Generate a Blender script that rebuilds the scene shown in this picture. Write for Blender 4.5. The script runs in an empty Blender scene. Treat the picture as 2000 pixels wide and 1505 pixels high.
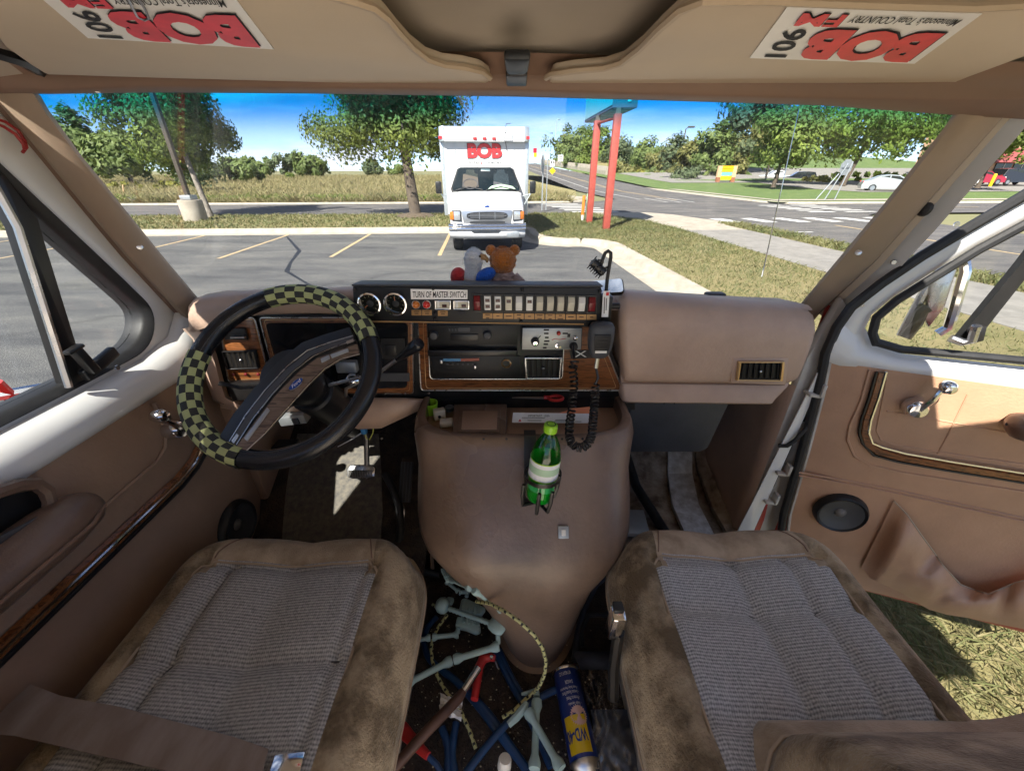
import bpy, bmesh, math, random
from mathutils import Vector, Matrix
R = math.radians
scn = bpy.context.scene
COL = scn.collection

# ------------------------------------------------------------------ camera, sky, sun, exposure
CAM = Vector((0.0, 0.0, 1.95))          # eye between the two seats, 1.95 m over the asphalt
PITCH = R(28.4)
FOC = 780.0                              # focal length in photo pixels (photo 2000 px wide)
cam_data = bpy.data.cameras.new('camera')
cam_data.sensor_width = 36.0
cam_data.lens = 36.0 * FOC / 2000.0
cam_data.clip_start = 0.02
cam_data.clip_end = 2000.0
cam = bpy.data.objects.new('camera', cam_data)
cam.location = CAM
cam.rotation_euler = (R(90) - PITCH, 0, 0)
COL.objects.link(cam)
scn.camera = cam

SUN_AZ, SUN_EL = R(30.0), R(48.0)        # light travels forward and to the right
world = bpy.data.worlds.new('World')
scn.world = world
world.use_nodes = True
wn, wl = world.node_tree.nodes, world.node_tree.links
wn.clear()
sky = wn.new('ShaderNodeTexSky')
sky.sky_type = 'NISHITA'
sky.sun_disc = False
sky.sun_elevation = SUN_EL
sky.sun_rotation = math.pi + SUN_AZ
sky.altitude = 800
sky.air_density = 0.45
sky.dust_density = 0.0
sky.ozone_density = 2.0
tc = wn.new('ShaderNodeTexCoord')
sep = wn.new('ShaderNodeSeparateXYZ')
wl.new(tc.outputs['Generated'], sep.inputs[0])
mp = wn.new('ShaderNodeMapping')
mp.inputs['Scale'].default_value = (1.0, 1.0, 7.0)
wl.new(tc.outputs['Generated'], mp.inputs[0])
cl = wn.new('ShaderNodeTexNoise')
cl.inputs['Scale'].default_value = 2.6
cl.inputs['Detail'].default_value = 7.0
cl.inputs['Roughness'].default_value = 0.58
wl.new(mp.outputs[0], cl.inputs['Vector'])
cr = wn.new('ShaderNodeValToRGB')
cr.color_ramp.elements[0].position = 0.49
cr.color_ramp.elements[0].color = (0, 0, 0, 1)
cr.color_ramp.elements[1].position = 0.66
cr.color_ramp.elements[1].color = (1, 1, 1, 1)
wl.new(cl.outputs['Fac'], cr.inputs[0])
mx = wn.new('ShaderNodeMix')
mx.data_type = 'RGBA'
mx.inputs['B'].default_value = (5.6, 6.0, 6.9, 1)
wl.new(cr.outputs[0], mx.inputs['Factor'])
wl.new(sky.outputs[0], mx.inputs['A'])
bg = wn.new('ShaderNodeBackground')
bg.inputs['Strength'].default_value = 0.051
wl.new(mx.outputs['Result'], bg.inputs['Color'])
wo = wn.new('ShaderNodeOutputWorld')
wl.new(bg.outputs[0], wo.inputs[0])

sun_data = bpy.data.lights.new('sun', 'SUN')
sun_data.energy = 3.1
sun_data.angle = R(0.53)
sun_data.color = (1.0, 0.95, 0.86)
sun = bpy.data.objects.new('sun', sun_data)
COL.objects.link(sun)
SUN_DIR = Vector((math.sin(SUN_AZ) * math.cos(SUN_EL), math.cos(SUN_AZ) * math.cos(SUN_EL), -math.sin(SUN_EL)))
sun.rotation_euler = SUN_DIR.to_track_quat('-Z', 'Y').to_euler()
sun.location = (-6, -14, 18)

scn.view_settings.view_transform = 'Standard'
scn.view_settings.look = 'None'
scn.view_settings.gamma = 1.0
scn.view_settings.use_curve_mapping = False
scn.view_settings.exposure = 2.05
scn.cycles.max_bounces = 8
scn.cycles.diffuse_bounces = 4
scn.cycles.glossy_bounces = 4
scn.cycles.transmission_bounces = 8
scn.cycles.transparent_max_bounces = 12
scn.cycles.caustics_reflective = False
scn.cycles.caustics_refractive = False
scn.cycles.sample_clamp_indirect = 6.0
scn.cycles.use_denoising = True
scn.cycles.use_adaptive_sampling = True
scn.cycles.adaptive_threshold = 0.02

# ------------------------------------------------------------------ measuring helpers
CP, SP = math.cos(PITCH), math.sin(PITCH)
def ray(px, py):
    u = 752.5 - py
    return Vector((px - 1000.0, FOC * CP + u * SP, u * CP - FOC * SP))
def at(px, py, x=None, y=None, z=None):
    d = ray(px, py)
    s = (x - CAM.x) / d.x if x is not None else (y - CAM.y) / d.y if y is not None else (z - CAM.z) / d.z
    return CAM + d * s
def on(px, py, p0, n):
    d = ray(px, py)
    return CAM + d * ((Vector(p0) - CAM).dot(n) / d.dot(n))
LA = R(3.9)                              # the car park and streets are turned 3.9 degrees
LU = Vector((-math.sin(LA), math.cos(LA), 0))
LV = Vector((math.cos(LA), math.sin(LA), 0))
def L(a, b, z=0.0):
    return LV * a + LU * b + Vector((0, 0, z))
def lerp(a, b, t):
    return a + (b - a) * t
def sstep(a, b, x):
    t = max(0.0, min(1.0, (x - a) / (b - a)))
    return t * t * (3 - 2 * t)

# ------------------------------------------------------------------ materials
def srgb(r, g, b):
    f = lambda c: (c / 255 / 12.92) if c / 255 <= 0.04045 else ((c / 255 + 0.055) / 1.055) ** 2.4
    return (f(r), f(g), f(b))
MATS = {}
def mat(name, col, rough=0.6, metal=0.0, var=0.0, vscale=8.0, col2=None, bump=0.0, bscale=120.0, stretch=None,
        spec=0.5, coat=0.0, sheen=0.0, detail=5.0, dist=0.002, trans=0.0, emit=None, rvar=0.0, sharp=0.17):
    m = bpy.data.materials.new(name)
    m.use_nodes = True
    n, l = m.node_tree.nodes, m.node_tree.links
    b = n['Principled BSDF']
    b.inputs['Base Color'].default_value = (*col, 1)
    b.inputs['Roughness'].default_value = rough
    b.inputs['Metallic'].default_value = metal
    b.inputs['Specular IOR Level'].default_value = spec
    if coat:
        b.inputs['Coat Weight'].default_value = coat
        b.inputs['Coat Roughness'].default_value = 0.08
    if sheen:
        b.inputs['Sheen Weight'].default_value = sheen
        b.inputs['Sheen Roughness'].default_value = 0.4
    if trans:
        b.inputs['Transmission Weight'].default_value = trans
    t = None
    if var or col2 or bump or rvar:
        t = n.new('ShaderNodeTexCoord')
        src = t.outputs['Object']
        if stretch:
            q = n.new('ShaderNodeMapping')
            q.inputs['Scale'].default_value = stretch
            l.new(src, q.inputs[0])
            src = q.outputs[0]
    if var or col2:
        z = n.new('ShaderNodeTexNoise')
        z.inputs['Scale'].default_value = vscale
        z.inputs['Detail'].default_value = detail
        z.inputs['Roughness'].default_value = 0.6
        l.new(src, z.inputs['Vector'])
        r = n.new('ShaderNodeValToRGB')
        e = r.color_ramp.elements
        c2 = col2 if col2 else tuple(min(1, c * (1 + var)) for c in col)
        c1 = col if col2 else tuple(c * (1 - var) for c in col)
        e[0].position, e[1].position = 0.5 - sharp, 0.5 + sharp
        e[0].color, e[1].color = (*c1, 1), (*c2, 1)
        l.new(z.outputs['Fac'], r.inputs[0])
        l.new(r.outputs[0], b.inputs['Base Color'])
    if rvar:
        z3 = n.new('ShaderNodeTexNoise')
        z3.inputs['Scale'].default_value = vscale * 0.7
        z3.inputs['Detail'].default_value = 4
        l.new(src, z3.inputs['Vector'])
        mr = n.new('ShaderNodeMapRange')
        mr.inputs['From Min'].default_value = 0.3
        mr.inputs['From Max'].default_value = 0.7
        mr.inputs['To Min'].default_value = max(0.02, rough - rvar)
        mr.inputs['To Max'].default_value = min(1, rough + rvar)
        l.new(z3.outputs['Fac'], mr.inputs[0])
        l.new(mr.outputs[0], b.inputs['Roughness'])
    if bump:
        z2 = n.new('ShaderNodeTexNoise')
        z2.inputs['Scale'].default_value = bscale
        z2.inputs['Detail'].default_value = 3
        l.new(src, z2.inputs['Vector'])
        bp = n.new('ShaderNodeBump')
        bp.inputs['Strength'].default_value = bump
        bp.inputs['Distance'].default_value = dist
        l.new(z2.outputs['Fac'], bp.inputs['Height'])
        l.new(bp.outputs[0], b.inputs['Normal'])
    if emit:
        b.inputs['Emission Color'].default_value = (*emit[:3], 1)
        b.inputs['Emission Strength'].default_value = emit[3]
    MATS[name] = m
    return m

def glass_mat(name, tint=(1, 1, 1), refl=1.0, band=None, rough=0.0, haze=0.0):
    m = bpy.data.materials.new(name)
    m.use_nodes = True
    n, l = m.node_tree.nodes, m.node_tree.links
    n.clear()
    out = n.new('ShaderNodeOutputMaterial')
    tr = n.new('ShaderNodeBsdfTransparent')
    tr.inputs[0].default_value = (*tint, 1)
    gl = n.new('ShaderNodeBsdfGlossy')
    gl.inputs['Roughness'].default_value = rough
    fr = n.new('ShaderNodeLayerWeight')      # Schlick reflectance of a thin pane, the same from both sides
    fr.inputs['Blend'].default_value = 0.5
    pw = n.new('ShaderNodeMath')
    pw.operation = 'POWER'
    pw.inputs[1].default_value = 5.0
    l.new(fr.outputs['Facing'], pw.inputs[0])
    mu = n.new('ShaderNodeMath')
    mu.operation = 'MULTIPLY_ADD'
    mu.inputs[1].default_value = 0.8 * refl
    mu.inputs[2].default_value = 0.045 * refl
    l.new(pw.outputs[0], mu.inputs[0])
    ms = n.new('ShaderNodeMixShader')
    l.new(mu.outputs[0], ms.inputs[0])
    l.new(tr.outputs[0], ms.inputs[1])
    l.new(gl.outputs[0], ms.inputs[2])
    last = ms
    if band:                                # shaded band printed into the top of the glass
        z0, z1, c = band
        g = n.new('ShaderNodeNewGeometry')
        s = n.new('ShaderNodeSeparateXYZ')
        l.new(g.outputs['Position'], s.inputs[0])
        q = n.new('ShaderNodeMapRange')
        q.interpolation_type = 'SMOOTHSTEP'
        q.inputs['From Min'].default_value = z0
        q.inputs['From Max'].default_value = z1
        l.new(s.outputs['Z'], q.inputs[0])
        x = n.new('ShaderNodeMix')
        x.data_type = 'RGBA'
        x.inputs['A'].default_value = (*tint, 1)
        x.inputs['B'].default_value = (*c, 1)
        l.new(q.outputs[0], x.inputs['Factor'])
        l.new(x.outputs['Result'], tr.inputs[0])
    if haze:                                # dried dust and wiper smears on the pane
        t = n.new('ShaderNodeTexCoord')
        q = n.new('ShaderNodeMapping')
        q.inputs['Scale'].default_value = (1.0, 2.5, 2.5)
        q.inputs['Rotation'].default_value = (0, R(25), 0)
        l.new(t.outputs['Object'], q.inputs[0])
        z = n.new('ShaderNodeTexNoise')
        z.inputs['Scale'].default_value = 3.0
        z.inputs['Detail'].default_value = 9
        z.inputs['Roughness'].default_value = 0.7
        l.new(q.outputs[0], z.inputs['Vector'])
        mr = n.new('ShaderNodeMapRange')
        mr.inputs['From Min'].default_value = 0.38
        mr.inputs['From Max'].default_value = 0.78
        mr.inputs['To Max'].default_value = haze
        l.new(z.outputs['Fac'], mr.inputs[0])
        df = n.new('ShaderNodeBsdfDiffuse')
        df.inputs[0].default_value = (0.75, 0.73, 0.68, 1)
        tl = n.new('ShaderNodeBsdfTranslucent')
        tl.inputs[0].default_value = (0.75, 0.73, 0.68, 1)
        ad = n.new('ShaderNodeMixShader')
        l.new(df.outputs[0], ad.inputs[1])
        l.new(tl.outputs[0], ad.inputs[2])
        m2 = n.new('ShaderNodeMixShader')
        l.new(mr.outputs[0], m2.inputs[0])
        l.new(ms.outputs[0], m2.inputs[1])
        l.new(ad.outputs[0], m2.inputs[2])
        last = m2
    l.new(last.outputs[0], out.inputs[0])
    MATS[name] = m
    return m

def ramp_setup(m, fac_out, stops):
    n, l = m.node_tree.nodes, m.node_tree.links
    r = n.new('ShaderNodeValToRGB')
    e = r.color_ramp.elements
    while len(e) < len(stops):
        e.new(0.5)
    for el, (p, c) in zip(e, stops):
        el.position = p
        el.color = (*c, 1)
    l.new(fac_out, r.inputs[0])
    return r.outputs[0]

def leaf_mat(name, c1, c2, trans=0.35):
    m = bpy.data.materials.new(name)
    m.use_nodes = True
    n, l = m.node_tree.nodes, m.node_tree.links
    n.clear()
    out = n.new('ShaderNodeOutputMaterial')
    g = n.new('ShaderNodeNewGeometry')
    t = n.new('ShaderNodeTexCoord')
    z = n.new('ShaderNodeTexNoise')
    z.inputs['Scale'].default_value = 0.8
    z.inputs['Detail'].default_value = 2
    l.new(t.outputs['Object'], z.inputs['Vector'])
    a = n.new('ShaderNodeMath')
    a.operation = 'MULTIPLY_ADD'
    a.inputs[1].default_value = 0.30
    l.new(g.outputs['Random Per Island'], a.inputs[0])
    b2 = n.new('ShaderNodeMath')
    b2.operation = 'MULTIPLY'
    b2.inputs[1].default_value = 0.75
    l.new(z.outputs['Fac'], b2.inputs[0])
    l.new(b2.outputs[0], a.inputs[2])
    col = ramp_setup(m, a.outputs[0], [(0.2, c1), (0.85, c2)])
    d = n.new('ShaderNodeBsdfPrincipled')
    d.inputs['Roughness'].default_value = 0.55
    d.inputs['Specular IOR Level'].default_value = 0.3
    l.new(col, d.inputs['Base Color'])
    tl = n.new('ShaderNodeBsdfTranslucent')
    l.new(col, tl.inputs[0])
    ms = n.new('ShaderNodeMixShader')
    ms.inputs[0].default_value = trans
    l.new(d.outputs[0], ms.inputs[1])
    l.new(tl.outputs[0], ms.inputs[2])
    l.new(ms.outputs[0], out.inputs[0])
    MATS[name] = m
    return m

# ------------------------------------------------------------------ mesh builder
class MB:
    def __init__(s):
        s.v, s.f, s.m = [], [], []
    def add(s, verts, faces, mi=0):
        o = len(s.v)
        s.v += [tuple(v) for v in verts]
        s.f += [tuple(i + o for i in f) for f in faces]
        s.m += [mi] * len(faces)
        return s
    def quad(s, a, b, c, d, mi=0):
        return s.add([a, b, c, d], [(0, 1, 2, 3)], mi)
    def poly(s, pts, mi=0):
        return s.add(pts, [tuple(range(len(pts)))], mi)
    def box(s, c, size, rot=None, mi=0, taper=None):
        c = Vector(c)
        hx, hy, hz = size[0] / 2, size[1] / 2, size[2] / 2
        vs = []
        for z in (-hz, hz):
            k = taper if (taper and z > 0) else (1, 1)
            for x, y in ((-hx, -hy), (hx, -hy), (hx, hy), (-hx, hy)):
                p = Vector((x * k[0], y * k[1], z))
                vs.append(c + (rot @ p if rot else p))
        return s.add(vs, [(3, 2, 1, 0), (4, 5, 6, 7), (0, 1, 5, 4), (1, 2, 6, 5), (2, 3, 7, 6), (3, 0, 4, 7)], mi)
    def frame_box(s, o, ax, ay, az, mi=0):
        o, ax, ay, az = map(Vector, (o, ax, ay, az))
        vs = [o, o + ax, o + ax + ay, o + ay]
        vs += [v + az for v in vs]
        return s.add(vs, [(3, 2, 1, 0), (4, 5, 6, 7), (0, 1, 5, 4), (1, 2, 6, 5), (2, 3, 7, 6), (3, 0, 4, 7)], mi)
    def prism(s, pts, ext, mi=0, mi_side=None):
        """pts: closed 3D outline, ext: extrusion vector"""
        ext = Vector(ext)
        n = len(pts)
        pts = [Vector(p) for p in pts]
        s.add(pts, [tuple(range(n))], mi)
        s.add([p + ext for p in pts], [tuple(range(n - 1, -1, -1))], mi)
        o = pts + [p + ext for p in pts]
        s.add(o, [(i, i + n, (i + 1) % n + n, (i + 1) % n) for i in range(n)], mi if mi_side is None else mi_side)
        return s
    def ring_prism(s, outer, inner, ext, mi=0):
        """flat ring between two outlines of the same count, extruded by ext"""
        ext = Vector(ext)
        n = len(outer)
        O, I = [Vector(p) for p in outer], [Vector(p) for p in inner]
        vs = O + I + [p + ext for p in O] + [p + ext for p in I]
        fs = []
        for i in range(n):
            j = (i + 1) % n
            fs += [(i, j, n + j, n + i), (2 * n + i, 3 * n + i, 3 * n + j, 2 * n + j),
                   (i, 2 * n + i, 2 * n + j, j), (n + i, n + j, 3 * n + j, 3 * n + i)]
        return s.add(vs, fs, mi)
    def tube(s, path, r, seg=8, mi=0, cap=True, closed=False, flat=None):
        path = [Vector(p) for p in path]
        n = len(path)
        rs = r if isinstance(r, (list, tuple)) else [r] * n
        up = None
        vs = []
        for i, p in enumerate(path):
            if closed:
                t = (path[(i + 1) % n] - path[i - 1]).normalized()
            else:
                t = (path[min(i + 1, n - 1)] - path[max(i - 1, 0)]).normalized()
            if up is None:
                up = t.orthogonal().normalized()
            up = (up - t * up.dot(t))
            up = up.normalized() if up.length > 1e-6 else t.orthogonal().normalized()
            w = t.cross(up)
            for k in range(seg):
                a = 2 * math.pi * k / seg
                vs.append(p + (up * math.cos(a) + w * math.sin(a)) * rs[i])
        fs = []
        for i in range(n if closed else n - 1):
            j = (i + 1) % n
            for k in range(seg):
                k2 = (k + 1) % seg
                fs.append((i * seg + k, i * seg + k2, j * seg + k2, j * seg + k))
        if cap and not closed:
            fs.append(tuple(range(seg - 1, -1, -1)))
            fs.append(tuple((n - 1) * seg + k for k in range(seg)))
        return s.add(vs, fs, mi)
    def lathe(s, prof, o, axis, seg=16, mi=0, mis=None, cap=True):
        """prof: [(radius, height along axis)]"""
        o, axis = Vector(o), Vector(axis).normalized()
        u = axis.orthogonal().normalized()
        w = axis.cross(u)
        vs = []
        for r, h in prof:
            for k in range(seg):
                a = 2 * math.pi * k / seg
                vs.append(o + axis * h + (u * math.cos(a) + w * math.sin(a)) * r)
        b = len(s.v)
        s.v += [tuple(v) for v in vs]
        for i in range(len(prof) - 1):
            for k in range(seg):
                k2 = (k + 1) % seg
                s.f.append((b + i * seg + k, b + i * seg + k2, b + (i + 1) * seg + k2, b + (i + 1) * seg + k))
                s.m.append(mis[i] if mis else mi)
        if cap:
            s.f.append(tuple(b + k for k in range(seg - 1, -1, -1)))
            s.m.append(mis[0] if mis else mi)
            s.f.append(tuple(b + (len(prof) - 1) * seg + k for k in range(seg)))
            s.m.append(mis[-1] if mis else mi)
        return s
    def loft(s, rows, mi=0, closed=False, thick=None):
        """rows: equal-length lists of points; a sheet through them (thick: offset vector gives it a back)"""
        n, w = len(rows), len(rows[0])
        vs = [Vector(p) for r in rows for p in r]
        fs = []
        for i in range(n - 1):
            for k in range(w if closed else w - 1):
                k2 = (k + 1) % w
                fs.append((i * w + k, i * w + k2, (i + 1) * w + k2, (i + 1) * w + k))
        s.add(vs, fs, mi)
        if thick is not None:
            t = Vector(thick)
            s.add([v + t for v in vs], [tuple(reversed(f)) for f in fs], mi)
            edge = []
            loop = [(0, k) for k in range(w)] + [(i, w - 1) for i in range(1, n)] + \
                   [(n - 1, k) for k in range(w - 2, -1, -1)] + [(i, 0) for i in range(n - 2, 0, -1)]
            ids = [i * w + k for i, k in loop]
            ev = [vs[i] for i in ids] + [vs[i] + t for i in ids]
            q = len(ids)
            s.add(ev, [(i, i + q, (i + 1) % q + q, (i + 1) % q) for i in range(q)], mi)
        return s
    def ball(s, c, r, seg=12, rings=8, mi=0, rot=None):
        c = Vector(c)
        rx, ry, rz = r if isinstance(r, (tuple, list)) else (r, r, r)
        rows = []
        for i in range(rings + 1):
            th = math.pi * i / rings
            row = []
            for k in range(seg):
                a = 2 * math.pi * k / seg
                p = Vector((rx * math.sin(th) * math.cos(a), ry * math.sin(th) * math.sin(a), rz * math.cos(th)))
                row.append(c + (rot @ p if rot else p))
            rows.append(row)
        return s.loft(rows, mi, closed=True)
    def fuzz(s, n, ln, w, seed=1):
        """short fibres standing on the faces built so far, as a new builder"""
        r = random.Random(seed)
        o = MB()
        for _ in range(n):
            f = s.f[r.randrange(len(s.f))]
            P = [Vector(s.v[i]) for i in f]
            wt = [r.random() + .01 for _ in P]
            t = sum(wt)
            c = sum((p * k / t for p, k in zip(P, wt)), Vector())
            nn = (P[1] - P[0]).cross(P[2] - P[0])
            ctr = sum((Vector(s.v[i]) for i in s.f[0]), Vector()) / len(s.f[0])
            if nn.length < 1e-9: continue
            nn.normalize()
            d = (nn + Vector((r.gauss(0, .5), r.gauss(0, .5), r.gauss(0, .5) - .2))).normalized()
            u = d.orthogonal().normalized() * w
            o.add([c - u, c + u, c + d * ln * r.uniform(.5, 1.2)], [(0, 1, 2)])
        return o
    def build(s, name, mats, parent=None, smooth=40, bevel=0.0, bseg=2, merge=True, sub=0, fix=True):
        me = bpy.data.meshes.new(name)
        me.from_pydata(s.v, [], s.f)
        if not isinstance(mats, (list, tuple)):
            mats = [mats]
        for m in mats:
            me.materials.append(MATS[m] if isinstance(m, str) else m)
        if len(mats) > 1:
            me.polygons.foreach_set('material_index', s.m)
        if fix or bevel or smooth:
            bm = bmesh.new()
            bm.from_mesh(me)
            if merge:
                bmesh.ops.remove_doubles(bm, verts=bm.verts, dist=1e-5)
            if fix:
                bmesh.ops.recalc_face_normals(bm, faces=bm.faces)
            if bevel:
                ed = [e for e in bm.edges if len(e.link_faces) == 2 and e.calc_face_angle(0) > R(30)]
                bmesh.ops.bevel(bm, geom=ed, offset=bevel, segments=bseg, profile=0.5, affect='EDGES', clamp_overlap=True)
            if smooth:
                a = R(smooth)
                for f in bm.faces:
                    f.smooth = True
                for e in bm.edges:
                    if len(e.link_faces) == 2 and e.calc_face_angle(0) > a:
                        e.smooth = False
            bm.to_mesh(me)
            bm.free()
        o = bpy.data.objects.new(name, me)
        COL.objects.link(o)
        if parent is not None:
            o.parent = parent
            if not isinstance(parent, bool) and parent.type == 'EMPTY':
                o.matrix_parent_inverse = Matrix.Translation(-parent.location)
        if sub:
            q = o.modifiers.new('subdivision', 'SUBSURF')
            q.levels = q.render_levels = sub
        return o

def tag(o, label=None, cat=None, group=None, kind=None):
    if label: o['label'] = label
    if cat: o['category'] = cat
    if group: o['group'] = group
    if kind: o['kind'] = kind
    return o
def empty(name, loc, label, cat, group=None):
    o = bpy.data.objects.new(name, None)
    o.empty_display_size = 0.1
    o.location = loc
    COL.objects.link(o)
    return tag(o, label, cat, group)
def struct(name, mb, m, parent=None, **k):
    o = mb.build(name, m, parent, **k)
    if parent is None:
        o['kind'] = 'structure'
    return o

TXT = {}
def text_verts(body, bold=0.0):
    key = (body, bold)
    if key in TXT:
        return TXT[key]
    cu = bpy.data.curves.new('lettering', 'FONT')
    cu.body = body
    cu.size = 1.0
    cu.offset = bold
    cu.resolution_u = 3
    cu.fill_mode = 'FRONT' if hasattr(cu, 'fill_mode') else cu.fill_mode
    o = bpy.data.objects.new('lettering', cu)
    COL.objects.link(o)
    dg = bpy.context.evaluated_depsgraph_get()
    me = bpy.data.meshes.new_from_object(o.evaluated_get(dg))
    vs = [v.co.copy() for v in me.vertices]
    fs = [tuple(p.vertices) for p in me.polygons]
    bpy.data.objects.remove(o)
    bpy.data.curves.remove(cu)
    bpy.data.meshes.remove(me)
    x0, x1 = min(v.x for v in vs), max(v.x for v in vs)
    y0, y1 = min(v.y for v in vs), max(v.y for v in vs)
    TXT[key] = ([((v.x - x0) / (x1 - x0), (v.y - y0) / (y1 - y0)) for v in vs], fs)
    return TXT[key]
def write(mb, body, o, ax, ay, mi=0, bold=0.0, slant=0.0):
    """letters filling the parallelogram o, o+ax, o+ay"""
    vs, fs = text_verts(body, bold)
    o, ax, ay = Vector(o), Vector(ax), Vector(ay)
    mb.add([o + ax * (x + slant * y) + ay * y for x, y in vs], fs, mi)
    return mb
def copy_tree(o, parent=None):
    c = o.copy()
    COL.objects.link(c)
    if parent is not None:
        c.parent = parent
    for ch in list(o.children):
        copy_tree(ch, c)
    return c

# ------------------------------------------------------------------ material library
mat('tan_vinyl', (0.50, 0.35, 0.265), 0.46, var=0.13, vscale=6, detail=10, bump=0.5, bscale=150, dist=0.0016, rvar=0.08)
mat('door_vinyl', (0.52, 0.305, 0.19), 0.45, var=0.12, vscale=5, detail=9, bump=0.5, bscale=150, dist=0.0016, rvar=0.08)
mat('dark_tan', (0.36, 0.24, 0.17), 0.55, var=0.12, vscale=5, bump=0.5, bscale=150, dist=0.0016)
mat('engine_cover_vinyl', (0.225, 0.155, 0.115), 0.36, col2=(0.15, 0.10, 0.072), detail=11, vscale=4.5, sharp=0.10, bump=0.4, bscale=120, dist=0.0016, rvar=0.14)
mat('pillar_brown', (0.36, 0.27, 0.195), 0.5, var=0.08, vscale=4, bump=0.15, bscale=400, dist=0.0005)
mat('visor_vinyl', (0.56, 0.465, 0.36), 0.55, var=0.06, vscale=3, bump=0.2, bscale=350, dist=0.0006)
mat('piping', (0.45, 0.35, 0.25), 0.5, bump=0.15, bscale=300)
mat('headliner', (0.42, 0.36, 0.30), 0.85, var=0.06, vscale=3, bump=0.3, bscale=500, dist=0.001)
mat('header_brown', (0.22, 0.135, 0.095), 0.6, var=0.08, vscale=5)
mat('white_paint', (0.80, 0.80, 0.78), 0.28, var=0.03, vscale=6, coat=0.4)
mat('dirty_white', (0.62, 0.60, 0.55), 0.5, col2=(0.40, 0.35, 0.30), vscale=9, bump=0.1, bscale=60)
mat('red_paint', (0.45, 0.045, 0.04), 0.3, var=0.1, coat=0.4)
mat('black_rubber', (0.018, 0.018, 0.019), 0.55, var=0.25, vscale=30, bump=0.1, bscale=200)
mat('black_plastic', (0.012, 0.0125, 0.014), 0.42, var=0.2, vscale=20, bump=0.12, bscale=500, dist=0.0004)
mat('satin_black', (0.013, 0.012, 0.012), 0.38, var=0.25, vscale=14, rvar=0.1)
mat('panel_black', (0.006, 0.006, 0.007), 0.5, var=0.2, vscale=20)
mat('grey_plastic', (0.055, 0.058, 0.066), 0.5, var=0.2, vscale=10, bump=0.1, bscale=150)
mat('black_leather', (0.010, 0.011, 0.014), 0.27, var=0.2, vscale=20, bump=0.35, bscale=520, dist=0.0008)
mat('chrome', (0.78, 0.78, 0.80), 0.1, 1.0, rvar=0.05, vscale=30)
mat('dull_chrome', (0.55, 0.55, 0.56), 0.28, 1.0, rvar=0.1, vscale=30)
mat('steel', (0.42, 0.42, 0.44), 0.35, 1.0, var=0.15, vscale=20)
mat('galvanised', (0.42, 0.45, 0.47), 0.5, 0.7, var=0.12, vscale=14)
mat('gold_line', (0.62, 0.42, 0.22), 0.3, 0.8)
mat('velour', (0.42, 0.33, 0.215), 0.95, col2=(0.15, 0.108, 0.062), vscale=13, sharp=0.09, bump=1.0, bscale=200, sheen=0.25, dist=0.003, detail=9)
mat('velour_light', (0.53, 0.42, 0.30), 0.95, col2=(0.34, 0.26, 0.175), vscale=14, sharp=0.11, bump=0.9, bscale=360, sheen=0.25, dist=0.002, detail=9)
mat('belt_web', (0.36, 0.30, 0.27), 0.6, col2=(0.25, 0.19, 0.16), vscale=9, stretch=(3, 1, 1), bump=0.3, bscale=500)
mat('bounce_pale', (0.74, 0.66, 0.56), 0.8, var=0.1, vscale=3, stretch=(1, 6, 1))  # pale tone of the added surfaces that bounce sun into the cab
mat('armrest_brown', (0.20, 0.13, 0.095), 0.32, col2=(0.13, 0.08, 0.055), vscale=7, detail=9, bump=0.2, bscale=300)
mat('crumb', (0.45, 0.38, 0.26), 0.9)
mat('carpet', (0.022, 0.017, 0.015), 0.95, col2=(0.07, 0.048, 0.036), vscale=24, bump=1.0, bscale=170, dist=0.008)
mat('floor_mat_rubber', (0.10, 0.095, 0.09), 0.9, col2=(0.20, 0.18, 0.145), vscale=60, bump=0.5, bscale=300, dist=0.002)
mat('sound_deadener', (0.42, 0.36, 0.29), 0.9, col2=(0.10, 0.06, 0.04), vscale=16, bump=0.8, bscale=50, dist=0.006)
mat('white_board', (0.70, 0.72, 0.74), 0.7, col2=(0.36, 0.35, 0.34), vscale=30, bump=0.4, bscale=90)
mat('white_plastic', (0.78, 0.77, 0.72), 0.35)
mat('cream_plastic', (0.62, 0.58, 0.46), 0.35)
mat('dark_red_plastic', (0.16, 0.012, 0.016), 0.3)
mat('smoke_red', (0.05, 0.008, 0.008), 0.25)
mat('brass_label', (0.36, 0.20, 0.075), 0.45, 0.25, var=0.12, vscale=60)
mat('label_ink', (0.07, 0.035, 0.015), 0.6)
mat('paper', (0.80, 0.81, 0.82), 0.75, var=0.04, vscale=20)
mat('orange_paper', (0.75, 0.26, 0.12), 0.75)
mat('ink', (0.015, 0.015, 0.02), 0.7)
mat('ink_red', (0.55, 0.02, 0.025), 0.5, var=0.15, vscale=30)
mat('sticker_white', (0.88, 0.87, 0.86), 0.4, var=0.03, vscale=12)
mat('sticker_red', (0.72, 0.018, 0.04), 0.4, var=0.15, vscale=25)
mat('amber_lens', (0.60, 0.17, 0.02), 0.15, coat=0.6)
mat('red_lens', (0.62, 0.03, 0.02), 0.15, coat=0.6)
mat('gauge_face', (0.008, 0.010, 0.010), 0.15, coat=0.4)
mat('gauge_mark', (0.30, 0.27, 0.16), 0.5)
mat('gauge_needle', (0.65, 0.22, 0.10), 0.5)
mat('dash_glass', (0.010, 0.011, 0.013), 0.12, coat=0.3)
mat('brushed_face', (0.36, 0.37, 0.37), 0.4, 0.6, var=0.08, vscale=30, stretch=(1, 20, 20))
mat('blue_emblem', (0.015, 0.06, 0.28), 0.2, coat=0.6)
mat('heater_blue', (0.06, 0.22, 0.42), 0.4)
mat('heater_red', (0.35, 0.08, 0.05), 0.4)
mat('bone_plastic', (0.40, 0.56, 0.56), 0.42, var=0.08, vscale=30)
mat('blue_cable', (0.010, 0.045, 0.13), 0.4, var=0.2, vscale=20)
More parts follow.
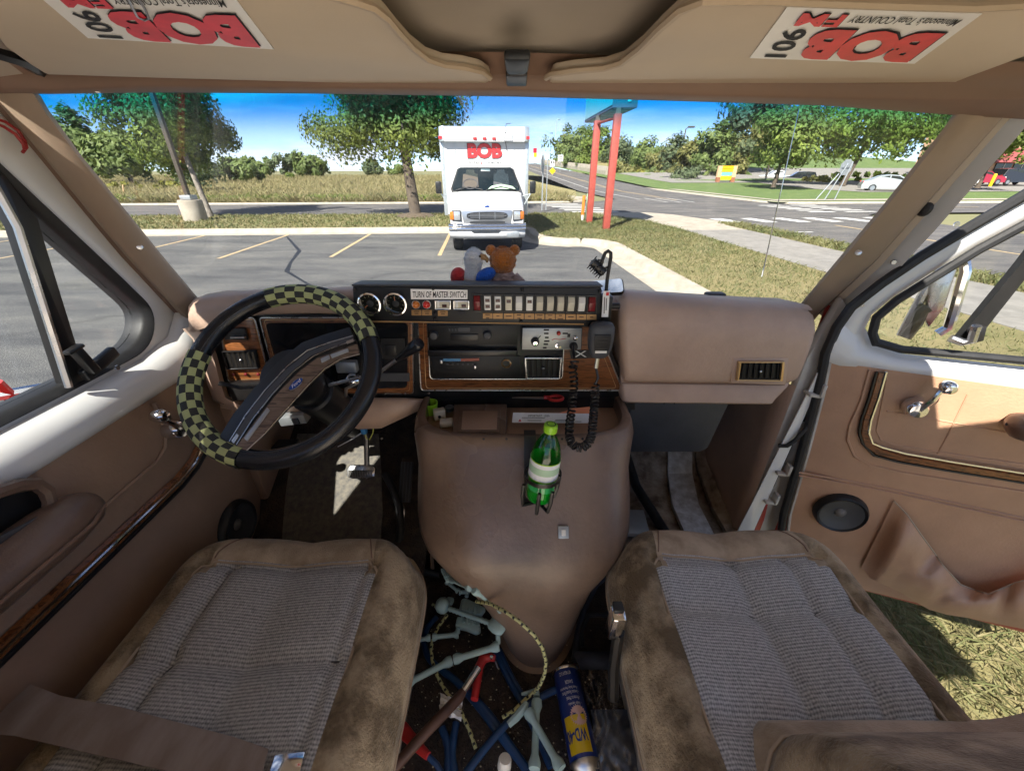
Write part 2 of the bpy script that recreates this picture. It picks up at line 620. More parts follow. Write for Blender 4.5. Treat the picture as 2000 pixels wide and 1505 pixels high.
mat('red_handle', (0.48, 0.025, 0.025), 0.4, var=0.15, vscale=20)
mat('brown_handle', (0.11, 0.055, 0.04), 0.5, var=0.2, vscale=15)
mat('can_blue', (0.012, 0.035, 0.22), 0.28, coat=0.5)
mat('can_yellow', (0.80, 0.55, 0.01), 0.3, coat=0.5)
mat('can_pink', (0.75, 0.50, 0.45), 0.4)
mat('lime_plastic', (0.30, 0.62, 0.03), 0.35)
mat('eagle_white', (0.75, 0.76, 0.78), 0.95, bump=1.0, bscale=260, dist=0.006, sheen=0.5, var=0.1, vscale=60)
mat('plush_red', (0.62, 0.035, 0.035), 0.95, bump=1.0, bscale=260, dist=0.006, sheen=0.5, var=0.15, vscale=40)
mat('plush_blue', (0.012, 0.12, 0.60), 0.95, bump=1.0, bscale=260, dist=0.006, sheen=0.5, var=0.15, vscale=40)
mat('plush_orange', (0.48, 0.15, 0.02), 0.95, bump=1.0, bscale=260, dist=0.006, sheen=0.5, var=0.2, vscale=40)
mat('beak', (0.42, 0.24, 0.10), 0.7)
mat('camo_cloth', (0.52, 0.40, 0.36), 0.9, col2=(0.16, 0.10, 0.09), vscale=55, stretch=(1, 1, 2.2), detail=2)
mat('bag_cloth', (0.03, 0.034, 0.045), 0.7, var=0.3, vscale=20)
mat('grey_cloth', (0.10, 0.115, 0.14), 0.6, var=0.3, vscale=20, bump=0.4, bscale=30, dist=0.01)
mat('foil_scuff', (0.16, 0.15, 0.14), 0.6, var=0.3, vscale=50)
mat('tread_black', (0.03, 0.03, 0.032), 0.6)
mat('wire_yellow', (0.50, 0.55, 0.10), 0.5)
mat('wire_blue', (0.05, 0.25, 0.55), 0.5)
mat('wire_red', (0.35, 0.02, 0.02), 0.5)
glass_mat('windshield_glass', (0.985, 0.995, 0.99), 1.0, band=(1.998, 2.052, (0.0, 0.48, 0.86)), haze=0.11)
glass_mat('side_glass', (0.97, 0.98, 0.98), 0.9)
glass_mat('bottle_green', (0.22, 0.86, 0.36), 1.6)
glass_mat('clear_film', (0.93, 0.94, 0.95), 2.6, rough=0.12)
mat('mirror_glass', (0.85, 0.88, 0.9), 0.02, 1.0)
def wood_mat(name, a, b, coat):
    m = mat(name, a, 0.35, coat=coat)
    n, l = m.node_tree.nodes, m.node_tree.links
    t = n.new('ShaderNodeTexCoord')
    q = n.new('ShaderNodeMapping')
    q.inputs['Scale'].default_value = (2.0, 9, 26)
    l.new(t.outputs['Object'], q.inputs[0])
    z = n.new('ShaderNodeTexNoise')
    z.inputs['Scale'].default_value = 7
    z.inputs['Detail'].default_value = 8
    z.inputs['Distortion'].default_value = 1.4
    l.new(q.outputs[0], z.inputs['Vector'])
    l.new(ramp_setup(m, z.outputs['Fac'], [(0.35, a), (0.5, b), (0.62, tuple(c * 0.55 for c in a))]), n['Principled BSDF'].inputs['Base Color'])
    return m
wood_mat('wood_grain', (0.16, 0.055, 0.018), (0.30, 0.11, 0.035), 0.3)
wood_mat('wood_grey', (0.13, 0.085, 0.06), (0.20, 0.14, 0.10), 0.2)
def tweed_mat(name):
    m = mat(name, (0.3, 0.3, 0.3), 0.95)
    n, l = m.node_tree.nodes, m.node_tree.links
    b = n['Principled BSDF']
    t = n.new('ShaderNodeTexCoord')
    def wave(direction, scale, dist):
        w = n.new('ShaderNodeTexWave')
        w.wave_type = 'BANDS'
        w.bands_direction = direction
        w.inputs['Scale'].default_value = scale
        w.inputs['Distortion'].default_value = dist
        w.inputs['Detail'].default_value = 2
        w.inputs['Detail Scale'].default_value = 3
        l.new(t.outputs['Object'], w.inputs['Vector'])
        return w.outputs['Fac']
    r1, r2 = wave('Y', 52, 0.7), wave('X', 74, 2.5)
    ns = n.new('ShaderNodeTexNoise')
    ns.inputs['Scale'].default_value = 230
    ns.inputs['Detail'].default_value = 3
    l.new(t.outputs['Object'], ns.inputs['Vector'])
    a = n.new('ShaderNodeMath'); a.operation = 'MULTIPLY'
    l.new(r1, a.inputs[0]); a.inputs[1].default_value = 0.30
    c = n.new('ShaderNodeMath'); c.operation = 'MULTIPLY_ADD'
    l.new(r2, c.inputs[0]); c.inputs[1].default_value = 0.16; l.new(a.outputs[0], c.inputs[2])
    d = n.new('ShaderNodeMath'); d.operation = 'MULTIPLY_ADD'
    l.new(ns.outputs['Fac'], d.inputs[0]); d.inputs[1].default_value = 0.70; l.new(c.outputs[0], d.inputs[2])
    l.new(ramp_setup(m, d.outputs[0], [(0.3, (0.17, 0.172, 0.178)), (0.57, (0.385, 0.385, 0.39)), (0.85, (0.60, 0.60, 0.60))]), b.inputs['Base Color'])
    bp = n.new('ShaderNodeBump')
    bp.inputs['Strength'].default_value = 0.5
    bp.inputs['Distance'].default_value = 0.003
    l.new(d.outputs[0], bp.inputs['Height'])
    l.new(bp.outputs[0], b.inputs['Normal'])
    return m
tweed_mat('tweed')
def checker_mat(name, c1, c2, na, nb, ctr, ex, ey, rmaj):
    """woven check laid around a torus: na squares round the rim, nb round the tube"""
    m = mat(name, c1, 0.75, bump=0.4, bscale=600)
    n, l = m.node_tree.nodes, m.node_tree.links
    at_ = n.new('ShaderNodeAttribute')
    at_.attribute_name = 'rim'
    ck = n.new('ShaderNodeTexChecker')
    ck.inputs['Scale'].default_value = 1.0
    ck.inputs['Color1'].default_value = (*c1, 1)
    ck.inputs['Color2'].default_value = (*c2, 1)
    l.new(at_.outputs['Vector'], ck.inputs['Vector'])
    l.new(ck.outputs[0], n['Principled BSDF'].inputs['Base Color'])
    return m

# ================================================================== OUTSIDE: ground, streets, kerbs
def asphalt_mat(name, base, fleck, tint2):
    m = mat(name, base, 0.85)
    n, l = m.node_tree.nodes, m.node_tree.links
    b = n['Principled BSDF']
    t = n.new('ShaderNodeTexCoord')
    def noise(scale, detail, rough=0.6, stretch=None):
        z = n.new('ShaderNodeTexNoise')
        z.inputs['Scale'].default_value = scale
        z.inputs['Detail'].default_value = detail
        z.inputs['Roughness'].default_value = rough
        src = t.outputs['Object']
        if stretch:
            q = n.new('ShaderNodeMapping')
            q.inputs['Scale'].default_value = stretch
            q.inputs['Rotation'].default_value = (0, 0, R(12))
            l.new(src, q.inputs[0])
            src = q.outputs[0]
        l.new(src, z.inputs['Vector'])
        return z.outputs['Fac']
    fine = ramp_setup(m, noise(75, 3, 0.75), [(0.36, tuple(c * 0.62 for c in base)), (0.52, base), (0.66, fleck)])
    big = ramp_setup(m, noise(0.8, 9, 0.68, (0.5, 1.6, 1)), [(0.32, (0.45, 0.46, 0.50)), (0.47, (0.85, 0.85, 0.86)), (0.64, (1.3, 1.27, 1.2))])
    mx = n.new('ShaderNodeMix')
    mx.data_type = 'RGBA'
    mx.blend_type = 'MULTIPLY'
    mx.inputs['Factor'].default_value = 1.0
    l.new(fine, mx.inputs['A'])
    l.new(big, mx.inputs['B'])
    # sealed cracks: thin dark veins along warped cell borders
    v = n.new('ShaderNodeTexVoronoi')
    v.feature = 'DISTANCE_TO_EDGE'
    v.inputs['Scale'].default_value = 0.11
    zz = n.new('ShaderNodeTexNoise')
    zz.inputs['Scale'].default_value = 1.6
    zz.inputs['Detail'].default_value = 4
    l.new(t.outputs['Object'], zz.inputs['Vector'])
    ad = n.new('ShaderNodeMix')
    ad.data_type = 'VECTOR'
    ad.inputs['Factor'].default_value = 0.45
    l.new(t.outputs['Object'], ad.inputs['A'])
    l.new(zz.outputs['Color'], ad.inputs['B'])
    l.new(ad.outputs['Result'], v.inputs['Vector'])
    crack = ramp_setup(m, v.outputs['Distance'], [(0.0, (0.45, 0.45, 0.45)), (0.002, (0.7, 0.7, 0.7)), (0.005, (1, 1, 1))])
    m2 = n.new('ShaderNodeMix')
    m2.data_type = 'RGBA'
    m2.blend_type = 'MULTIPLY'
    m2.inputs['Factor'].default_value = 0.6
    l.new(mx.outputs['Result'], m2.inputs['A'])
    l.new(crack, m2.inputs['B'])
    l.new(m2.outputs['Result'], b.inputs['Base Color'])
    bp = n.new('ShaderNodeBump')
    bp.inputs['Strength'].default_value = 0.6
    bp.inputs['Distance'].default_value = 0.006
    l.new(noise(110, 2), bp.inputs['Height'])
    l.new(bp.outputs[0], b.inputs['Normal'])
    return m
asphalt_mat('lot_asphalt', (0.076, 0.077, 0.078), (0.27, 0.265, 0.25), None)
asphalt_mat('street_asphalt', (0.112, 0.106, 0.102), (0.19, 0.18, 0.172), None)
mat('concrete', (0.29, 0.255, 0.205), 0.85, col2=(0.40, 0.36, 0.295), vscale=3, bump=0.3, bscale=90)
mat('old_concrete', (0.18, 0.17, 0.155), 0.9, col2=(0.25, 0.235, 0.215), vscale=4, bump=0.4, bscale=120)
mat('paint_yellow', (0.56, 0.40, 0.20), 0.7, col2=(0.28, 0.23, 0.16), vscale=16, detail=9)
mat('paint_white', (0.66, 0.65, 0.62), 0.7, col2=(0.50, 0.49, 0.47), vscale=7)
mat('soil_grass', (0.16, 0.145, 0.055), 0.95, col2=(0.25, 0.205, 0.095), vscale=1.4, bump=0.8, bscale=60, dist=0.03, detail=9)
mat('field_soil', (0.26, 0.21, 0.10), 0.95, col2=(0.20, 0.19, 0.07), vscale=0.35, bump=0.8, bscale=8, dist=0.1, detail=9)
mat('green_lawn', (0.07, 0.12, 0.028), 0.95, col2=(0.12, 0.17, 0.045), vscale=0.8, bump=0.8, bscale=30, dist=0.03, detail=8)
mat('far_ground', (0.13, 0.15, 0.06), 0.95, col2=(0.22, 0.19, 0.10), vscale=0.05, detail=8)
mat('mulch', (0.10, 0.075, 0.05), 0.95, var=0.3, vscale=12, bump=0.8, bscale=40, dist=0.02)
leaf_mat('lawn_blade', (0.075, 0.115, 0.033), (0.25, 0.225, 0.105), 0.3)
leaf_mat('lawn_blade_near', (0.085, 0.135, 0.035), (0.46, 0.36, 0.21), 0.3)
leaf_mat('field_blade', (0.17, 0.18, 0.07), (0.42, 0.345, 0.19), 0.3)
leaf_mat('weed_blade', (0.10, 0.17, 0.03), (0.22, 0.27, 0.06), 0.35)

def hz(a, b):                            # the street climbs away to the right of the field
    return 0.034 * max(0.0, b - 45.0) * sstep(2.0, 9.0, a) * (1 - sstep(150, 190, b) * 0.3)

g = MB()
N = 96
rows = []
for rr in (0.0, 6, 14, 26, 45, 80, 150, 300, 900):
    rows.append([Vector((rr * math.cos(2 * math.pi * k / N), rr * math.sin(2 * math.pi * k / N), -0.07 - 0.0006 * rr)) for k in range(N)])
g.loft(rows, closed=True)
struct('ground', g, 'far_ground')

def sheet(name, pts, z, m, parent=None):
    q = MB()
    q.poly([L(a, b, z) for a, b in pts])
    return struct(name, q, m, parent, smooth=0)
def arc(cx, cy, r, a0, a1, n=7):
    return [(cx + r * math.cos(R(lerp(a0, a1, i / (n - 1)))), cy + r * math.sin(R(lerp(a0, a1, i / (n - 1))))) for i in range(n)]

# outline of the asphalt on its grass side, from the left end of the back kerb to beside the van
EDGE = [(-60, 15.2), (0.9, 15.2)] + arc(0.9, 14.6, 0.6, 90, 0, 5) + [(1.5, 13.6)] + arc(3.0, 13.6, 1.5, 180, 250, 6) + \
       arc(2.55, 11.35, 0.95, 70, 0, 5) + [(3.5, 6.2)] + arc(2.4, 6.2, 1.1, 0, -80, 6) + arc(2.2, 3.9, 1.2, 90, 180, 6) + [(1.0, -18)]
lot = sheet('parking_lot', EDGE + [(-60, -18)], 0.0, 'lot_asphalt')
k = 0
for i in range(14):                                    # painted bay lines
    a = -1.14 - 2.72 * i
    q = MB()
    q.poly([L(a - 0.05, 10.7, 0.005), L(a + 0.05, 10.7, 0.005), L(a + 0.05, 15.12, 0.005), L(a - 0.05, 15.12, 0.005)])
    struct('parking_line', q, 'paint_yellow', lot, smooth=0)
# a tarred crack wandering over the lot
q = MB()
cp = [at(560, 462, z=0), at(585, 490, z=0), at(568, 512, z=0), at(560, 530, z=0), at(590, 548, z=0), at(620, 565, z=0)]
rows = []
for i, p in enumerate(cp):
    w = 0.035 + 0.02 * (i % 2)
    rows.append([p + Vector((-w, 0, 0.004)), p + Vector((w, 0, 0.004))])
q.loft(rows)
struct('tar_seal', q, 'panel_black', lot, smooth=0)

def inset(path, d):
    out = []
    for i, p in enumerate(path):
        a, b = path[max(i - 1, 0)], path[min(i + 1, len(path) - 1)]
        t = Vector((b[0] - a[0], b[1] - a[1])).normalized()
        out.append((p[0] - t.y * d, p[1] + t.x * d))
    return out
def resample(path, step):
    out, acc = [Vector((*path[0],))], 0
    pts = [Vector((*p,)) for p in path]
    for a, b in zip(pts, pts[1:]):
        n = max(1, int((b - a).length / step))
        out += [a.lerp(b, (i + 1) / n) for i in range(n)]
    return [(p.x, p.y) for p in out]
def kerb(name, path, label_m='concrete', piece=3.6, h=0.13, w=0.32, gutter=False):
    """a run of cast kerb stones along a path; the grass lies on the left of the path"""
    e = bpy.data.objects.new(name, None)
    COL.objects.link(e)
    e['kind'] = 'structure'
    path = resample(path, 0.4)
    seg, acc = [path[0]], 0.0
    for p, q in zip(path, path[1:]):
        acc += (Vector(q) - Vector(p)).length
        seg.append(q)
        if acc > piece or q == path[-1]:
            m = MB()
            t0 = (Vector(seg[1]) - Vector(seg[0])).normalized() * 0.006
            s2 = [tuple(Vector(seg[0]) + t0)] + seg[1:]
            rows = []
            for d, z in (((-0.40, -0.05), (-0.40, 0.009)) if gutter else ((-0.02, -0.05), (-0.01, 0.0))) + ((-0.02, 0.008), (0.0, 0.02), (0.035, h - 0.03), (0.075, h), (w, h + 0.005), (w + 0.01, -0.05)):
                rows.append([L(x, y, z) for x, y in inset(s2, d)])
            m.loft(rows)
            o = m.build('kerb_segment', label_m, e, smooth=50)
            seg, acc = [q], 0.0
    return e
kerb('kerb', EDGE, gutter=True)

# lawns: raised 12 cm, fenced by the kerbs
INN = inset(EDGE, 0.3)
LAWN = INN + [(6.9, -18), (6.9, 13.8), (6.6, 17.0), (5.2, 20.55), (-60, 20.7)]
sheet('lawn', LAWN, 0.115, 'soil_grass')
sheet('verge', [(9.05, -18), (10.0, -18), (10.0, 15.5), (9.6, 16.6), (9.05, 15.4)], 0.115, 'soil_grass')
sw = bpy.data.objects.new('sidewalk', None); COL.objects.link(sw); sw['kind'] = 'structure'
b = -16.0
while b < 14:
    e = min(b + 1.9, 14.1)
    q = MB()
    q.frame_box(L(6.9, b + 0.006, 0.02), LV * 2.15, LU * (e - b - 0.012), (0, 0, 0.105))
    q.build('paving_slab', 'old_concrete', sw, smooth=0)
    b = e
sheet('corner_pad', [(6.9, 14.1), (9.05, 14.1), (9.05, 15.4), (9.5, 16.7), (8.7, 19.4), (7.9, 20.45), (5.2, 20.55), (6.6, 17.0)], 0.124, 'concrete')

# streets
q = MB()
rows = []
for i in range(40):
    b = -20 + i * 5.0
    rows.append([L(a, b, 0.004 + hz(max(a, 10), b)) for a in (9.9, 12, 14.2, 16.4, 18.5)])
q.loft(rows)
street = struct('street', q, 'street_asphalt')
q = MB()
q.poly([L(-70, 20.9, 0.0), L(5.2, 20.75, 0.0), L(8.0, 20.7, 0.0), L(9.9, 17.0, 0.0), L(9.9, 16, 0.0), L(18.5, 16, 0), L(18.5, 19.6, 0), L(20.0, 20.7, 0.0), L(80, 20.5, 0.0),
        L(80, 26.6, 0.0), L(20.4, 26.6, 0.0), L(18.5, 28.6, 0.0), L(10, 32, 0.0), L(7.4, 29.5, 0.0), L(5, 28.6, 0.0), L(-70, 28.3, 0.0)])
cross = struct('side_street', q, 'street_asphalt', smooth=0)
def bar(parent, name, m, a0, b0, a1, b1, w, z=0.010):
    p, r = Vector((a0, b0)), Vector((a1, b1))
    t = (r - p).normalized()
    n_ = Vector((-t.y, t.x)) * w / 2
    q = MB()
    n = max(1, int((r - p).length / 5))
    rows = []
    for i in range(n + 1):
        c = p.lerp(r, i / n)
        rows.append([L(c.x + n_.x, c.y + n_.y, z + hz(max(c.x, 10), c.y)), L(c.x - n_.x, c.y - n_.y, z + hz(max(c.x, 10), c.y))])
    q.loft(rows)
    return q.build(name, m, parent, smooth=0)
for i in range(6):
    bar(street, 'crosswalk_bar', 'paint_white', 10.6 + i * 1.45, 17.1, 10.4 + i * 1.45, 18.7, 0.6)
for i in range(6):
    bar(cross, 'crosswalk_bar', 'paint_white', 4.6 - 0.35 * i * 0.5, 22.3 + i * 1.05, 7.1 - 0.2 * i, 22.3 + i * 1.05, 0.42)
for i in range(6):
    bar(street, 'crosswalk_bar', 'paint_white', 16.9, 21.4 + i * 0.85, 18.3, 21.4 + i * 0.85, 0.35)
    bar(cross, 'crosswalk_bar', 'paint_white', 18.9, 21.4 + i * 0.85, 20.6, 21.4 + i * 0.85, 0.35)
bar(street, 'lane_line', 'paint_yellow', 13.9, 30.5, 13.9, 150, 0.12)
bar(street, 'lane_line', 'paint_yellow', 14.2, 34.5, 14.2, 150, 0.12)
bar(street, 'lane_line', 'paint_yellow', 13.9, 16, 13.9, -18, 0.14)
bar(street, 'lane_line', 'paint_white', 11.6, 31.5, 11.6, 120, 0.10)
bar(street, 'lane_line', 'paint_white', 10.6, 14.2, 11.6, 14.2, 0.12)
for i in range(3):
    bar(street, 'lane_line', 'paint_white', 12.4 + 0.9 * i, 28.5, 12.4 + 0.9 * i, 33, 0.1)
for i in range(4):
    bar(cross, 'lane_line', 'paint_yellow', 24 + i * 9, 23.6, 29 + i * 9, 23.6, 0.12)
q = MB()
q.lathe([(0.36, 0), (0.36, 0.012), (0.33, 0.014)], L(-1.6, 24.3, 0.002), (0, 0, 1), 20)
q.build('manhole_cover', 'steel', cross)

# far kerbs and far lawns
kerb('kerb', [(-70, 20.9 - 0.02), (5.0, 20.75)][::-1], piece=5, h=0.10, w=0.2)
kerb('kerb', [(10.0, -18), (10.0, 15.4), (9.4, 17.6), (8.0, 20.5)], piece=4, h=0.10, w=0.2)
kerb('kerb', [(18.6, 140), (18.6, 29)] + arc(20.6, 28.6, 2.0, 180, 270, 6) + [(80, 26.6)], piece=7, h=0.12, w=0.25)
kerb('kerb', [(-70, 28.3), (5, 28.6)] + arc(5.0, 30.8, 2.2, -90, 0, 6) + [(9.6, 44), (9.8, 120)][:0], piece=7, h=0.10, w=0.25)
q = MB()                                               # block across the street, climbing with it
rows = []
for i in range(24):
    b = 26.9 + i * 6.0
    rows.append([L(a, b, 0.1 + hz(a, b) + 0.05 * sstep(20, 40, a) * max(0, b - 60)) for a in (18.8, 21, 24, 30, 40, 60, 95)])
q.loft(rows)
struct('far_lawn', q, 'green_lawn')
fz = lambda a, b: 0.1 + hz(a, b) + 0.05 * sstep(20, 40, a) * max(0, b - 60)
q = MB(); q.loft([[L(a, b, fz(a, b) + 0.03) for a in (35, 40, 55, 70, 95)] for b in (38.5, 44, 48, 54, 60, 64, 68, 74, 78)]); q.loft([[L(a, b, fz(a, b) + 0.03) for a in (24, 27, 31, 35)] for b in (55, 60, 64, 68, 74, 78)]); struct('far_car_park', q, 'old_concrete')
sheet('far_path', [(19.6, 27.9), (80, 27.6), (80, 28.9), (20.2, 29.2), (20.6, 58), (19.6, 58)], 0.125, 'concrete')
q = MB()                                               # median tip at the mouth of the side street
q.prism([L(a, b, 0.0) for a, b in [(4.6, 31.4), (7.0, 31.2)] + arc(7.0, 32.4, 1.2, -90, 60, 6) + [(6.0, 37), (3.0, 37), (3.0, 32)]], (0, 0, 0.12), 0)
struct('median', q, 'concrete', smooth=0)
sheet('field', [(-200, 28.5), (5, 28.9), (6.8, 31), (9.6, 45), (9.6, 160), (-200, 180)], 0.03, 'field_soil')
q = MB()                                               # overgrown bank behind the barrier
rows = []
for i in range(10):
    a = 19.5 + i * 8
    rows.append([L(a + 1.5, 76 + i * 1.5, 0.8), L(a + 2, 88 + i * 2, 2.0 + 0.5 * math.sin(i * 1.7)), L(a + 2, 108 + i * 2, 4.2 + 0.8 * math.sin(i * 2.3)), L(a + 4, 150, 5.6)])
q.loft(rows)
struct('hillside', q, 'field_soil')

# ------------------------------------------------------------------ grass
def blades(name, region, n, h, w, m, seed, zfun, lean=0.5, label=None, cat='grass', fall=None):
    rnd = random.Random(seed)
    q = MB()
    V, Fc = [], []
    tries = 0
    cnt = 0
    while cnt < n and tries < n * 6:
        tries += 1
        p = region(rnd)
        if p is None:
            continue
        cnt += 1
        x, y, k = p
        hh = h * rnd.uniform(0.5, 1.25) * k
        ww = w * rnd.uniform(0.6, 1.3) * k
        an = rnd.uniform(0, 2 * math.pi)
        lx, ly = rnd.gauss(0, lean) * hh, rnd.gauss(0, lean) * hh
        z = zfun(x, y)
        dx, dy = math.cos(an) * ww / 2, math.sin(an) * ww / 2
        o = len(V)
        V += [(x - dx, y - dy, z), (x + dx, y + dy, z), (x + lx + dx * 0.5, y + ly + dy * 0.5, z + hh * 0.72), (x + lx * 1.7, y + ly * 1.7, z + hh)]
        Fc += [(o, o + 1, o + 2), (o, o + 2, o + 3)]
    q.v, q.f, q.m = V, Fc, [0] * len(Fc)
    o = q.build(name, m, None, smooth=0, merge=False, fix=False)
    return tag(o, label, cat, None, 'stuff')
def inside(pt, poly):
    x, y = pt
    c = False
    for i in range(len(poly)):
        x1, y1 = poly[i]; x2, y2 = poly[i - 1]
        if (y1 > y) != (y2 > y) and x < (x2 - x1) * (y - y1) / (y2 - y1) + x1:
            c = not c
    return c
LAWN_S = inset(EDGE, 0.4)
def reg_right(r):
    b = 17.5 * math.sqrt(r.random()) if r.random() < 0.6 else r.uniform(3, 20)
    a = r.uniform(1.8, 6.85)
    if b < 2.5 or not inside((a, b), LAWN): return None
    p = L(a, b)
    return p.x, p.y, 0.75 + b * 0.045
blades('grass', reg_right, 26000, 0.06, 0.014, 'lawn_blade', 3, lambda x, y: 0.11, 0.45, 'short sunburnt grass right of the parked van and truck')
def reg_strip(r):
    a, b = r.uniform(-28, 5.2), r.uniform(15.6, 20.6)
    p = L(a, b)
    return p.x, p.y, 1.0
blades('grass', reg_strip, 20000, 0.09, 0.05, 'lawn_blade', 4, lambda x, y: 0.105, 0.45, 'dry grass strip behind the back kerb of the parking lot')
def reg_near(r):
    a, b = r.uniform(1.3, 3.4), r.uniform(-0.6, 2.6)
    p = L(a, b)
    return p.x, p.y, 1.0
blades('grass', reg_near, 16000, 0.06, 0.0075, 'lawn_blade_near', 5, lambda x, y: 0.11, 0.7, 'matted dry grass on the ground below the open door')
def reg_verge(r):
    a, b = r.uniform(9.05, 10.0), r.uniform(3, 16)
    p = L(a, b)
    return p.x, p.y, 1.2
blades('grass', reg_verge, 5000, 0.09, 0.03, 'lawn_blade', 6, lambda x, y: 0.11, 0.45, 'strip of grass between sidewalk and street')
FS = lambda: None
def reg_field(r):
    b = 28.8 + 95 * r.random() ** 2.1
    a = r.uniform(-0.95 * b - 6, 6.0)
    p = L(a, b)
    return p.x, p.y, 0.62 + 0.012 * b + (0.35 if math.sin(a * 0.7) * math.sin(b * 0.5 + a * 0.2) > 0.4 else 0)
blades('dry_field_grass', reg_field, 90000, 0.40, 0.040, 'field_blade', 7, lambda x, y: 0.02, 0.25, 'tall dry prairie grass covering the field beyond the side street', 'grass')
def reg_weed(r):
    a, b = r.gauss(r.choice((-24, -14, -9, -2)), 3.4), 28.9 + abs(r.gauss(0, 1.5))
    if a > 4: return None
    p = L(a, b)
    return p.x, p.y, 1.0
blades('green_weeds', reg_weed, 5000, 0.42, 0.09, 'weed_blade', 8, lambda x, y: 0.02, 0.35, 'green weeds along the edge of the dry field', 'weeds')

# ------------------------------------------------------------------ trees
leaf_mat('maple_leaf', (0.045, 0.085, 0.02), (0.30, 0.38, 0.08), 0.4)
leaf_mat('maple_leaf_gold', (0.045, 0.078, 0.018), (0.31, 0.36, 0.075), 0.4)
leaf_mat('far_leaf', (0.06, 0.10, 0.03), (0.25, 0.32, 0.10), 0.4)
leaf_mat('blue_leaf', (0.075, 0.115, 0.06), (0.18, 0.22, 0.11), 0.4)
leaf_mat('locust_leaf', (0.07, 0.14, 0.02), (0.28, 0.38, 0.065), 0.45)
leaf_mat('olive_leaf', (0.10, 0.12, 0.035), (0.30, 0.28, 0.10), 0.4)
leaf_mat('yellow_leaf', (0.10, 0.12, 0.02), (0.32, 0.30, 0.05), 0.35)
mat('bark', (0.11, 0.085, 0.06), 0.9, col2=(0.06, 0.045, 0.035), vscale=14, stretch=(1, 1, 0.2), bump=0.9, bscale=30, dist=0.02)
mat('bark_pale', (0.27, 0.24, 0.20), 0.9, col2=(0.14, 0.12, 0.10), vscale=14, stretch=(1, 1, 0.3), bump=0.6, bscale=30, dist=0.02)
def tree(name, label, base, h_trunk, centre, radii, nclump, nleaf, lsize, lm, seed, r0=0.12, bark='bark', group=None, lean=(0, 0), cr=0.26, limbs=True, droop=0.0):
    rnd = random.Random(seed)
    base, centre = Vector(base), Vector(centre)
    e = empty(name, base, label, 'tree', group)
    top = Vector((centre.x, centre.y, base.z + h_trunk))
    q = MB()
    hub = Vector((lerp(base.x, centre.x, 0.9), lerp(base.y, centre.y, 0.9), centre.z + radii[2] * 0.25))
    mid = base.lerp(hub, 0.4) + Vector((rnd.uniform(-.1, .1), rnd.uniform(-.1, .1), 0))
    q.tube([base - Vector((0, 0, 0.1)), base + Vector((0, 0, 0.15)), mid, hub, centre + Vector((0, 0, radii[2] * 0.7))], [r0 * 1.5, r0 * 1.1, r0 * 0.9, r0 * 0.5, r0 * 0.12], 9)
    cl = []
    for i in range(nclump):
        for _ in range(30):
            d = Vector((rnd.gauss(0, 1), rnd.gauss(0, 1), rnd.gauss(0, 1))).normalized()
            k = rnd.random() ** 0.45
            if d.z < -0.75 and k > .8: continue
            p = centre + Vector((d.x * radii[0], d.y * radii[1], d.z * radii[2])) * k * rnd.uniform(0.75, 1.0)
            break
        cl.append((p, rnd.uniform(0.7, 1.3) * cr * min(radii)))
        if limbs and i % 2 == 0:
            s = base.lerp(hub, rnd.uniform(0.55, 1.0)) if (p.z - base.z) < 0.75 * (hub.z - base.z) else hub
            s = Vector((s.x, s.y, max(s.z, base.z + h_trunk * 0.8)))
            q.tube([s, s.lerp(p, 0.5) + Vector((0, 0, 0.1 * radii[2] * rnd.random())), p], [r0 * 0.3, r0 * 0.2, r0 * 0.06], 5)
    q.build('trunk', bark, e)
    V, Fc = [], []
    for i in range(nleaf):
        c, r = cl[rnd.randrange(nclump)]
        d = Vector((rnd.gauss(0, 1), rnd.gauss(0, 1), rnd.gauss(0, 0.75)))
        if d.length > 1.9: d *= 1.9 / d.length * rnd.uniform(.6, 1)
        p = c + d * r * 0.62
        p.z -= droop * d.xy.length * r * 0.5
        n = (d.normalized() * 0.5 + (p - centre).normalized() * 0.9 + Vector((rnd.gauss(0, .42), rnd.gauss(0, .42), 0.35 + rnd.gauss(0, .42)))).normalized()
        u = n.orthogonal().normalized()
        u = Matrix.Rotation(rnd.uniform(0, 6.28), 3, n) @ u
        w = n.cross(u)
        s = lsize * rnd.uniform(0.6, 1.35)
        o = len(V)
        V += [tuple(p - u * s), tuple(p - w * s * 0.55 + u * s * 0.1), tuple(p + u * s + n * s * 0.25), tuple(p + w * s * 0.55 + u * s * 0.1)]
        Fc.append((o, o + 1, o + 2, o + 3))
    q = MB()
    q.v, q.f, q.m = V, Fc, [0] * len(Fc)
    o = q.build('crown', lm, e, smooth=0, merge=False, fix=False)
    o['kind'] = 'stuff'
    return e
tree('maple_tree', 'young green maple beside the lamp post on the grass strip', at(412, 424, z=0.1), 1.4, (-14.9, 20.6, 4.2), (2.7, 2.4, 3.3), 64, 34000, 0.088, 'maple_leaf', 11, 0.11, 'bark_pale', cr=0.30)
tree('maple_tree', 'large maple with gold-flecked leaves left of the white truck', at(812, 423, z=0.1), 1.9, (-5.15, 21.2, 4.95), (4.0, 3.3, 3.5), 90, 52000, 0.085, 'maple_leaf_gold', 12, 0.23, 'bark', cr=0.27)
q = MB(); p = at(812, 423, z=0.1)
q.lathe([(0.95, 0), (0.7, 0.10), (0.3, 0.16)], p, (0, 0, 1), 18)
tag(q.build('mulch_ring', 'mulch'), 'low ring of brown mulch round the large maple trunk', 'mulch')
TL = [(-66, 58, 8.2, 7.5), (-58, 62, 8.6, 7.0), (-51, 60, 7.0, 6.5), (-45, 64, 5.4, 6.0), (-74, 60, 8, 8), (-39, 66, 3.8, 5.0)]
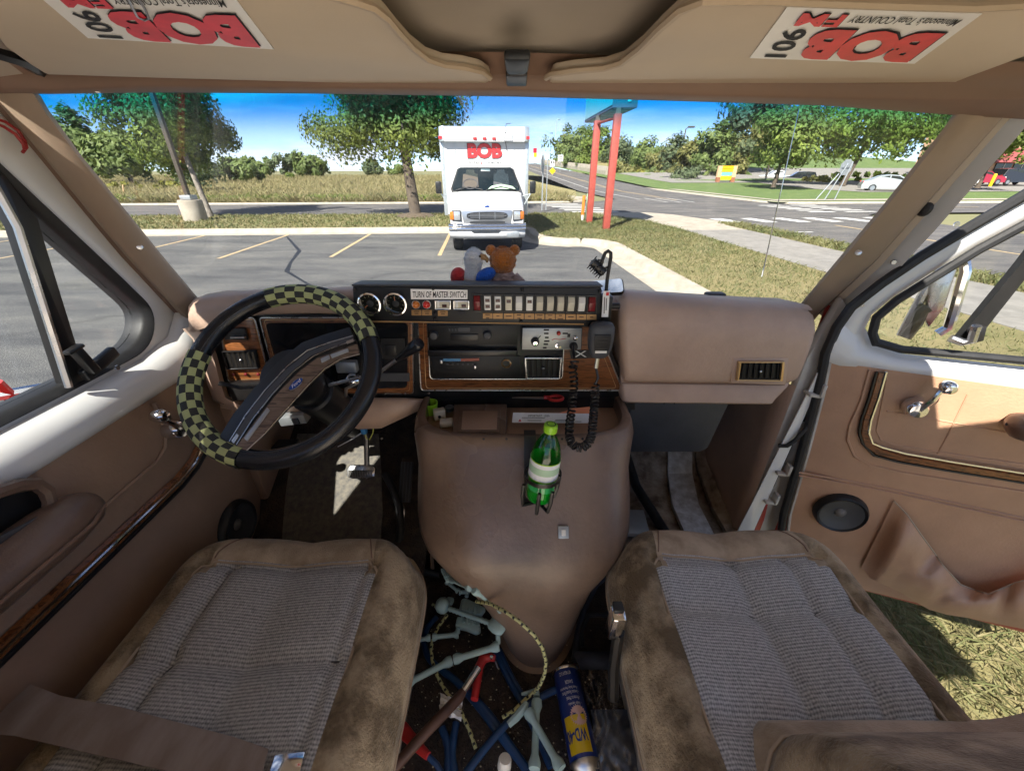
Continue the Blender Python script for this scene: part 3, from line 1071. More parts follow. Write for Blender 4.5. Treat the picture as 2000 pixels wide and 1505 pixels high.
TLL = ['leftmost dense tree of the far left tree line', 'tallest dense tree of the far left tree line, by the pillar', 'dense tree in the left tree line with a rounded top', 'dense tree in the left tree line behind the young maple', 'dense tree at the far left, mostly behind the pillar', 'lowest tree of the left tree line, right of the lamp post']
for i, (x, y, h, w) in enumerate(TL):
    tree('field_tree', TLL[i], (x, y, 0), 1.2, (x, y, h * 0.52), (w * 0.6, w * 0.55, h * 0.5), 34, 4200, 0.36, 'far_leaf', 20 + i, 0.22, group='left tree line', cr=0.32, limbs=False)
FB = [(-53, 108, 5.4, 9, 'blue_leaf', 'wide rounded tree far across the field'), (-46, 104, 6.2, 7, 'far_leaf', 'tallest rounded tree far across the field'),
      (-62, 112, 4.6, 8, 'far_leaf', 'low rounded tree far across the field, nearest the young maple'), (-36, 118, 4.0, 5, 'blue_leaf', 'small dark tree far across the field, left of the large maple'),
      (-31, 124, 3.4, 6, 'far_leaf', 'smallest distant tree showing below the large maple'), (-28, 40, 4.6, 3.6, 'blue_leaf', 'thin wispy tree right behind the young maple')]
for i, (x, y, h, w, lm, lab) in enumerate(FB):
    tree('field_tree', lab, (x, y, 0), 0.8, (x, y, h * 0.5), (w * 0.55, w * 0.5, h * 0.5), 26, 2400 if i < 5 else 1300, 0.42 if i < 5 else 0.16, lm, 40 + i, 0.15, group='trees beyond the field', cr=0.34, limbs=False)
def bush(label, p, w, h, lm, seed, n=900, ls=0.2, group=None):
    return tree('bush', label, p, h * 0.2, (p[0], p[1], p[2] + h * 0.5), (w / 2, w / 2, h / 2), 14, n, ls, lm, seed, 0.05, group=group, cr=0.42, limbs=False)
for i, (px, py, w, h, lm, lab) in enumerate([(566, 352, 2.2, 1.5, 'weed_blade', 'green bush standing alone in the dry field'),
                                             (210, 372, 7, 1.0, 'yellow_leaf', 'low yellow-green scrub at the left edge of the field'),
                                             (345, 372, 6, 0.9, 'yellow_leaf', 'low yellow-green scrub in the field behind the lamp post')]):
    p = at(px, py, z=0.02)
    o = bush(lab, p, w, h, lm, 60 + i, 900, 0.16, 'bushes in the field'); o['category'] = 'bush'

# trees and scrub on the right
RT = [  # px, base py, y distance, width m, height m, leaf, label
    (1100, 322, 118, 10, 9.0, 'far_leaf', 'leftmost tree on the bank above the barrier'), (1130, 326, 112, 8, 10.5, 'far_leaf', 'tall pointed tree on the bank, second from the left'),
    (1165, 330, 105, 8, 9.0, 'weed_blade', 'tree on the bank behind the left red sign post'), (1205, 338, 98, 9, 9.0, 'blue_leaf', 'tree on the bank behind the right red sign post'),
    (1262, 345, 88, 7, 8.6, 'far_leaf', 'bushy tree on the bank just right of the red posts'), (1290, 350, 84, 6.5, 7.6, 'olive_leaf', 'olive bushy tree on the bank'),
    (1325, 352, 82, 8, 7.8, 'blue_leaf', 'grey-green tree on the bank below the street lamp'), (1380, 356, 70, 6, 9.2, 'far_leaf', 'upright birch-like tree left of the orange monument sign'),
    (1345, 352, 78, 6, 6.6, 'olive_leaf', 'olive shrub at the foot of the bank'), (1424, 352, 72, 5, 6.0, 'olive_leaf', 'yellowish tree behind the orange monument sign'),
    (1450, 345, 95, 9, 11.0, 'blue_leaf', 'pale tall tree rising behind the round maple'), (1430, 340, 110, 9, 9.5, 'far_leaf', 'pale distant tree between birch and round maple')]
for i, (px, py, y, w, h, lm, lab) in enumerate(RT):
    p = at(px, py, y=y)
    z0 = p.z - 0.6
    tree('bank_tree', lab, (p.x, p.y, z0), 0.8, (p.x, p.y, z0 + h * 0.52), (w * 0.5, w * 0.5, h * 0.5), 26, 2600, 0.34, lm, 80 + i, 0.14, 'bark_pale', group='trees on the bank', cr=0.33, limbs=False)
tree('round_maple', 'round dense maple on the far lawn with a thin dark trunk', (27.3, 46.6, 0.4), 1.9, (27.6, 46.8, 4.6), (4.1, 3.6, 3.1), 46, 7000, 0.2, 'maple_leaf', 101, 0.17, cr=0.3)
tree('gold_maple', 'maple turning yellow just right of the round dense maple', (33.0, 56, 0.5), 2.2, (33.0, 56, 5.2), (4.6, 4, 3.6), 40, 5200, 0.24, 'olive_leaf', 102, 0.17, cr=0.3)
tree('locust_tree', 'large bright green locust with a leaning trunk on the far lawn', (38.2, 51.6, 0.4), 2.2, (40.5, 52.5, 6.4), (8.0, 5, 4.7), 70, 12000, 0.22, 'locust_leaf', 103, 0.26, cr=0.27, droop=0.4)
tree('tall_tree', 'tall dark tree behind the yellowing maple', (38, 74, 0.5), 2.2, (38, 74, 8.5), (6.5, 5, 6.5), 40, 4200, 0.36, 'blue_leaf', 104, 0.26, cr=0.3, limbs=False)
tree('tall_tree', 'dark tree right of the locust, by the pillar', (56.5, 58, 0.5), 2.2, (56.5, 58, 7.2), (6.0, 5, 6.4), 44, 5200, 0.34, 'far_leaf', 105, 0.26, cr=0.3, limbs=False)
tree('street_tree', 'leafy tree in front of the shop building at the right', (46.5, 44.5, 0.4), 1.8, (46.5, 44.5, 5.0), (3.3, 3.3, 3.4), 40, 6000, 0.22, 'maple_leaf_gold', 106, 0.18, cr=0.3)
for i, (px, py, y, w, h, lm, lab) in enumerate([(1700, 352, 60, 14, 1.5, 'weed_blade', 'long clipped green hedge behind the silver sedan'), (1790, 352, 58, 9, 1.4, 'weed_blade', 'clipped green hedge right of the silver sedan'),
                                               (1600, 356, 60, 5, 1.3, 'olive_leaf', 'reddish brown shrub right of the black car'), (1462, 352, 70, 3, 1.8, 'far_leaf', 'small dark shrub right of the monument sign'),
                                               (1320, 358, 66, 7, 3.2, 'blue_leaf', 'wide dark shrub with bare white branches at the street edge')]):
    p = at(px, py, y=y)
    o = bush(lab, (p.x, p.y, p.z - 0.5), w, h, lm, 120 + i, 1500, 0.22, 'shrubs across the street'); o['category'] = 'hedge' if 'hedge' in lab else 'shrub'

BS = [(1190, 344, 84, 5, 3.0, 'weed_blade', 'green shrub between the two red sign posts'), (1222, 347, 82, 5, 3.4, 'olive_leaf', 'olive shrub right behind the red sign post'), (1245, 349, 80, 4, 2.2, 'yellow_leaf', 'yellow-green shrub on the bank foot right of the posts'),
      (1275, 352, 78, 5, 2.6, 'far_leaf', 'dark green shrub on the bank foot, under the bushy tree'), (1300, 353, 76, 5, 3.0, 'olive_leaf', 'olive shrub on the bank foot, left of the wide dark shrub'), (1140, 338, 98, 5, 4.0, 'weed_blade', 'bright green shrub above the barrier end'),
      (1115, 333, 108, 5, 4.2, 'far_leaf', 'green shrub above the middle of the barrier'), (1180, 335, 104, 7, 6.5, 'far_leaf', 'tall shrub above the barrier between the posts'), (1235, 338, 100, 8, 6.0, 'olive_leaf', 'large olive shrub high on the bank'), (1300, 340, 98, 9, 6.2, 'far_leaf', 'large green shrub high on the bank, left of the street lamp')]
for i, (px, py, y, w, h, lm, lab) in enumerate(BS):
    p = at(px, py, y=y)
    o = bush(lab, (p.x, p.y, p.z - 0.4), w, h, lm, 140 + i, 1500, 0.26, 'shrubs on the bank'); o['category'] = 'shrub'
# ------------------------------------------------------------------ street furniture
mat('bronze_metal', (0.085, 0.07, 0.055), 0.5, var=0.1, vscale=6)
mat('red_post_paint', (0.40, 0.075, 0.055), 0.6, var=0.12, vscale=5)
mat('sign_face', (0.50, 0.60, 0.57), 0.45, var=0.05, vscale=2)
mat('sign_cabinet', (0.33, 0.20, 0.23), 0.5, var=0.1, vscale=3)
mat('sign_under', (0.55, 0.55, 0.56), 0.5, var=0.15, vscale=3)
mat('stop_red', (0.40, 0.015, 0.03), 0.4)
mat('sign_yellow', (0.85, 0.55, 0.01), 0.4)
mat('marker_orange', (0.80, 0.20, 0.02), 0.5)
mat('pale_green', (0.42, 0.60, 0.42), 0.6)
mat('sign_teal', (0.18, 0.46, 0.50), 0.5)
mat('sandstone', (0.62, 0.42, 0.24), 0.8, var=0.1, vscale=4)
mat('rust_brown', (0.30, 0.12, 0.06), 0.8, var=0.2)
lp = at(384, 431, z=0.1)
e = empty('lamp_post', lp, 'tall bronze lamp post on a round concrete footing', 'lamp post')
q = MB(); q.lathe([(0.42, -0.1), (0.42, 0.74), (0.40, 0.78)], lp, (0, 0, 1), 28); q.build('footing', 'concrete', e)
q = MB(); q.box(lp + Vector((0, 0, 0.87)), (0.42, 0.42, 0.16)); q.build('base_cover', 'galvanised', e, bevel=0.01)
q = MB(); q.box(lp + Vector((0, 0, 4.8)), (0.15, 0.15, 8.0)); q.build('pole', 'bronze_metal', e, bevel=0.01)
q = MB(); q.box(lp + Vector((0.55, 0, 8.75)), (1.0, 0.35, 0.16)); q.build('lamp_head', 'bronze_metal', e, bevel=0.02)
q = MB(); q.tube([at(243, 385, z=0.0), at(240, 361, y=at(243, 385, z=0).y)], 0.05, 8)
tag(q.build('wooden_stake', 'sandstone'), 'pale wooden stake standing in the field edge', 'stake')

pb, pa = at(1183, 449, z=0.1), at(1150, 436, z=0.1)
e = empty('pylon_sign', (pa + pb) / 2, 'big cabinet sign on two red square posts', 'sign')
for p in (pa, pb):
    q = MB(); q.box((p.x, p.y, 1.75), (0.22, 0.22, 3.4)); q.build('post', 'red_post_paint', e, bevel=0.01)
    q = MB(); q.box((p.x, p.y, 3.52), (0.14, 0.14, 0.16)); q.build('post_neck', 'header_brown', e)
q = MB(); q.tube([(pa.x, pa.y, 3.36), (pb.x, pb.y, 3.36)], 0.04, 6); q.build('brace', 'red_post_paint', e)
sn, sf = Vector((3.45, 14.75, 0)), Vector((3.30, 19.2, 0))
sd = (sf - sn).normalized(); sx = Vector((sd.y, -sd.x, 0))
Ls = (sf - sn).length
q = MB(); q.frame_box(sn - sx * 0.38 + Vector((0, 0, 3.6)), sx * 0.76, sd * Ls, (0, 0, 1.9)); q.build('cabinet', 'sign_cabinet', e, bevel=0.015)
q = MB(); q.frame_box(sn - sx * 0.395 + sd * 0.08 + Vector((0, 0, 3.68)), sx * 0.012, sd * (Ls - 0.16), (0, 0, 1.74)); q.build('sign_face', 'sign_face', e)
q = MB(); q.frame_box(sn + sx * 0.383 + sd * 0.08 + Vector((0, 0, 3.68)), sx * 0.012, sd * (Ls - 0.16), (0, 0, 1.74)); q.build('sign_face', 'sign_face', e)
q = MB(); q.frame_box(sn - sx * 0.33 + sd * 0.06 + Vector((0, 0, 3.588)), sx * 0.66, sd * (Ls - 0.12), (0, 0, 0.008)); un = q.build('underside', 'sign_under', e)
for i in range(7):
    q = MB(); q.frame_box(sn - sx * 0.3 + sd * (0.3 + i * 0.6) + Vector((0, 0, 3.574)), sx * 0.6, sd * 0.05, (0, 0, 0.012)); q.build('rib', 'galvanised', un)
q = MB(); q.ball(sn - sd * 0.0 + Vector((0.12, 0, 3.78)), (0.06, 0.03, 0.04)); q.build('lamp', 'white_plastic', e)

def octagon(c, r, ux, uz):
    return [c + (ux * math.cos(R(22.5 + 45 * i)) + uz * math.sin(R(22.5 + 45 * i))) * r for i in range(8)]
sp_ = at(1058, 411, z=0.05)
e = empty('stop_sign', sp_, 'red stop sign turned almost edge-on at the crosswalk', 'stop sign')
q = MB(); q.box(sp_ + Vector((0, 0, 1.25)), (0.06, 0.06, 2.5)); q.build('post', 'galvanised', e)
q = MB(); q.box(sp_ + Vector((0.24, 0.3, 1.15)), (0.05, 0.05, 2.3)); q.build('post', 'galvanised', e)
ux = Vector((math.cos(R(72)), math.sin(R(72)), 0)); uy = Vector((math.sin(R(72)), -math.cos(R(72)), 0))
c = sp_ + Vector((0.02, 0, 2.16))
q = MB(); q.prism(octagon(c - uy * 0.04, 0.40, ux, Vector((0, 0, 1))), uy * -0.006); q.build('plate', 'sign_white' if 'sign_white' in MATS else 'white_plastic', e, smooth=0)
q = MB(); q.prism(octagon(c - uy * 0.047, 0.375, ux, Vector((0, 0, 1))), uy * -0.003); pf = q.build('plate_face', 'stop_red', e, smooth=0)
q = MB(); write(q, 'STOP', c - uy * 0.052 - ux * -0.27 + Vector((0, 0, -0.11)), ux * -0.54, (0, 0, 0.22), 0, 0.02); q.build('lettering', 'white_plastic', pf, smooth=0, fix=False)

p = at(1137, 433, z=0.1)
e = empty('marker_post', p, 'orange and white marker post beside the pedestal', 'marker post')
q = MB(); q.tube([p, p + Vector((0, 0, 0.26))], 0.05, 12); q.build('base_sleeve', 'white_plastic', e)
q = MB(); q.lathe([(0.06, 0.26), (0.06, 0.9), (0.045, 0.95), (0.0, 0.96)], p, (0, 0, 1), 12, cap=False); q.build('orange_tube', 'marker_orange', e)
p = p + Vector((0.28, 0.25, 0))
e = empty('utility_pedestal', p, 'pale green ribbed utility pedestal by the left red post', 'utility box')
q = MB(); q.box(p + Vector((0, 0, 0.5)), (0.24, 0.22, 1.0)); q.build('housing', 'pale_green', e, bevel=0.015)
for i in range(10):
    q = MB(); q.box(p + Vector((0.03, -0.12, 0.14 + i * 0.085)), (0.17, 0.025, 0.035)); q.build('rib', 'white_plastic', e)
def flat_sign(name, label, px, py, y, w, h, m, hgt, diamond=False, textm=None, post='galvanised'):
    p = at(px, py, y=y)
    e = empty(name, (p.x, p.y, p.z - hgt), label, 'road sign')
    q = MB(); q.tube([(p.x, p.y + 0.04, p.z - hgt), (p.x, p.y + 0.04, p.z + h * 0.3)], 0.035, 6); q.build('post', post, e)
    q = MB()
    if diamond:
        q.prism([p + Vector((0, 0, -h / 2)), p + Vector((w / 2, 0, 0)), p + Vector((0, 0, h / 2)), p + Vector((-w / 2, 0, 0))], (0, 0.02, 0))
    else:
        q.prism([p + Vector((-w / 2, 0, -h / 2)), p + Vector((w / 2, 0, -h / 2)), p + Vector((w / 2, 0, h / 2)), p + Vector((-w / 2, 0, h / 2))], (0, 0.02, 0))
    pl = q.build('plate', m, e, smooth=0)
    return e, p, pl
flat_sign('road_sign', 'yellow diamond road sign beside the climbing street', 1079, 334, 75, 1.05, 1.05, 'sign_yellow', 2.0, True)
e, p, pl = flat_sign('road_sign', 'white square road sign above the barrier with dark print', 1095, 309, 90, 1.0, 1.1, 'white_plastic', 2.6)
q = MB()
for i in range(2): q.box(p + Vector((0, -0.02, 0.2 - i * 0.36)), (0.7, 0.02, 0.14))
q.build('print', 'grey_plastic', pl)
e, p, pl = flat_sign('road_sign', 'white route sign with two dark marks above the yellow diamond', 1079, 319, 80, 0.85, 0.95, 'white_plastic', 2.8)
for dx in (-0.2, 0.2):
    q = MB(); q.prism([p + Vector((dx - .1, -.01, .3)), p + Vector((dx + .14, -.01, .3)), p + Vector((dx + .14, -.01, 0)), p + Vector((dx, -.01, -.3)), p + Vector((dx + 0.02, -.01, 0.05)), p + Vector((dx - .1, -.01, .05))], (0, 0.012, 0)); q.build('arrow_mark', 'ink', pl, smooth=0)
flat_sign('road_sign', 'distant red sign at the crest of the street', 1045, 294, 130, 1.0, 1.2, 'stop_red', 3.0)
flat_sign('road_sign', 'distant yellow sign below the red one at the crest', 1045.5, 303, 129, 0.9, 1.0, 'sign_yellow', 2.4)
def street_lamp(label, px, py_base, py_top, y, arm, m='bronze_metal', group='street lamps'):
    p, t = at(px, py_base, y=y), at(px + 1, py_top, y=y)
    t.x = p.x
    e = empty('street_lamp', p, label, 'street lamp', group)
    s = y / 100
    q = MB(); q.tube([p - Vector((0, 0, 1)), t, t + Vector((arm * 0.25, 0, 0.3))], [0.14, 0.10, 0.09], 8); q.build('pole', m, e)
    q = MB(); q.box(t + Vector((arm * 0.55, 0, 0.32)), (abs(arm) * 0.7, 0.5, 0.28)); q.build('lamp_head', m, e, bevel=0.05)
street_lamp('bronze street lamp standing on the bank right of the red posts', 1326, 330, 252, 88, 1.7)
street_lamp('dark street lamp rising behind the round maple', 1500, 330, 208, 62, 1.6)
street_lamp('thin pale street lamp far away above the truck roof line', 1083, 320, 236, 150, 1.4, 'galvanised')
street_lamp('thin pale street lamp far away, nearer the pylon sign', 1152, 325, 257, 150, -2.2, 'galvanised')
# concrete barrier along the climbing street
e = empty('concrete_barrier', L(21, 75, 0.9), 'long pale concrete barrier climbing beside the street', 'barrier')
for i in range(10):
    t0, t1 = i / 10, (i + 1) / 10 - 0.004
    b0, b1 = lerp(75, 140, t0), lerp(75, 140, t1)
    a0, a1 = lerp(21.2, 19.5, t0), lerp(21.2, 19.5, t1)
    q = MB()
    rows = [[L(a + d, b, 0.55 + hz(19, b) * 0.98 + z) for d, z in ((-0.25, -0.6), (-0.25, 0.2), (-0.08, 0.85), (0.08, 0.85), (0.25, 0.2), (0.25, -0.6))] for a, b in ((a0, b0), (a1, b1))]
    q.loft(rows); q.poly(rows[0]); q.poly(rows[1])
    q.build('barrier_block', 'concrete', e, smooth=0)
# monument sign
p = at(1413, 364, y=58)
e = empty('monument_sign', p, 'orange and yellow monument sign with a blue band', 'sign')
for dx in (-0.95, 0.95):
    q = MB(); q.box(p + Vector((dx, 0, 0.5)), (0.45, 0.4, 1.1)); q.build('pier', 'rust_brown', e)
    q = MB(); q.box(p + Vector((dx, 0, 1.7)), (0.45, 0.4, 1.3)); q.build('pier_top', 'sandstone', e)
for z0, hh, m in ((0.75, 0.45, 'sign_yellow'), (1.22, 0.42, 'sign_teal'), (1.66, 0.34, 'sign_yellow'), (2.02, 0.33, 'sign_yellow')):
    q = MB(); q.box(p + Vector((0, 0, z0 + hh / 2)), (1.42, 0.22, hh - 0.03)); q.build('sign_panel', m, e)
# back of a sign on three posts
p = at(1609, 391, z=0.1)
e = empty('sign_on_three_posts', p, 'grey back of a sign plate held by three slanting posts', 'sign')
tops = p + Vector((0.9, 0.15, 1.95))
for k, (dx, dy) in enumerate(((-0.62, 0), (0.0, 0.0), (0.62, -0.1))):
    q = MB(); q.tube([p + Vector((dx, dy, -0.05)), tops + Vector((-0.28 + 0.28 * k - (0.1 if k == 0 else 0), 0, (-0.35, 0.25, 0.35)[k]))], 0.035, 6); q.build('post', 'galvanised', e)
q = MB(); q.prism([tops + Vector((0.42 * math.cos(R(22.5 + 45 * i)), 0.06, 0.02 + 0.5 * math.sin(R(22.5 + 45 * i)))) for i in range(8)], (0, 0.012, 0)); q.build('plate', 'galvanised', e, smooth=0)
q = MB(); q.box(tops + Vector((0, 0.03, 0.0)), (0.6, 0.03, 0.06)); q.build('brace', 'steel', e)

# ------------------------------------------------------------------ parked cars far off
mat('car_white', (0.75, 0.77, 0.78), 0.25, coat=0.6)
mat('car_silver', (0.46, 0.49, 0.48), 0.3, 0.4, coat=0.5)
mat('car_black', (0.012, 0.013, 0.016), 0.2, coat=0.8)
mat('car_red', (0.30, 0.012, 0.03), 0.25, coat=0.6)
mat('car_glass', (0.015, 0.02, 0.024), 0.06, coat=0.5)
mat('tyre', (0.02, 0.02, 0.02), 0.85)
mat('silver', (0.55, 0.56, 0.58), 0.3, 0.9)
def car(name, label, cat, p, heading, m, prof, glass, length, width, zb, group='cars parked across the street', wheel=0.32, bed=None):
    """prof: side outline (x along the car, z); glass: side window outlines"""
    e = empty(name, p, label, cat, group)
    rot = Matrix.Rotation(heading, 3, 'Z')
    T = lambda x, y, z: Vector(p) + rot @ Vector((x, y, z))
    hw = width / 2
    q = MB()
    rows = []
    for s, k in ((-1, 0.93), (-0.96, 1.0), (0.96, 1.0), (1, 0.93)):
        rows.append([T(x * (1.0 if abs(s) < 1 else 0.985), s * hw * (1.0 if z < zb else 0.86), zc_) for x, z in prof for zc_ in (z,)])
    q.loft(rows, closed=True)
    q.poly(rows[0]); q.poly(rows[-1])
    body = q.build('body', m, e, smooth=35)
    for s in (-1, 1):
        for pts in glass:
            q = MB(); q.prism([T(x, s * hw * (1.004 if z < zb else 0.90), z) for x, z in pts], rot @ Vector((0, s * 0.012, 0))); q.build('window', 'car_glass', e, smooth=0)
        for wx in (-length * 0.31, length * 0.31):
            q = MB()
            q.lathe([(wheel * 0.55, 0.0), (wheel * 0.95, 0.0), (wheel, 0.03), (wheel, 0.2)], T(wx, s * (hw + 0.01), wheel), rot @ Vector((0, -s, 0)), 18)
            w = q.build('wheel', 'tyre', e)
            q = MB(); q.lathe([(wheel * 0.62, -0.012), (wheel * 0.5, 0.01), (0.05, 0.0)], T(wx, s * (hw + 0.01), wheel), rot @ Vector((0, -s, 0)), 14); q.build('rim', 'silver', w)
    for s in (-1, 1):
        q = MB(); q.box(T(length / 2 - 0.06, s * hw * 0.72, zb * 0.78), (0.12, 0.3, 0.14), rot); q.build('headlight', 'white_plastic', e, bevel=0.02)
        q = MB(); q.box(T(-length / 2 + 0.05, s * hw * 0.75, zb * 0.85), (0.1, 0.28, 0.14), rot); q.build('tail_light', 'red_lens', e, bevel=0.02)
    return e, T
SED = [(-2.3, .25), (-2.36, .55), (-2.25, .88), (-1.75, .98), (-1.05, 1.36), (-0.35, 1.46), (0.35, 1.40), (1.15, 1.0), (2.0, .86), (2.32, .66), (2.3, .28)]
SEDG = [[(-1.5, 1.0), (-1.0, 1.30), (-.38, 1.38), (-.38, 1.0)], [(-.3, 1.0), (-.3, 1.38), (.3, 1.33), (.9, 1.0)]]
p = at(1733, 374, y=43)
car('parked_car', 'pale silver sedan on the far car park beside the hedge', 'car', p, R(-28), 'car_silver', SED, SEDG, 4.6, 1.8, 0.99)
SUV = [(-2.3, .3), (-2.35, .9), (-2.2, 1.1), (-1.9, 1.68), (-1.0, 1.74), (0.2, 1.70), (0.95, 1.15), (2.0, 1.0), (2.35, .8), (2.3, .3)]
SUVG = [[(-1.95, 1.12), (-1.75, 1.58), (-.9, 1.64), (-.9, 1.12)], [(-.8, 1.12), (-.8, 1.64), (.15, 1.6), (.75, 1.14)]]
p = at(1553, 361, y=66)
car('parked_car', 'black car parked beside the white pickup', 'car', p, R(160), 'car_black', SUV, SUVG, 4.6, 1.85, 1.12, wheel=0.36)
PICK = [(-2.8, .4), (-2.85, 1.1), (-0.75, 1.15), (-0.6, 1.75), (0.5, 1.78), (1.15, 1.25), (2.6, 1.1), (2.8, .8), (2.75, .4)]
PICKG = [[(-.5, 1.2), (-.45, 1.66), (.0, 1.68), (.0, 1.2)], [(.08, 1.2), (.08, 1.68), (.45, 1.68), (.9, 1.24)]]
p = at(1512, 359, y=68)
car('parked_pickup', 'white pickup truck seen under the round maple', 'pickup', p, R(172), 'car_white', PICK, PICKG, 5.5, 1.95, 1.18, wheel=0.4)
p = at(1905, 361, y=52)
car('parked_car', 'dark red car behind the yellow bollards', 'car', p, R(0), 'car_red', SED, SEDG, 4.6, 1.8, 0.99)
p = at(1972, 361, y=53)
car('parked_car', 'dark blue car at the shop front, right edge', 'car', p, R(0), 'car_black', SUV, SUVG, 4.6, 1.8, 1.12)
for i, (px, lab) in enumerate(((1857, 'leftmost yellow bollard before the shop'), (1894, 'middle yellow bollard before the shop'), (1934, 'rightmost yellow bollard before the shop'))):
    p = at(px, 362, y=49.5)
    q = MB(); q.lathe([(0.14, -0.1), (0.14, 1.05), (0.1, 1.14), (0, 1.16)], p, (0, 0, 1), 12, cap=False)
    tag(q.build('bollard', 'sign_yellow'), lab, 'bollard', 'yellow bollards')
# shop building far right
mat('stucco', (0.62, 0.40, 0.24), 0.85, var=0.06, vscale=1)
mat('maroon_band', (0.26, 0.06, 0.06), 0.7, var=0.1)
mat('brick_brown', (0.30, 0.17, 0.11), 0.85, var=0.15, vscale=6)
p = at(1935, 362, y=60); x0 = p.x - 1.2; zb_ = p.z
e = empty('shop_building', (x0 + 8, 66, zb_), 'low tan shop building with maroon awning band at the right', 'building')
q = MB(); q.box((x0 + 16, 66, zb_ + 3.4), (32, 11, 7.0)); q.build('wall', 'stucco', e)
q = MB(); q.box((x0 + 16, 60.4, zb_ + 0.5), (32.1, 0.25, 1.0)); q.build('plinth', 'brick_brown', e)
q = MB(); q.prism([Vector((x0 - 0.5, 60.45, zb_ + 2.6)), Vector((x0 - 0.5, 59.2, zb_ + 2.7)), Vector((x0 - 0.5, 60.45, zb_ + 4.3))], (33, 0, 0)); q.build('awning', 'maroon_band', e, smooth=0)
q = MB(); q.box((x0 + 16, 60.4, zb_ + 7.0), (32.4, 0.5, 0.5)); q.build('cornice', 'brick_brown', e)
for i in range(9):
    q = MB(); q.box((x0 + 2 + i * 2.4, 60.4, zb_ + 1.8), (2.1, 0.12, 1.55)); w = q.build('window', 'car_glass', e)
    q = MB(); q.box((x0 + 2 + i * 2.4, 60.32, zb_ + 1.8), (0.07, 0.06, 1.5)); q.build('mullion', 'white_plastic', w)
q = MB(); p = at(1902, 357, y=44); q.tube([p - Vector((0.0, 0, 0.9)), p + Vector((0, 0, 0.5))], 0.03, 6)
e = empty('small_sign', p - Vector((0, 0, 0.9)), 'small white sign on a stick before the red car', 'sign'); q.build('post', 'galvanised', e)
q = MB(); q.box(p + Vector((0.1, -0.04, 0.35)), (0.5, 0.02, 0.7)); q.build('plate', 'white_plastic', e)

# ================================================================== the white box truck facing us
mat('truck_white', (0.64, 0.65, 0.66), 0.3, col2=(0.55, 0.55, 0.54), vscale=1.2, detail=10, coat=0.4)
mat('truck_alu', (0.55, 0.60, 0.62), 0.4, 0.6, var=0.08, vscale=5)
mat('truck_red', (0.62, 0.035, 0.04), 0.4)
mat('truck_glass', (0.03, 0.045, 0.05), 0.05, coat=0.8)
mat('lamp_glass', (0.6, 0.62, 0.64), 0.08, 0.6, coat=1.0)
mat('grille_dark', (0.03, 0.032, 0.036), 0.5)
TO = L(0.12, 11.05)
def T(x, y, z): return TO + LV * x + LU * y + Vector((0, 0, z))
tr = empty('box_truck', TO, 'white box truck with red BOB lettering parked facing the van', 'truck')
BOX = 1.23
q = MB()
prof = [(-BOX, .78), (-BOX, 2.86), (-BOX + .06, 2.95), (-BOX + .16, 2.98), (BOX - .16, 2.98), (BOX - .06, 2.95), (BOX, 2.86), (BOX, .78)]
q.loft([[T(x, 1.9, z) for x, z in prof], [T(x, 6.6, z) for x, z in prof]], closed=True)
q.poly([T(x, 1.9, z) for x, z in prof]); q.poly([T(x, 6.6, z) for x, z in prof])
q.build('cargo_box', 'truck_white', tr, smooth=35)
q = MB()                                                       # rounded nose cap along the top front
rows = []
for a in range(0, 91, 15):
    y, z = 1.9 - 0.14 * math.sin(R(a)), 2.62 + 0.36 * (1 - (1 - math.cos(R(a))) * 0) * math.cos(R(a))
    rows.append([T(x, y, z) for x in (-1.1, -0.5, 0, 0.5, 1.1)])
q.loft(rows)
q.build('nose_cap', 'truck_white', tr, smooth=60)
for s in (-1, 1):
    q = MB(); q.prism([T(s * (BOX + .008), 1.885, .75), T(s * (BOX - .10), 1.885, .75), T(s * (BOX - .10), 1.885, 2.84), T(s * (BOX + .008), 1.885, 2.84)], LU * 0.16); q.build('corner_post', 'truck_alu', tr, bevel=0.02)
    q = MB(); q.prism([T(s * (BOX + .012), 1.80, 2.62), T(s * (BOX - .13), 1.74, 2.62), T(s * (BOX - .13), 1.78, 2.99), T(s * (BOX + .0), 1.84, 2.97)], LU * 0.2); q.build('corner_cap', 'truck_alu', tr, bevel=0.02)
    q = MB(); q.box(T(s * (BOX - .035), 1.79, 2.71), (0.09, 0.06, 0.07)); q.build('marker_lamp', 'truck_red', tr)
for x in (-0.26, 0.0, 0.26):
    q = MB(); q.box(T(x, 1.76, 2.69), (0.10, 0.05, 0.06)); q.build('marker_lamp', 'truck_red', tr, bevel=0.01)
q = MB(); q.box(T(0, 1.888, 2.615), (2.2, 0.012, 0.03), Matrix.Rotation(LA, 3, 'Z')); q.build('rail', 'truck_alu', tr)
q = MB(); write(q, 'BOB', T(-0.49, 1.886, 2.21), LV * 0.98, (0, 0, 0.39), 0, 0.055); q.build('lettering_outline', 'ink', tr, smooth=0, fix=False)
q = MB(); write(q, 'BOB', T(-0.475, 1.882, 2.225), LV * 0.95, (0, 0, 0.36), 0, 0.05); q.build('lettering', 'truck_red', tr, smooth=0, fix=False)
q = MB(); write(q, 'TOTAL', T(-0.48, 1.885, 2.075), LV * 0.33, (0, 0, 0.07)); q.build('lettering', 'ink', tr, smooth=0, fix=False)
q = MB(); write(q, 'COUNTRY', T(-0.05, 1.885, 2.075), LV * 0.52, (0, 0, 0.07)); q.build('lettering', 'ink', tr, smooth=0, fix=False)
q = MB(); q.ball(T(-0.105, 1.884, 2.09), (0.022, 0.004, 0.024), 8, 6); q.tube([T(-0.105, 1.884, 2.1), T(-0.095, 1.884, 2.155)], 0.006, 5); q.build('guitar_mark', 'truck_red', tr)
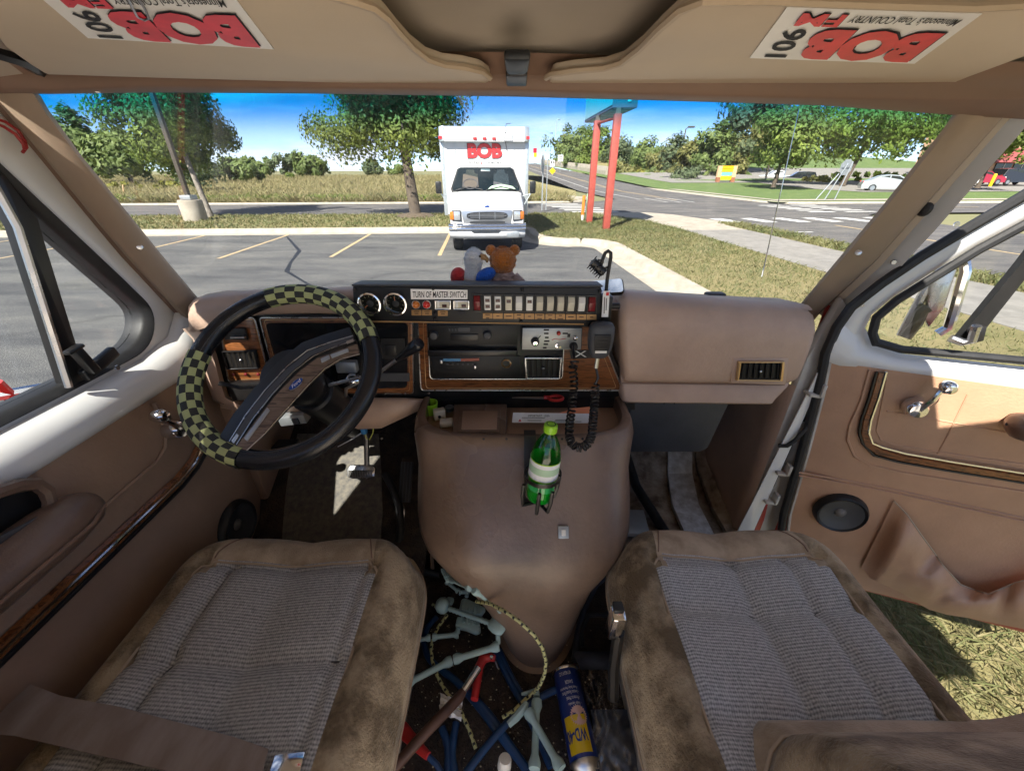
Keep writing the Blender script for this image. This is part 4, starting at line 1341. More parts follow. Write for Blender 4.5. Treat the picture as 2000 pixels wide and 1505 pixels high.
for x in (-.82, .82):
    q = MB(); q.box(T(x, 1.892, 1.7), (0.012, 0.012, 1.8)); q.build('panel_seam', 'truck_alu', tr)
for s in (-1, 1):
    for i in range(14):
        q = MB(); q.ball(T(s * (BOX - .045), 1.882, .9 + i * .13), .012, 6, 4); q.build('rivet', 'galvanised', tr)
# wiring bracket on the box front
q = MB(); q.tube([T(0.62, 1.88, 2.40), T(0.58, 1.86, 2.62), T(0.56, 1.74, 2.9), T(0.60, 1.76, 3.03), T(0.72, 1.78, 3.04)], 0.008, 5); q.build('cable', 'black_plastic', tr)
q = MB(); q.tube([T(0.52, 1.74, 2.82), T(0.53, 1.74, 2.66), T(0.76, 1.74, 2.66), T(0.76, 1.74, 2.84)], 0.008, 5); q.build('bracket', 'truck_alu', tr)
# cab: lofted sections from the nose back
def sec(y, hw, zb, zt, r, tum=0.0):
    pts = []
    pts += [(-hw, zb), (-hw, lerp(zb, zt, 0.45)), (-hw + tum * 0.5, lerp(zb, zt, 0.75)), (-hw + tum + r * 0.3, zt - r * 0.7), (-hw + tum + r, zt - 0.01)]
    pts += [(-hw * 0.4, zt + 0.02), (hw * 0.4, zt + 0.02)]
    pts += [(hw - tum - r, zt - 0.01), (hw - tum - r * 0.3, zt - r * 0.7), (hw - tum * 0.5, lerp(zb, zt, 0.75)), (hw, lerp(zb, zt, 0.45)), (hw, zb)]
    return [T(x, y, z) for x, z in pts]
q = MB()
rows = [sec(0.10, 0.93, 0.62, 1.06, 0.06), sec(0.16, 0.96, 0.55, 1.10, 0.08), sec(0.55, 0.99, 0.5, 1.22, 0.10), sec(1.0, 1.0, 0.5, 1.38, 0.12)]
q.loft(rows)
q.poly(rows[0])
q.build('hood', 'truck_white', tr, smooth=40)
q = MB()
rows = [sec(0.98, 1.0, 0.5, 1.36, 0.10), sec(1.06, 1.0, 0.5, 1.42, 0.10), sec(1.62, 0.99, 0.5, 2.0, 0.14, 0.13), sec(1.78, 0.99, 0.5, 2.05, 0.16, 0.14), sec(1.9, 0.99, 0.5, 2.06, 0.16, 0.14)]
q.loft(rows)
q.build('cab', 'truck_white', tr, smooth=50)
WN = Vector(T(0, 1.62, 2.0) - T(0, 1.06, 1.42)).normalized()
nrm = LV.cross(WN).normalized()
if nrm.dot(LU) > 0: nrm = -nrm
q = MB()
wp = [T(-.93, 1.075, 1.39), T(.93, 1.075, 1.39), T(.95, 1.12, 1.46), T(.78, 1.56, 1.92), T(.70, 1.60, 1.965), T(-.70, 1.60, 1.965), T(-.78, 1.56, 1.92), T(-.95, 1.12, 1.46)]
q.prism([p + nrm * 0.0 for p in wp], nrm * 0.05); q.build('seal_and_dark_cab', 'black_rubber', tr, smooth=0)  # rim is the seal; black middle paints in the dark cab interior
q = MB()
c = sum(wp, Vector()) / 8
q.prism([c + (p - c) * 0.955 + nrm * 0.062 for p in wp], nrm * 0.006); glass_mat('truck_pane', (0.55, 0.66, 0.68), 1.5)
ws = q.build('windshield', 'truck_pane', tr, smooth=0)
wx = WN.normalized()
def W(u, v, d): return T(u, 1.06, 1.42) + wx * v + nrm * d
q = MB(); q.tube([W(-.42 + .2 * math.cos(a), .20 + .16 * math.sin(a), .052) for a in [2 * math.pi * k / 24 for k in range(24)]], .014, 6, closed=True); q.build('cab_steering_wheel', 'grey_plastic', tr)
for u in (-.42, .42):
    q = MB(); q.prism([W(u + a, b, .0505) for a, b in ((-.22, .10), (.22, .10), (.2, .52), (.12, .56), (.1, .68), (-.1, .68), (-.12, .56), (-.2, .52))], nrm * .002); q.build('cab_seat', 'bronze_metal' if u < 0 else 'grey_plastic', tr, smooth=0)
q = MB(); q.prism([W(a, b, .053) for a, b in ((-.13, .62), (.13, .62), (.12, .70), (-.12, .70))], nrm * .003); q.build('cab_mirror', 'galvanised', tr, smooth=0)
q = MB(); q.prism([W(a, b, .053) for a, b in ((.05, .03), (.80, .03), (.72, .12), (.40, .19), (.15, .13))], nrm * .003); q.build('cab_dashboard', 'pale_green', tr, smooth=0)
for s, x0, x1 in ((1, -.82, -.1), (1, -.0, .8)):
    q = MB(); q.tube([T(x0, 1.06, 1.415) + nrm * .066, T(lerp(x0, x1, .5), 1.12, 1.49) + nrm * .0665, T(x1, 1.07, 1.42) + nrm * .066], 0.012, 5); q.build('wiper', 'black_plastic', tr)
# grille, lamps, bumper
q = MB(); q.prism([T(-.60, .085, .70), T(-.50, .075, .66), T(.50, .075, .66), T(.60, .085, .70), T(.66, .08, 1.0), T(.60, .08, 1.035), T(-.60, .08, 1.035), T(-.66, .08, 1.0)], LU * 0.06); q.build('grille_surround', 'silver', tr, bevel=0.01)
def oval(cx, cz, rx, rz, y, n=24, p=3.0):
    o = []
    for i in range(n):
        a = 2 * math.pi * i / n
        cx_, sx_ = math.cos(a), math.sin(a)
        o.append(T(cx + rx * math.copysign(abs(cx_) ** (2 / p), cx_), y, cz + rz * math.copysign(abs(sx_) ** (2 / p), sx_)))
    return o
q = MB(); q.prism(oval(0, .90, .53, .095, .068), LU * 0.05); q.build('grille_opening', 'grille_dark', tr, smooth=0)
q = MB(); q.prism(oval(0, .745, .46, .032, .07), LU * 0.05); q.build('grille_opening', 'grille_dark', tr, smooth=0)
for z in (.865, .90, .935):
    q = MB(); q.box(T(0, .062, z), (0.98 - abs(z - .9) * 3, 0.02, 0.012), Matrix.Rotation(LA, 3, 'Z')); q.build('grille_bar', 'silver', tr)
for x in (-.2, 0.2):
    q = MB(); q.box(T(x, .064, .9), (0.016, 0.02, 0.17)); q.build('grille_bar', 'silver', tr)
for s in (-1, 1):
    q = MB(); q.prism([T(s * .665, .07, .78), T(s * .90, .09, .78), T(s * .905, .09, 1.03), T(s * .675, .07, 1.03)], LU * 0.05); h = q.build('headlight', 'grille_dark', tr, bevel=0.008)
    q = MB(); q.prism([T(s * .69, .055, .80), T(s * .855, .07, .80), T(s * .855, .07, 1.01), T(s * .69, .055, 1.01)], LU * 0.03); q.build('lens', 'lamp_glass', h, bevel=0.012)
    q = MB(); q.prism([T(s * .86, .06, .81), T(s * .955, .10, .81), T(s * .955, .10, 1.0), T(s * .86, .06, 1.0)], LU * 0.05); q.build('turn_signal', 'amber_lens', tr, bevel=0.01)
q = MB()
rows = []
for y, z in ((.06, .54), (-.03, .565), (-.045, .60), (-.02, .635), (-.045, .67), (-.03, .70), (.06, .72)):
    rows.append([T(x, y + 0.12 * max(0, abs(x) - 0.75) ** 1.4 * 4, z) for x in (-1.0, -.93, -.8, -.4, 0, .4, .8, .93, 1.0)])
q.loft(rows); q.build('bumper', 'chrome', tr, smooth=60)
q = MB()
rows = []
for y, z in ((.02, .56), (-.01, .52), (0, .42), (.04, .36), (.14, .33)):
    rows.append([T(x, y + 0.12 * max(0, abs(x) - 0.7) ** 1.4 * 4, z + 0.05 * max(0, abs(x) - .55)) for x in (-.99, -.9, -.75, -.4, 0, .4, .75, .9, .99)])
q.loft(rows); q.build('lower_valance', 'truck_white', tr, smooth=60)
q = MB(); q.prism([T(-.36, -.02, .5), T(.28, -.02, .5), T(.34, -.02, .54), T(-.42, -.02, .54)], LU * 0.03); q.build('bumper_slot', 'grille_dark', tr, smooth=0)
q = MB(); q.box(T(.66, -.02, .455), (0.32, 0.02, 0.14), Matrix.Rotation(LA, 3, 'Z')); q.build('licence_plate', 'galvanised', tr, bevel=0.006)
q = MB(); q.ball(T(0, .12, 1.115), (0.07, 0.02, 0.03), 14, 8); q.build('hood_emblem', 'blue_emblem', tr)
for s in (-1, 1):
    q = MB(); q.lathe([(.22, 0), (.36, 0.0), (.39, .04), (.39, .22), (.36, .25)], T(s * .93, .62, .385), LV * -s, 22); w = q.build('wheel', 'tyre', tr)
    q = MB(); q.lathe([(.21, -.01), (.17, .03), (.06, .02)], T(s * .93, .62, .385), LV * -s, 18); q.build('rim', 'silver', w)
    q = MB(); q.lathe([(.22, 0), (.36, 0.0), (.39, .04), (.39, .5)], T(s * 1.12, 4.6, .385), LV * -s, 18); q.build('wheel', 'tyre', tr)
    q = MB(); q.box(T(s * 1.27, 1.02, 1.52), (0.16, 0.10, 0.30)); mi = q.build('door_mirror', 'black_plastic', tr, bevel=0.03)
    q = MB(); q.tube([T(s * 1.23, 1.03, 1.36), T(s * 1.0, 1.08, 1.30)], 0.014, 6); q.build('stay', 'truck_alu', mi)
    q = MB(); q.tube([T(s * 1.24, 1.03, 1.40), T(s * 1.0, 1.05, 1.02)], 0.014, 6); q.build('stay', 'truck_alu', mi)
q = MB(); q.box(T(0, 3.6, .62), (1.5, 5.6, .3), Matrix.Rotation(LA, 3, 'Z')); q.build('chassis', 'grille_dark', tr)

# ================================================================== THE VAN
van = empty('van', (0, 0.3, 0), 'old van cab with tan dashboard, brown seats and open passenger door', 'van')
WS_K = 0.60
WSN = Vector((0, 1, WS_K)).normalized()               # windshield plane: y + 0.6 z = const
WSP = Vector((0, 0.80, 2.055))
def ws(px, py, off=0.0): return on(px, py, WSP + WSN * off, WSN)
FLOOR = 0.80

# ------------------------------------------------------------------ roof, headliner, header
q = MB()
rows = []
for y, z in ((-0.72, 2.125), (0.2, 2.125), (0.62, 2.12), (0.70, 2.105), (0.745, 2.08)):
    rows.append([Vector((x, y, z - 0.05 * max(0, abs(x) - 0.6) ** 2 * 10)) for x in (-.86, -.8, -.6, 0, .6, .72, .86 if y > .65 else .76)])
q.loft(rows, thick=(0, 0, 0.02)); q.build('headliner', 'headliner', van)
q = MB()
rows = []
for y, z, w in ((-0.72, 2.19, .76), (0.5, 2.19, .76), (0.62, 2.175, .77), (0.70, 2.165, .83), (0.79, 2.13, .85), (0.82, 2.10, .85)):
    rows.append([Vector((x * w, y, z - 0.05 * max(0, abs(x) - 0.6) ** 2 * 6)) for x in (-1, -.93, -.7, 0, .7, .93, 1)])
q.loft(rows); q.build('roof', 'white_paint', van)
q = MB(); q.prism([Vector((x, y, 2.15)) for x, y in ((-.80, -.72), (1.0, -.72), (1.0, .17), (.90, .22), (-.80, .22))], (0, 0, .04)); q.build('sun_blocker_slab', 'white_paint', van, bevel=.008)  # unseen slab added to trim the sun patch on the open door
q = MB()                                               # brown header over the glass
HX = [(-20, 168, 183), (95, 172, 184), (300, 164, 181), (600, 168, 183), (1000, 172, 189), (1300, 181, 197), (1600, 188, 206), (1850, 192, 224), (2030, 190, 235)]
rows = [[at(px, a - 70, y=0.70), at(px, a - 26, y=0.735), at(px, a, y=0.735), at(px, a + 6, y=0.74), ws(px, b, -0.002)] for px, a, b in HX]
q.loft(rows); q.build('windshield_header', 'header_brown', van, smooth=60)

# ------------------------------------------------------------------ windshield
gl = [(62, 188), (150, 182), (600, 183), (1000, 189), (1400, 199), (1760, 212), (1870, 222)]
top = [ws(px, py - 5, 0.004) for px, py in gl]
bot = [ws(300, 690, 0.004), ws(420, 690, 0.004), ws(700, 690, 0.004), ws(1000, 690, 0.004), ws(1250, 690, 0.004), ws(1500, 690, 0.004), ws(1640, 690, 0.004)]
q = MB(); q.loft([top, [a.lerp(b, 0.33) for a, b in zip(top, bot)], [a.lerp(b, 0.66) for a, b in zip(top, bot)], bot]); q.build('windshield', 'windshield_glass', van)

# ------------------------------------------------------------------ A pillars
def pillar(inner, outer, X, m='pillar_brown', bulge=0.02):
    q = MB()
    rows = []
    for (ix, iy), (ox, oy) in zip(inner, outer):
        a = ws(ix, iy)
        d = at(ox, oy, x=X)
        back = (CAM - a.lerp(d, 0.5)).normalized() * bulge
        rows.append([ws(ix, iy, 0.05), ws(ix, iy, 0.006), a, a.lerp(d, 0.12) + back * 0.7, a.lerp(d, 0.5) + back, a.lerp(d, 0.88) + back * 0.8, d, d + Vector((math.copysign(0.03, X), 0.03, 0))])
    q.loft(rows)
    return q.build('windshield_pillar', m, van, smooth=60)
pl = pillar([(60, 150), (68, 178), (80, 188), (95, 215), (160, 305), (245, 410), (318, 500), (392, 588), (440, 650)],
            [(-60, 110), (-45, 150), (-25, 178), (0, 205), (80, 300), (170, 410), (246, 500), (345, 606), (400, 665)], -0.86)
pr = pillar([(1900, 165), (1880, 205), (1862, 222), (1845, 248), (1800, 305), (1725, 400), (1650, 490), (1562, 595), (1520, 650)],
            [(2140, 100), (2080, 150), (2040, 175), (1960, 228), (1880, 318), (1790, 420), (1710, 510), (1600, 612), (1560, 660)], 0.86)
for p, px, py in ((pl, 273, 482), (pl, 187, 172), (pr, 1677, 493)):
    c = at(px, py, y=1.0) if px > 1000 or py > 300 else at(px, py, y=0.72)
    c = on(px, py, ws(px, py) - Vector((0, 0.03, 0)), WSN)
    q = MB(); q.lathe([(0.007, 0), (0.006, 0.003), (0.002, 0.0035)], c, (CAM - c), 10); q.build('screw', 'dull_chrome', p)
# left: dark gap between pillar and door, right: white painted jamb outside the trim
def strip(name, m, A, B, X1, X2, parent=van, smooth=60):
    q = MB(); q.loft([[at(a[0], a[1], x=X1), at((a[0] + b[0]) / 2, (a[1] + b[1]) / 2, x=(X1 + X2) / 2), at(b[0], b[1], x=X2)] for a, b in zip(A, B)])
    return q.build(name, m, parent, smooth=smooth)
strip('pillar_seal', 'header_brown', [(-60, 110), (0, 205), (80, 300), (170, 410), (246, 500), (350, 612), (378, 660)], [(-90, 118), (-30, 210), (48, 300), (140, 410), (216, 500), (330, 620), (356, 670)], -0.865, -0.90)
strip('door_jamb_trim', 'visor_vinyl', [(2080, 150), (2010, 190), (1960, 229), (1880, 319), (1790, 421), (1710, 511), (1600, 613)], [(2090, 165), (2015, 200), (1966, 238), (1888, 328), (1799, 430), (1720, 520), (1610, 620)], 0.865, 0.875)
strip('door_jamb_frame', 'white_paint', [(2080, 150), (2010, 190), (1955, 226), (1876, 316), (1786, 418), (1706, 508), (1596, 610)], [(2100, 190), (2030, 212), (1992, 262), (1916, 347), (1826, 450), (1742, 540), (1640, 633)], 0.88, 0.90)
q = MB(); c = at(1806, 407, x=0.87); q.ball(c, (0.012, 0.016, 0.016), 10, 8); q.build('rubber_plug', 'black_rubber', van)

# ------------------------------------------------------------------ driver door (closed)
dd = MB()
OPEN = [(.34, 1.578), (.50, 1.578), (.78, 1.581), (.86, 1.588), (.905, 1.615), (.922, 1.655), (.90, 1.705), (.875, 1.75), (.82, 1.85), (.76, 1.96), (.72, 2.035), (.62, 2.075), (.34, 2.075)]
GASK = [(.31, 1.562), (.50, 1.562), (.79, 1.565), (.876, 1.573), (.922, 1.607), (.938, 1.656), (.914, 1.711), (.889, 1.759), (.834, 1.859), (.774, 1.969), (.73, 2.05), (.625, 2.088), (.31, 2.088)]
FRAM = [(.06, 1.50), (.50, 1.50), (.86, 1.50), (1.0, 1.51), (1.04, 1.56), (1.035, 1.62), (.99, 1.73), (.955, 1.80), (.90, 1.90), (.84, 2.01), (.78, 2.11), (.63, 2.13), (.06, 2.13)]
X = -0.875
def smooth_loop(P, k=4):
    out = []
    n = len(P)
    for i in range(n):
        p0, p1, p2, p3 = (Vector(P[(i + d) % n]) for d in (-1, 0, 1, 2))
        straight = i >= n - 3 or i == 0
        for s in range(k):
            t = s / k
            v = p1.lerp(p2, t) if straight else .5 * ((2 * p1) + (p2 - p0) * t + (2 * p0 - 5 * p1 + 4 * p2 - p3) * t * t + (3 * p1 - p0 - 3 * p2 + p3) * t ** 3)
            out.append((v.x, v.y))
    return out
OPEN, GASK, FRAM = smooth_loop(OPEN), smooth_loop(GASK), smooth_loop(FRAM)
yz = lambda pts, x: [Vector((x, y, z)) for y, z in pts]
dd.ring_prism(yz(FRAM, X), yz(GASK, X - 0.004), (-0.05, 0, 0))
door = dd.build('driver_door', 'white_paint', van, bevel=0.008)
q = MB(); q.ring_prism(yz(GASK, X + 0.006), yz(OPEN, X - 0.012), (-0.045, 0, 0)); q.build('window_gasket', 'black_rubber', door, bevel=0.005)
q = MB()                                               # rounded white sill running along the window
rows = []
for y in (-.3, .1, .4, .7, .85, .95, 1.0, 1.03, 1.045):
    f = sstep(.86, 1.05, y)
    up = 0.10 * f ** 2
    rows.append([Vector((X + 0.002, y, 1.556 + up)), Vector((X + 0.012, y, 1.552 + up)), Vector((X + 0.030, y, 1.538 + up * .9)), Vector((X + 0.043, y, 1.520 + up * .6)), Vector((X + 0.047, y, 1.503 + up * .3)), Vector((X + 0.045, y, 1.490)), Vector((X + 0.03, y, 1.478))])
q.loft(rows); q.build('window_sill', 'white_paint', door, smooth=70)
q = MB(); q.prism(yz([(y, z) for y, z in OPEN], X - 0.035), (-0.004, 0, 0)); q.build('window_glass', 'side_glass', door, smooth=0)
# vent window post, leaning back
q = MB(); q.prism([Vector((X + .004, y, z)) for y, z in ((.692, 1.572), (.728, 1.572), (.792, 1.87), (.775, 1.945), (.752, 1.945), (.755, 1.86))], (-0.03, 0, 0)); q.build('vent_post', 'satin_black', door, bevel=0.004)
q = MB(); q.tube([Vector((X + .008, .686, 1.575)), Vector((X + .008, .748, 1.86)), Vector((X + .008, .748, 1.96))], 0.006, 6); q.build('glass_channel', 'dull_chrome', door)
lt = at(172, 708, x=X + .03)
q = MB(); q.box(lt + Vector((0, -.004, .008)), (.018, .018, .062), Matrix.Rotation(R(14), 3, 'X')); q.box(lt + Vector((.006, -.016, .036)), (.016, .034, .009), Matrix.Rotation(R(8), 3, 'X')); q.build('vent_latch', 'satin_black', door, bevel=0.004)
q = MB(); q.box(lt + Vector((-.012, .03, -.015)), (.016, .085, .024), Matrix.Rotation(R(14), 3, 'X')); q.build('latch_base', 'black_plastic', door, bevel=0.004)
q = MB(); q.lathe([(.006, 0), (.005, .003)], at(228, 718, x=X + .012), (1, 0, 0), 10); q.build('screw', 'chrome', door)
# vinyl inner panel
PX = -0.838
def panel_rows(X0, ys, zs, f):
    return [[Vector((X0 + f(y, z), y, z)) for y in ys] for z in zs]
ys = [-.3, .0, .2, .4, .6, .72, .80, .88, .94, .98, 1.0]
zs = [1.485, 1.47, 1.44, 1.40, 1.34, 1.30, 1.265, 1.23, 1.19, 1.12, 1.02, .92, .82, .70]
q = MB(); q.loft(panel_rows(PX, ys, zs, lambda y, z: -0.02 * sstep(.95, 1.0, y) - 0.008 * (1 - sstep(1.44, 1.40, z)) + 0.012 * sstep(1.20, 1.12, z))); q.build('door_panel', 'dark_tan', door, smooth=60)
def offset_line(P, X0): return [Vector((X0, y, z)) for y, z in P]
TRIM = [(.90, 1.47), (.895, 1.40), (.885, 1.34), (.86, 1.30), (.82, 1.278), (.76, 1.268), (.5, 1.266), (.2, 1.264), (-.3, 1.262)]
def band(q, P, X0, w, t, mi=0):
    rows = []
    for i, (y, z) in enumerate(P):
        a, b = P[max(i - 1, 0)], P[min(i + 1, len(P) - 1)]
        n = Vector((0, -(b[1] - a[1]), b[0] - a[0])).normalized()
        c = Vector((X0, y, z))
        rows.append([c - n * w, c - n * w * .7 + Vector((t, 0, 0)), c + n * w * .7 + Vector((t, 0, 0)), c + n * w])
    q.loft(rows, mi)
q = MB(); band(q, TRIM, PX + .004, .014, .008); q.build('trim_strip', 'wood_grain', door, smooth=30)
q = MB(); q.tube(offset_line([(y - .0, z + .0) for y, z in TRIM], PX + .013), .0035, 6); q.build('trim_chrome', 'chrome', door)
q = MB(); q.tube(offset_line([(y + .02 * (1 if i < 4 else .3), z - .022) for i, (y, z) in enumerate(TRIM)], PX + .006), .005, 6); q.build('trim_edge', 'satin_black', door)
# seams pressed into the vinyl, as raised welts
for P in ([(.80, 1.47), (.795, 1.40), (.775, 1.36), (.74, 1.345), (.5, 1.338), (-.3, 1.33)], [(1.0, 1.14), (.6, 1.13), (-.3, 1.12)]):
    q = MB(); q.tube(offset_line(P, PX + .003), .005, 6); q.build('welt', 'dark_tan', door)
# armrest and pull
q = MB()
rows = []
for i, (y, s) in enumerate(((-.3, 1), (.1, 1), (.40, 1), (.49, .96), (.535, .8), (.555, .5), (.56, .1))):
    c = Vector((PX + .05, y, 1.405))
    rows.append([c + Vector((.052 * s * math.cos(a), 0, .043 * s * math.sin(a))) for a in [2 * math.pi * k / 14 for k in range(14)]])
q.loft(rows, closed=True); q.build('armrest', 'armrest_brown', door, smooth=60)
q = MB(); q.tube([Vector((PX + .105, y, 1.405)) for y in (-.3, .1, .42, .50)] + [Vector((PX + .085, .545, 1.405))], .003, 5); q.build('armrest_seam', 'header_brown', door)
q = MB(); q.tube([at(x, y, x=PX + .035) for x, y in ((-60, 985), (-10, 962), (35, 947), (70, 945), (90, 958), (97, 978), (94, 996))], [.011, .011, .011, .011, .011, .010, .008], 8); q.build('pull_handle', 'armrest_brown', door)
q = MB(); q.prism([at(x, y, x=PX + .006) for x, y in ((-60, 1010), (-10, 975), (60, 956), (88, 968), (98, 1000), (60, 1015), (-60, 1075))], (.004, 0, 0)); q.build('pull_recess', 'black_plastic', door, smooth=0)
q = MB(); q.prism([at(x, y, x=PX + .05) for x, y in ((-60, 1075), (85, 1000), (98, 1004), (95, 1012), (-60, 1092))], (.006, 0, 0)); q.build('door_lever', 'grey_plastic', door, bevel=.002)
def crank(door, base, n, knob):
    n = n.normalized()
    q = MB(); q.lathe([(.024, 0), (.026, .008), (.022, .03), (.018, .036), (.006, .038)], base, n, 18); hub = q.build('window_crank', 'chrome', door)
    a = base + n * .03; k = knob + n * .035
    q = MB(); q.tube([a, a.lerp(k, .5) + n * .008, k], [.008, .0065, .006], 8); q.build('crank_arm', 'chrome', door)
    q = MB(); q.lathe([(.005, -.01), (.012, -.004), (.016, .008), (.016, .018), (.011, .026), (.002, .028)], k, n, 16); q.build('crank_knob', 'chrome', door)
crank(door, at(329, 838, x=PX), Vector((1, 0, 0)), at(272, 812, x=PX))
def speaker(door, c, n, r, squash=1.0):
    n = n.normalized()
    q = MB(); q.lathe([(r * .80, .004), (r * .82, .016), (r * .92, .022), (r, .014), (r * 1.03, 0)], c, n, 28, cap=False); sp = q.build('speaker_ring', 'black_plastic', door)
    q = MB(); q.lathe([(r * .83, .016), (r * .6, .009), (r * .32, .004), (r * .02, .003)], c + n * .002, n, 28, cap=False); q.build('speaker_cone', 'grey_plastic', door)
    q = MB(); q.ball(c - n * .002, r * .26, 14, 8); q.build('dust_cap', 'foil_scuff', door)
speaker(door, Vector((PX + .014, .85, 1.02)), Vector((1, 0, 0)), .072)
q = MB(); q.prism([Vector((PX + .02, y, z)) for y, z in ((.30, 1.0), (.62, 1.02), (.70, 1.0), (.66, .80), (.30, .78))], (-.012, 0, 0)); q.build('map_pocket', 'dark_tan', door, bevel=.004)
# outside mirror arm seen through the glass
e = MB(); e.tube([at(x, y, x=-1.12) for x, y in ((-120, 790), (-40, 780), (60, 762), (152, 745))], .012, 8); me_ = e.build('mirror_arm', 'chrome', van)
q = MB(); q.tube([at(x, y, x=-1.12) for x, y in ((-10, 748), (30, 785), (70, 808), (130, 835))], .013, 8); q.build('mirror_stay', 'red_paint', me_)
q = MB(); q.tube([at(x, y, x=-1.12) for x, y in ((-40, 770), (10, 820), (60, 870))], .012, 8); q.build('mirror_brace', 'dull_chrome', me_)
q = MB(); q.prism([Vector((x, y, z)) for x, y, z in ((-.925, -.3, 1.545), (-1.0, -.3, 1.53), (-1.0, .9, 1.53), (-.925, .98, 1.545))], (0, 0, -.9)); q.build('door_skin', 'red_paint', door, bevel=.02)

# ------------------------------------------------------------------ floor, toe boards, firewall, kick panels
q = MB()
q.loft([[Vector((x, y, z)) for x in (-.88, -.3, .0, .3, .86)] for y, z in ((.1, FLOOR), (.2, FLOOR), (.9, FLOOR), (1.22, FLOOR), (1.30, .83), (1.46, 1.0), (1.52, 1.2), (1.54, 1.45))])
q.build('van_floor', 'carpet', van, smooth=60)
q = MB(); q.loft([[Vector((x, y, z)) for x in (-.86, -.6, -.27)] for y, z in ((.60, .82), (.74, .845), (1.25, 1.10), (1.34, 1.3))], thick=(0, 0, -.02)); q.build('toe_board', 'carpet', van, smooth=40)
q = MB(); q.frame_box((-.88, -3.2, FLOOR - .02), (1.76, 0, 0), (0, 3.3, 0), (0, 0, .025)); q.build('bounce_floor', 'bounce_pale', van, smooth=0)  # unseen pale floor added behind the seats to bounce sunlight into the cab
q = MB(); q.frame_box((.86, -3.2, FLOOR), (.03, 0, 0), (0, 2.4, 0), (0, 0, 1.25)); q.build('bounce_wall', 'bounce_pale', van, smooth=0)  # unseen pale wall, added so that sunlight bounces forward to dash and seats
q = MB(); q.prism([Vector((-.88, 1.0, .8)), Vector((-.88, 1.5, .8)), Vector((-.88, 1.5, 1.5)), Vector((-.88, 1.0, 1.5))], (.06, 0, 0)); q.build('kick_panel', 'dark_tan', van, bevel=.01)
q = MB(); q.prism([Vector((-.90, -.72, .62)), Vector((-.90, .06, .62)), Vector((-.90, .06, 2.1)), Vector((-.90, -.72, 2.1))], (.05, 0, 0)); q.build('side_wall', 'dark_tan', van, bevel=.01)
q = MB(); q.frame_box((.80, -.5, .62), (.08, 0, 0), (0, 1.5, 0), (0, 0, .175)); q.build('door_sill', 'dirty_white', van, bevel=.01)
# right hand footwell, trim torn out
ft = MB()
ft.loft([[Vector((x, y, FLOOR + .006 + z + .006 * math.sin(x * 31 + y * 17))) for x in (.30, .42, .52, .62, .72, .80)] for y, z in ((.72, 0), (.85, 0), (1.0, 0.004), (1.12, 0), (1.21, .004), (1.28, .03), (1.44, .19))])
fw = ft.build('bare_footwell_floor', 'sound_deadener', van, smooth=60)
q = MB(); q.loft([[Vector((x, y, z + FLOOR + .022)) for x in (x0, x0 + .10)] for x0, y, z in ((.60, .85, .01), (.61, 1.12, .01), (.64, 1.27, .03), (.67, 1.42, .17))], thick=(0, 0, -.018)); q.build('white_strip', 'white_board', fw, smooth=30)
q = MB(); q.tube([Vector((.47, 1.46, 1.05)), Vector((.475, 1.33, .91)), Vector((.49, 1.2, .85)), Vector((.53, 1.0, .84)), Vector((.55, .85, .83))], .018, 10); q.build('drain_hose', 'black_rubber', fw)
q = MB(); q.frame_box((.345, .97, FLOOR + .03), (.13, -.005, 0), (.005, .10, .01), (0, 0, .02)); q.build('board_scrap', 'galvanised', fw, bevel=.003)
q = MB(); q.loft([[Vector((.75, .85, .815)), Vector((.79, .85, .83))], [Vector((.75, 1.1, .82)), Vector((.79, 1.1, .84))], [Vector((.765, 1.3, .86)), Vector((.80, 1.3, .88))], [Vector((.775, 1.43, 1.0)), Vector((.81, 1.43, 1.0))]], thick=(0, 0, .02)); q.build('torn_insulation', 'sound_deadener', fw)
kp = MB()
kp.loft([[Vector((.82, 1.5, z)), Vector((.805, 1.3, z)), Vector((.795 - .03 * sstep(.8, 1.1, z) * 0, 1.15, z)), Vector((.785, 1.04, z)), Vector((.775, .995, z)), Vector((.79, .975, z))] for z in (.80, .88, 1.0, 1.15, 1.3, 1.42)])
kp.build('kick_panel', 'tan_vinyl', van, smooth=60)
q = MB(); q.prism([Vector((.785, .972, z)) for z in (.66,)] + [Vector((.805, .972, .66)), Vector((.83, .972, .86)), Vector((.845, .972, 1.42)), Vector((.83, .972, 1.48)), Vector((.775, .972, .86))], (0, -.004, 0)); q.build('jamb_flange', 'white_paint', van, bevel=.001)
# hinge pillar seen in the open door gap
hp = MB(); hp.prism([Vector((.80, .985, .64)), Vector((.92, .985, .64)), Vector((.925, .985, 1.56)), Vector((.86, 1.02, 1.66)), Vector((.80, .985, 1.5))], (0, .03, 0))
jamb = hp.build('hinge_pillar', 'dirty_white', van, bevel=.01)
for z in (1.0, 1.12, 1.40):
    q = MB(); q.box((.838, .968, z), (.036, .03, .010), Matrix.Rotation(R(10), 3, 'Y')); q.box((.852, .962, z + .016), (.010, .025, .038)); q.build('hinge', 'dirty_white', jamb, bevel=.003)
q = MB(); q.prism([Vector((.835, .981, .64)), Vector((.865, .981, .64)), Vector((.86, .981, .9)), Vector((.848, .981, 1.0))], (0, .006, 0)); q.build('body_edge', 'red_paint', jamb, smooth=0)
q = MB(); q.prism([Vector((.86, 1.03, .64)), Vector((.98, 1.10, .64)), Vector((.985, 1.10, 1.5)), Vector((.90, 1.09, 1.66)), Vector((.86, 1.05, 1.62))], (.0, .02, 0)); q.build('fender_edge', 'red_paint', jamb, bevel=.01)
q = MB(); q.lathe([(.022, 0), (.02, .012), (.008, .016)], (.862, .983, 1.32), (0, -1, 0), 14); q.build('grommet', 'black_rubber', jamb)
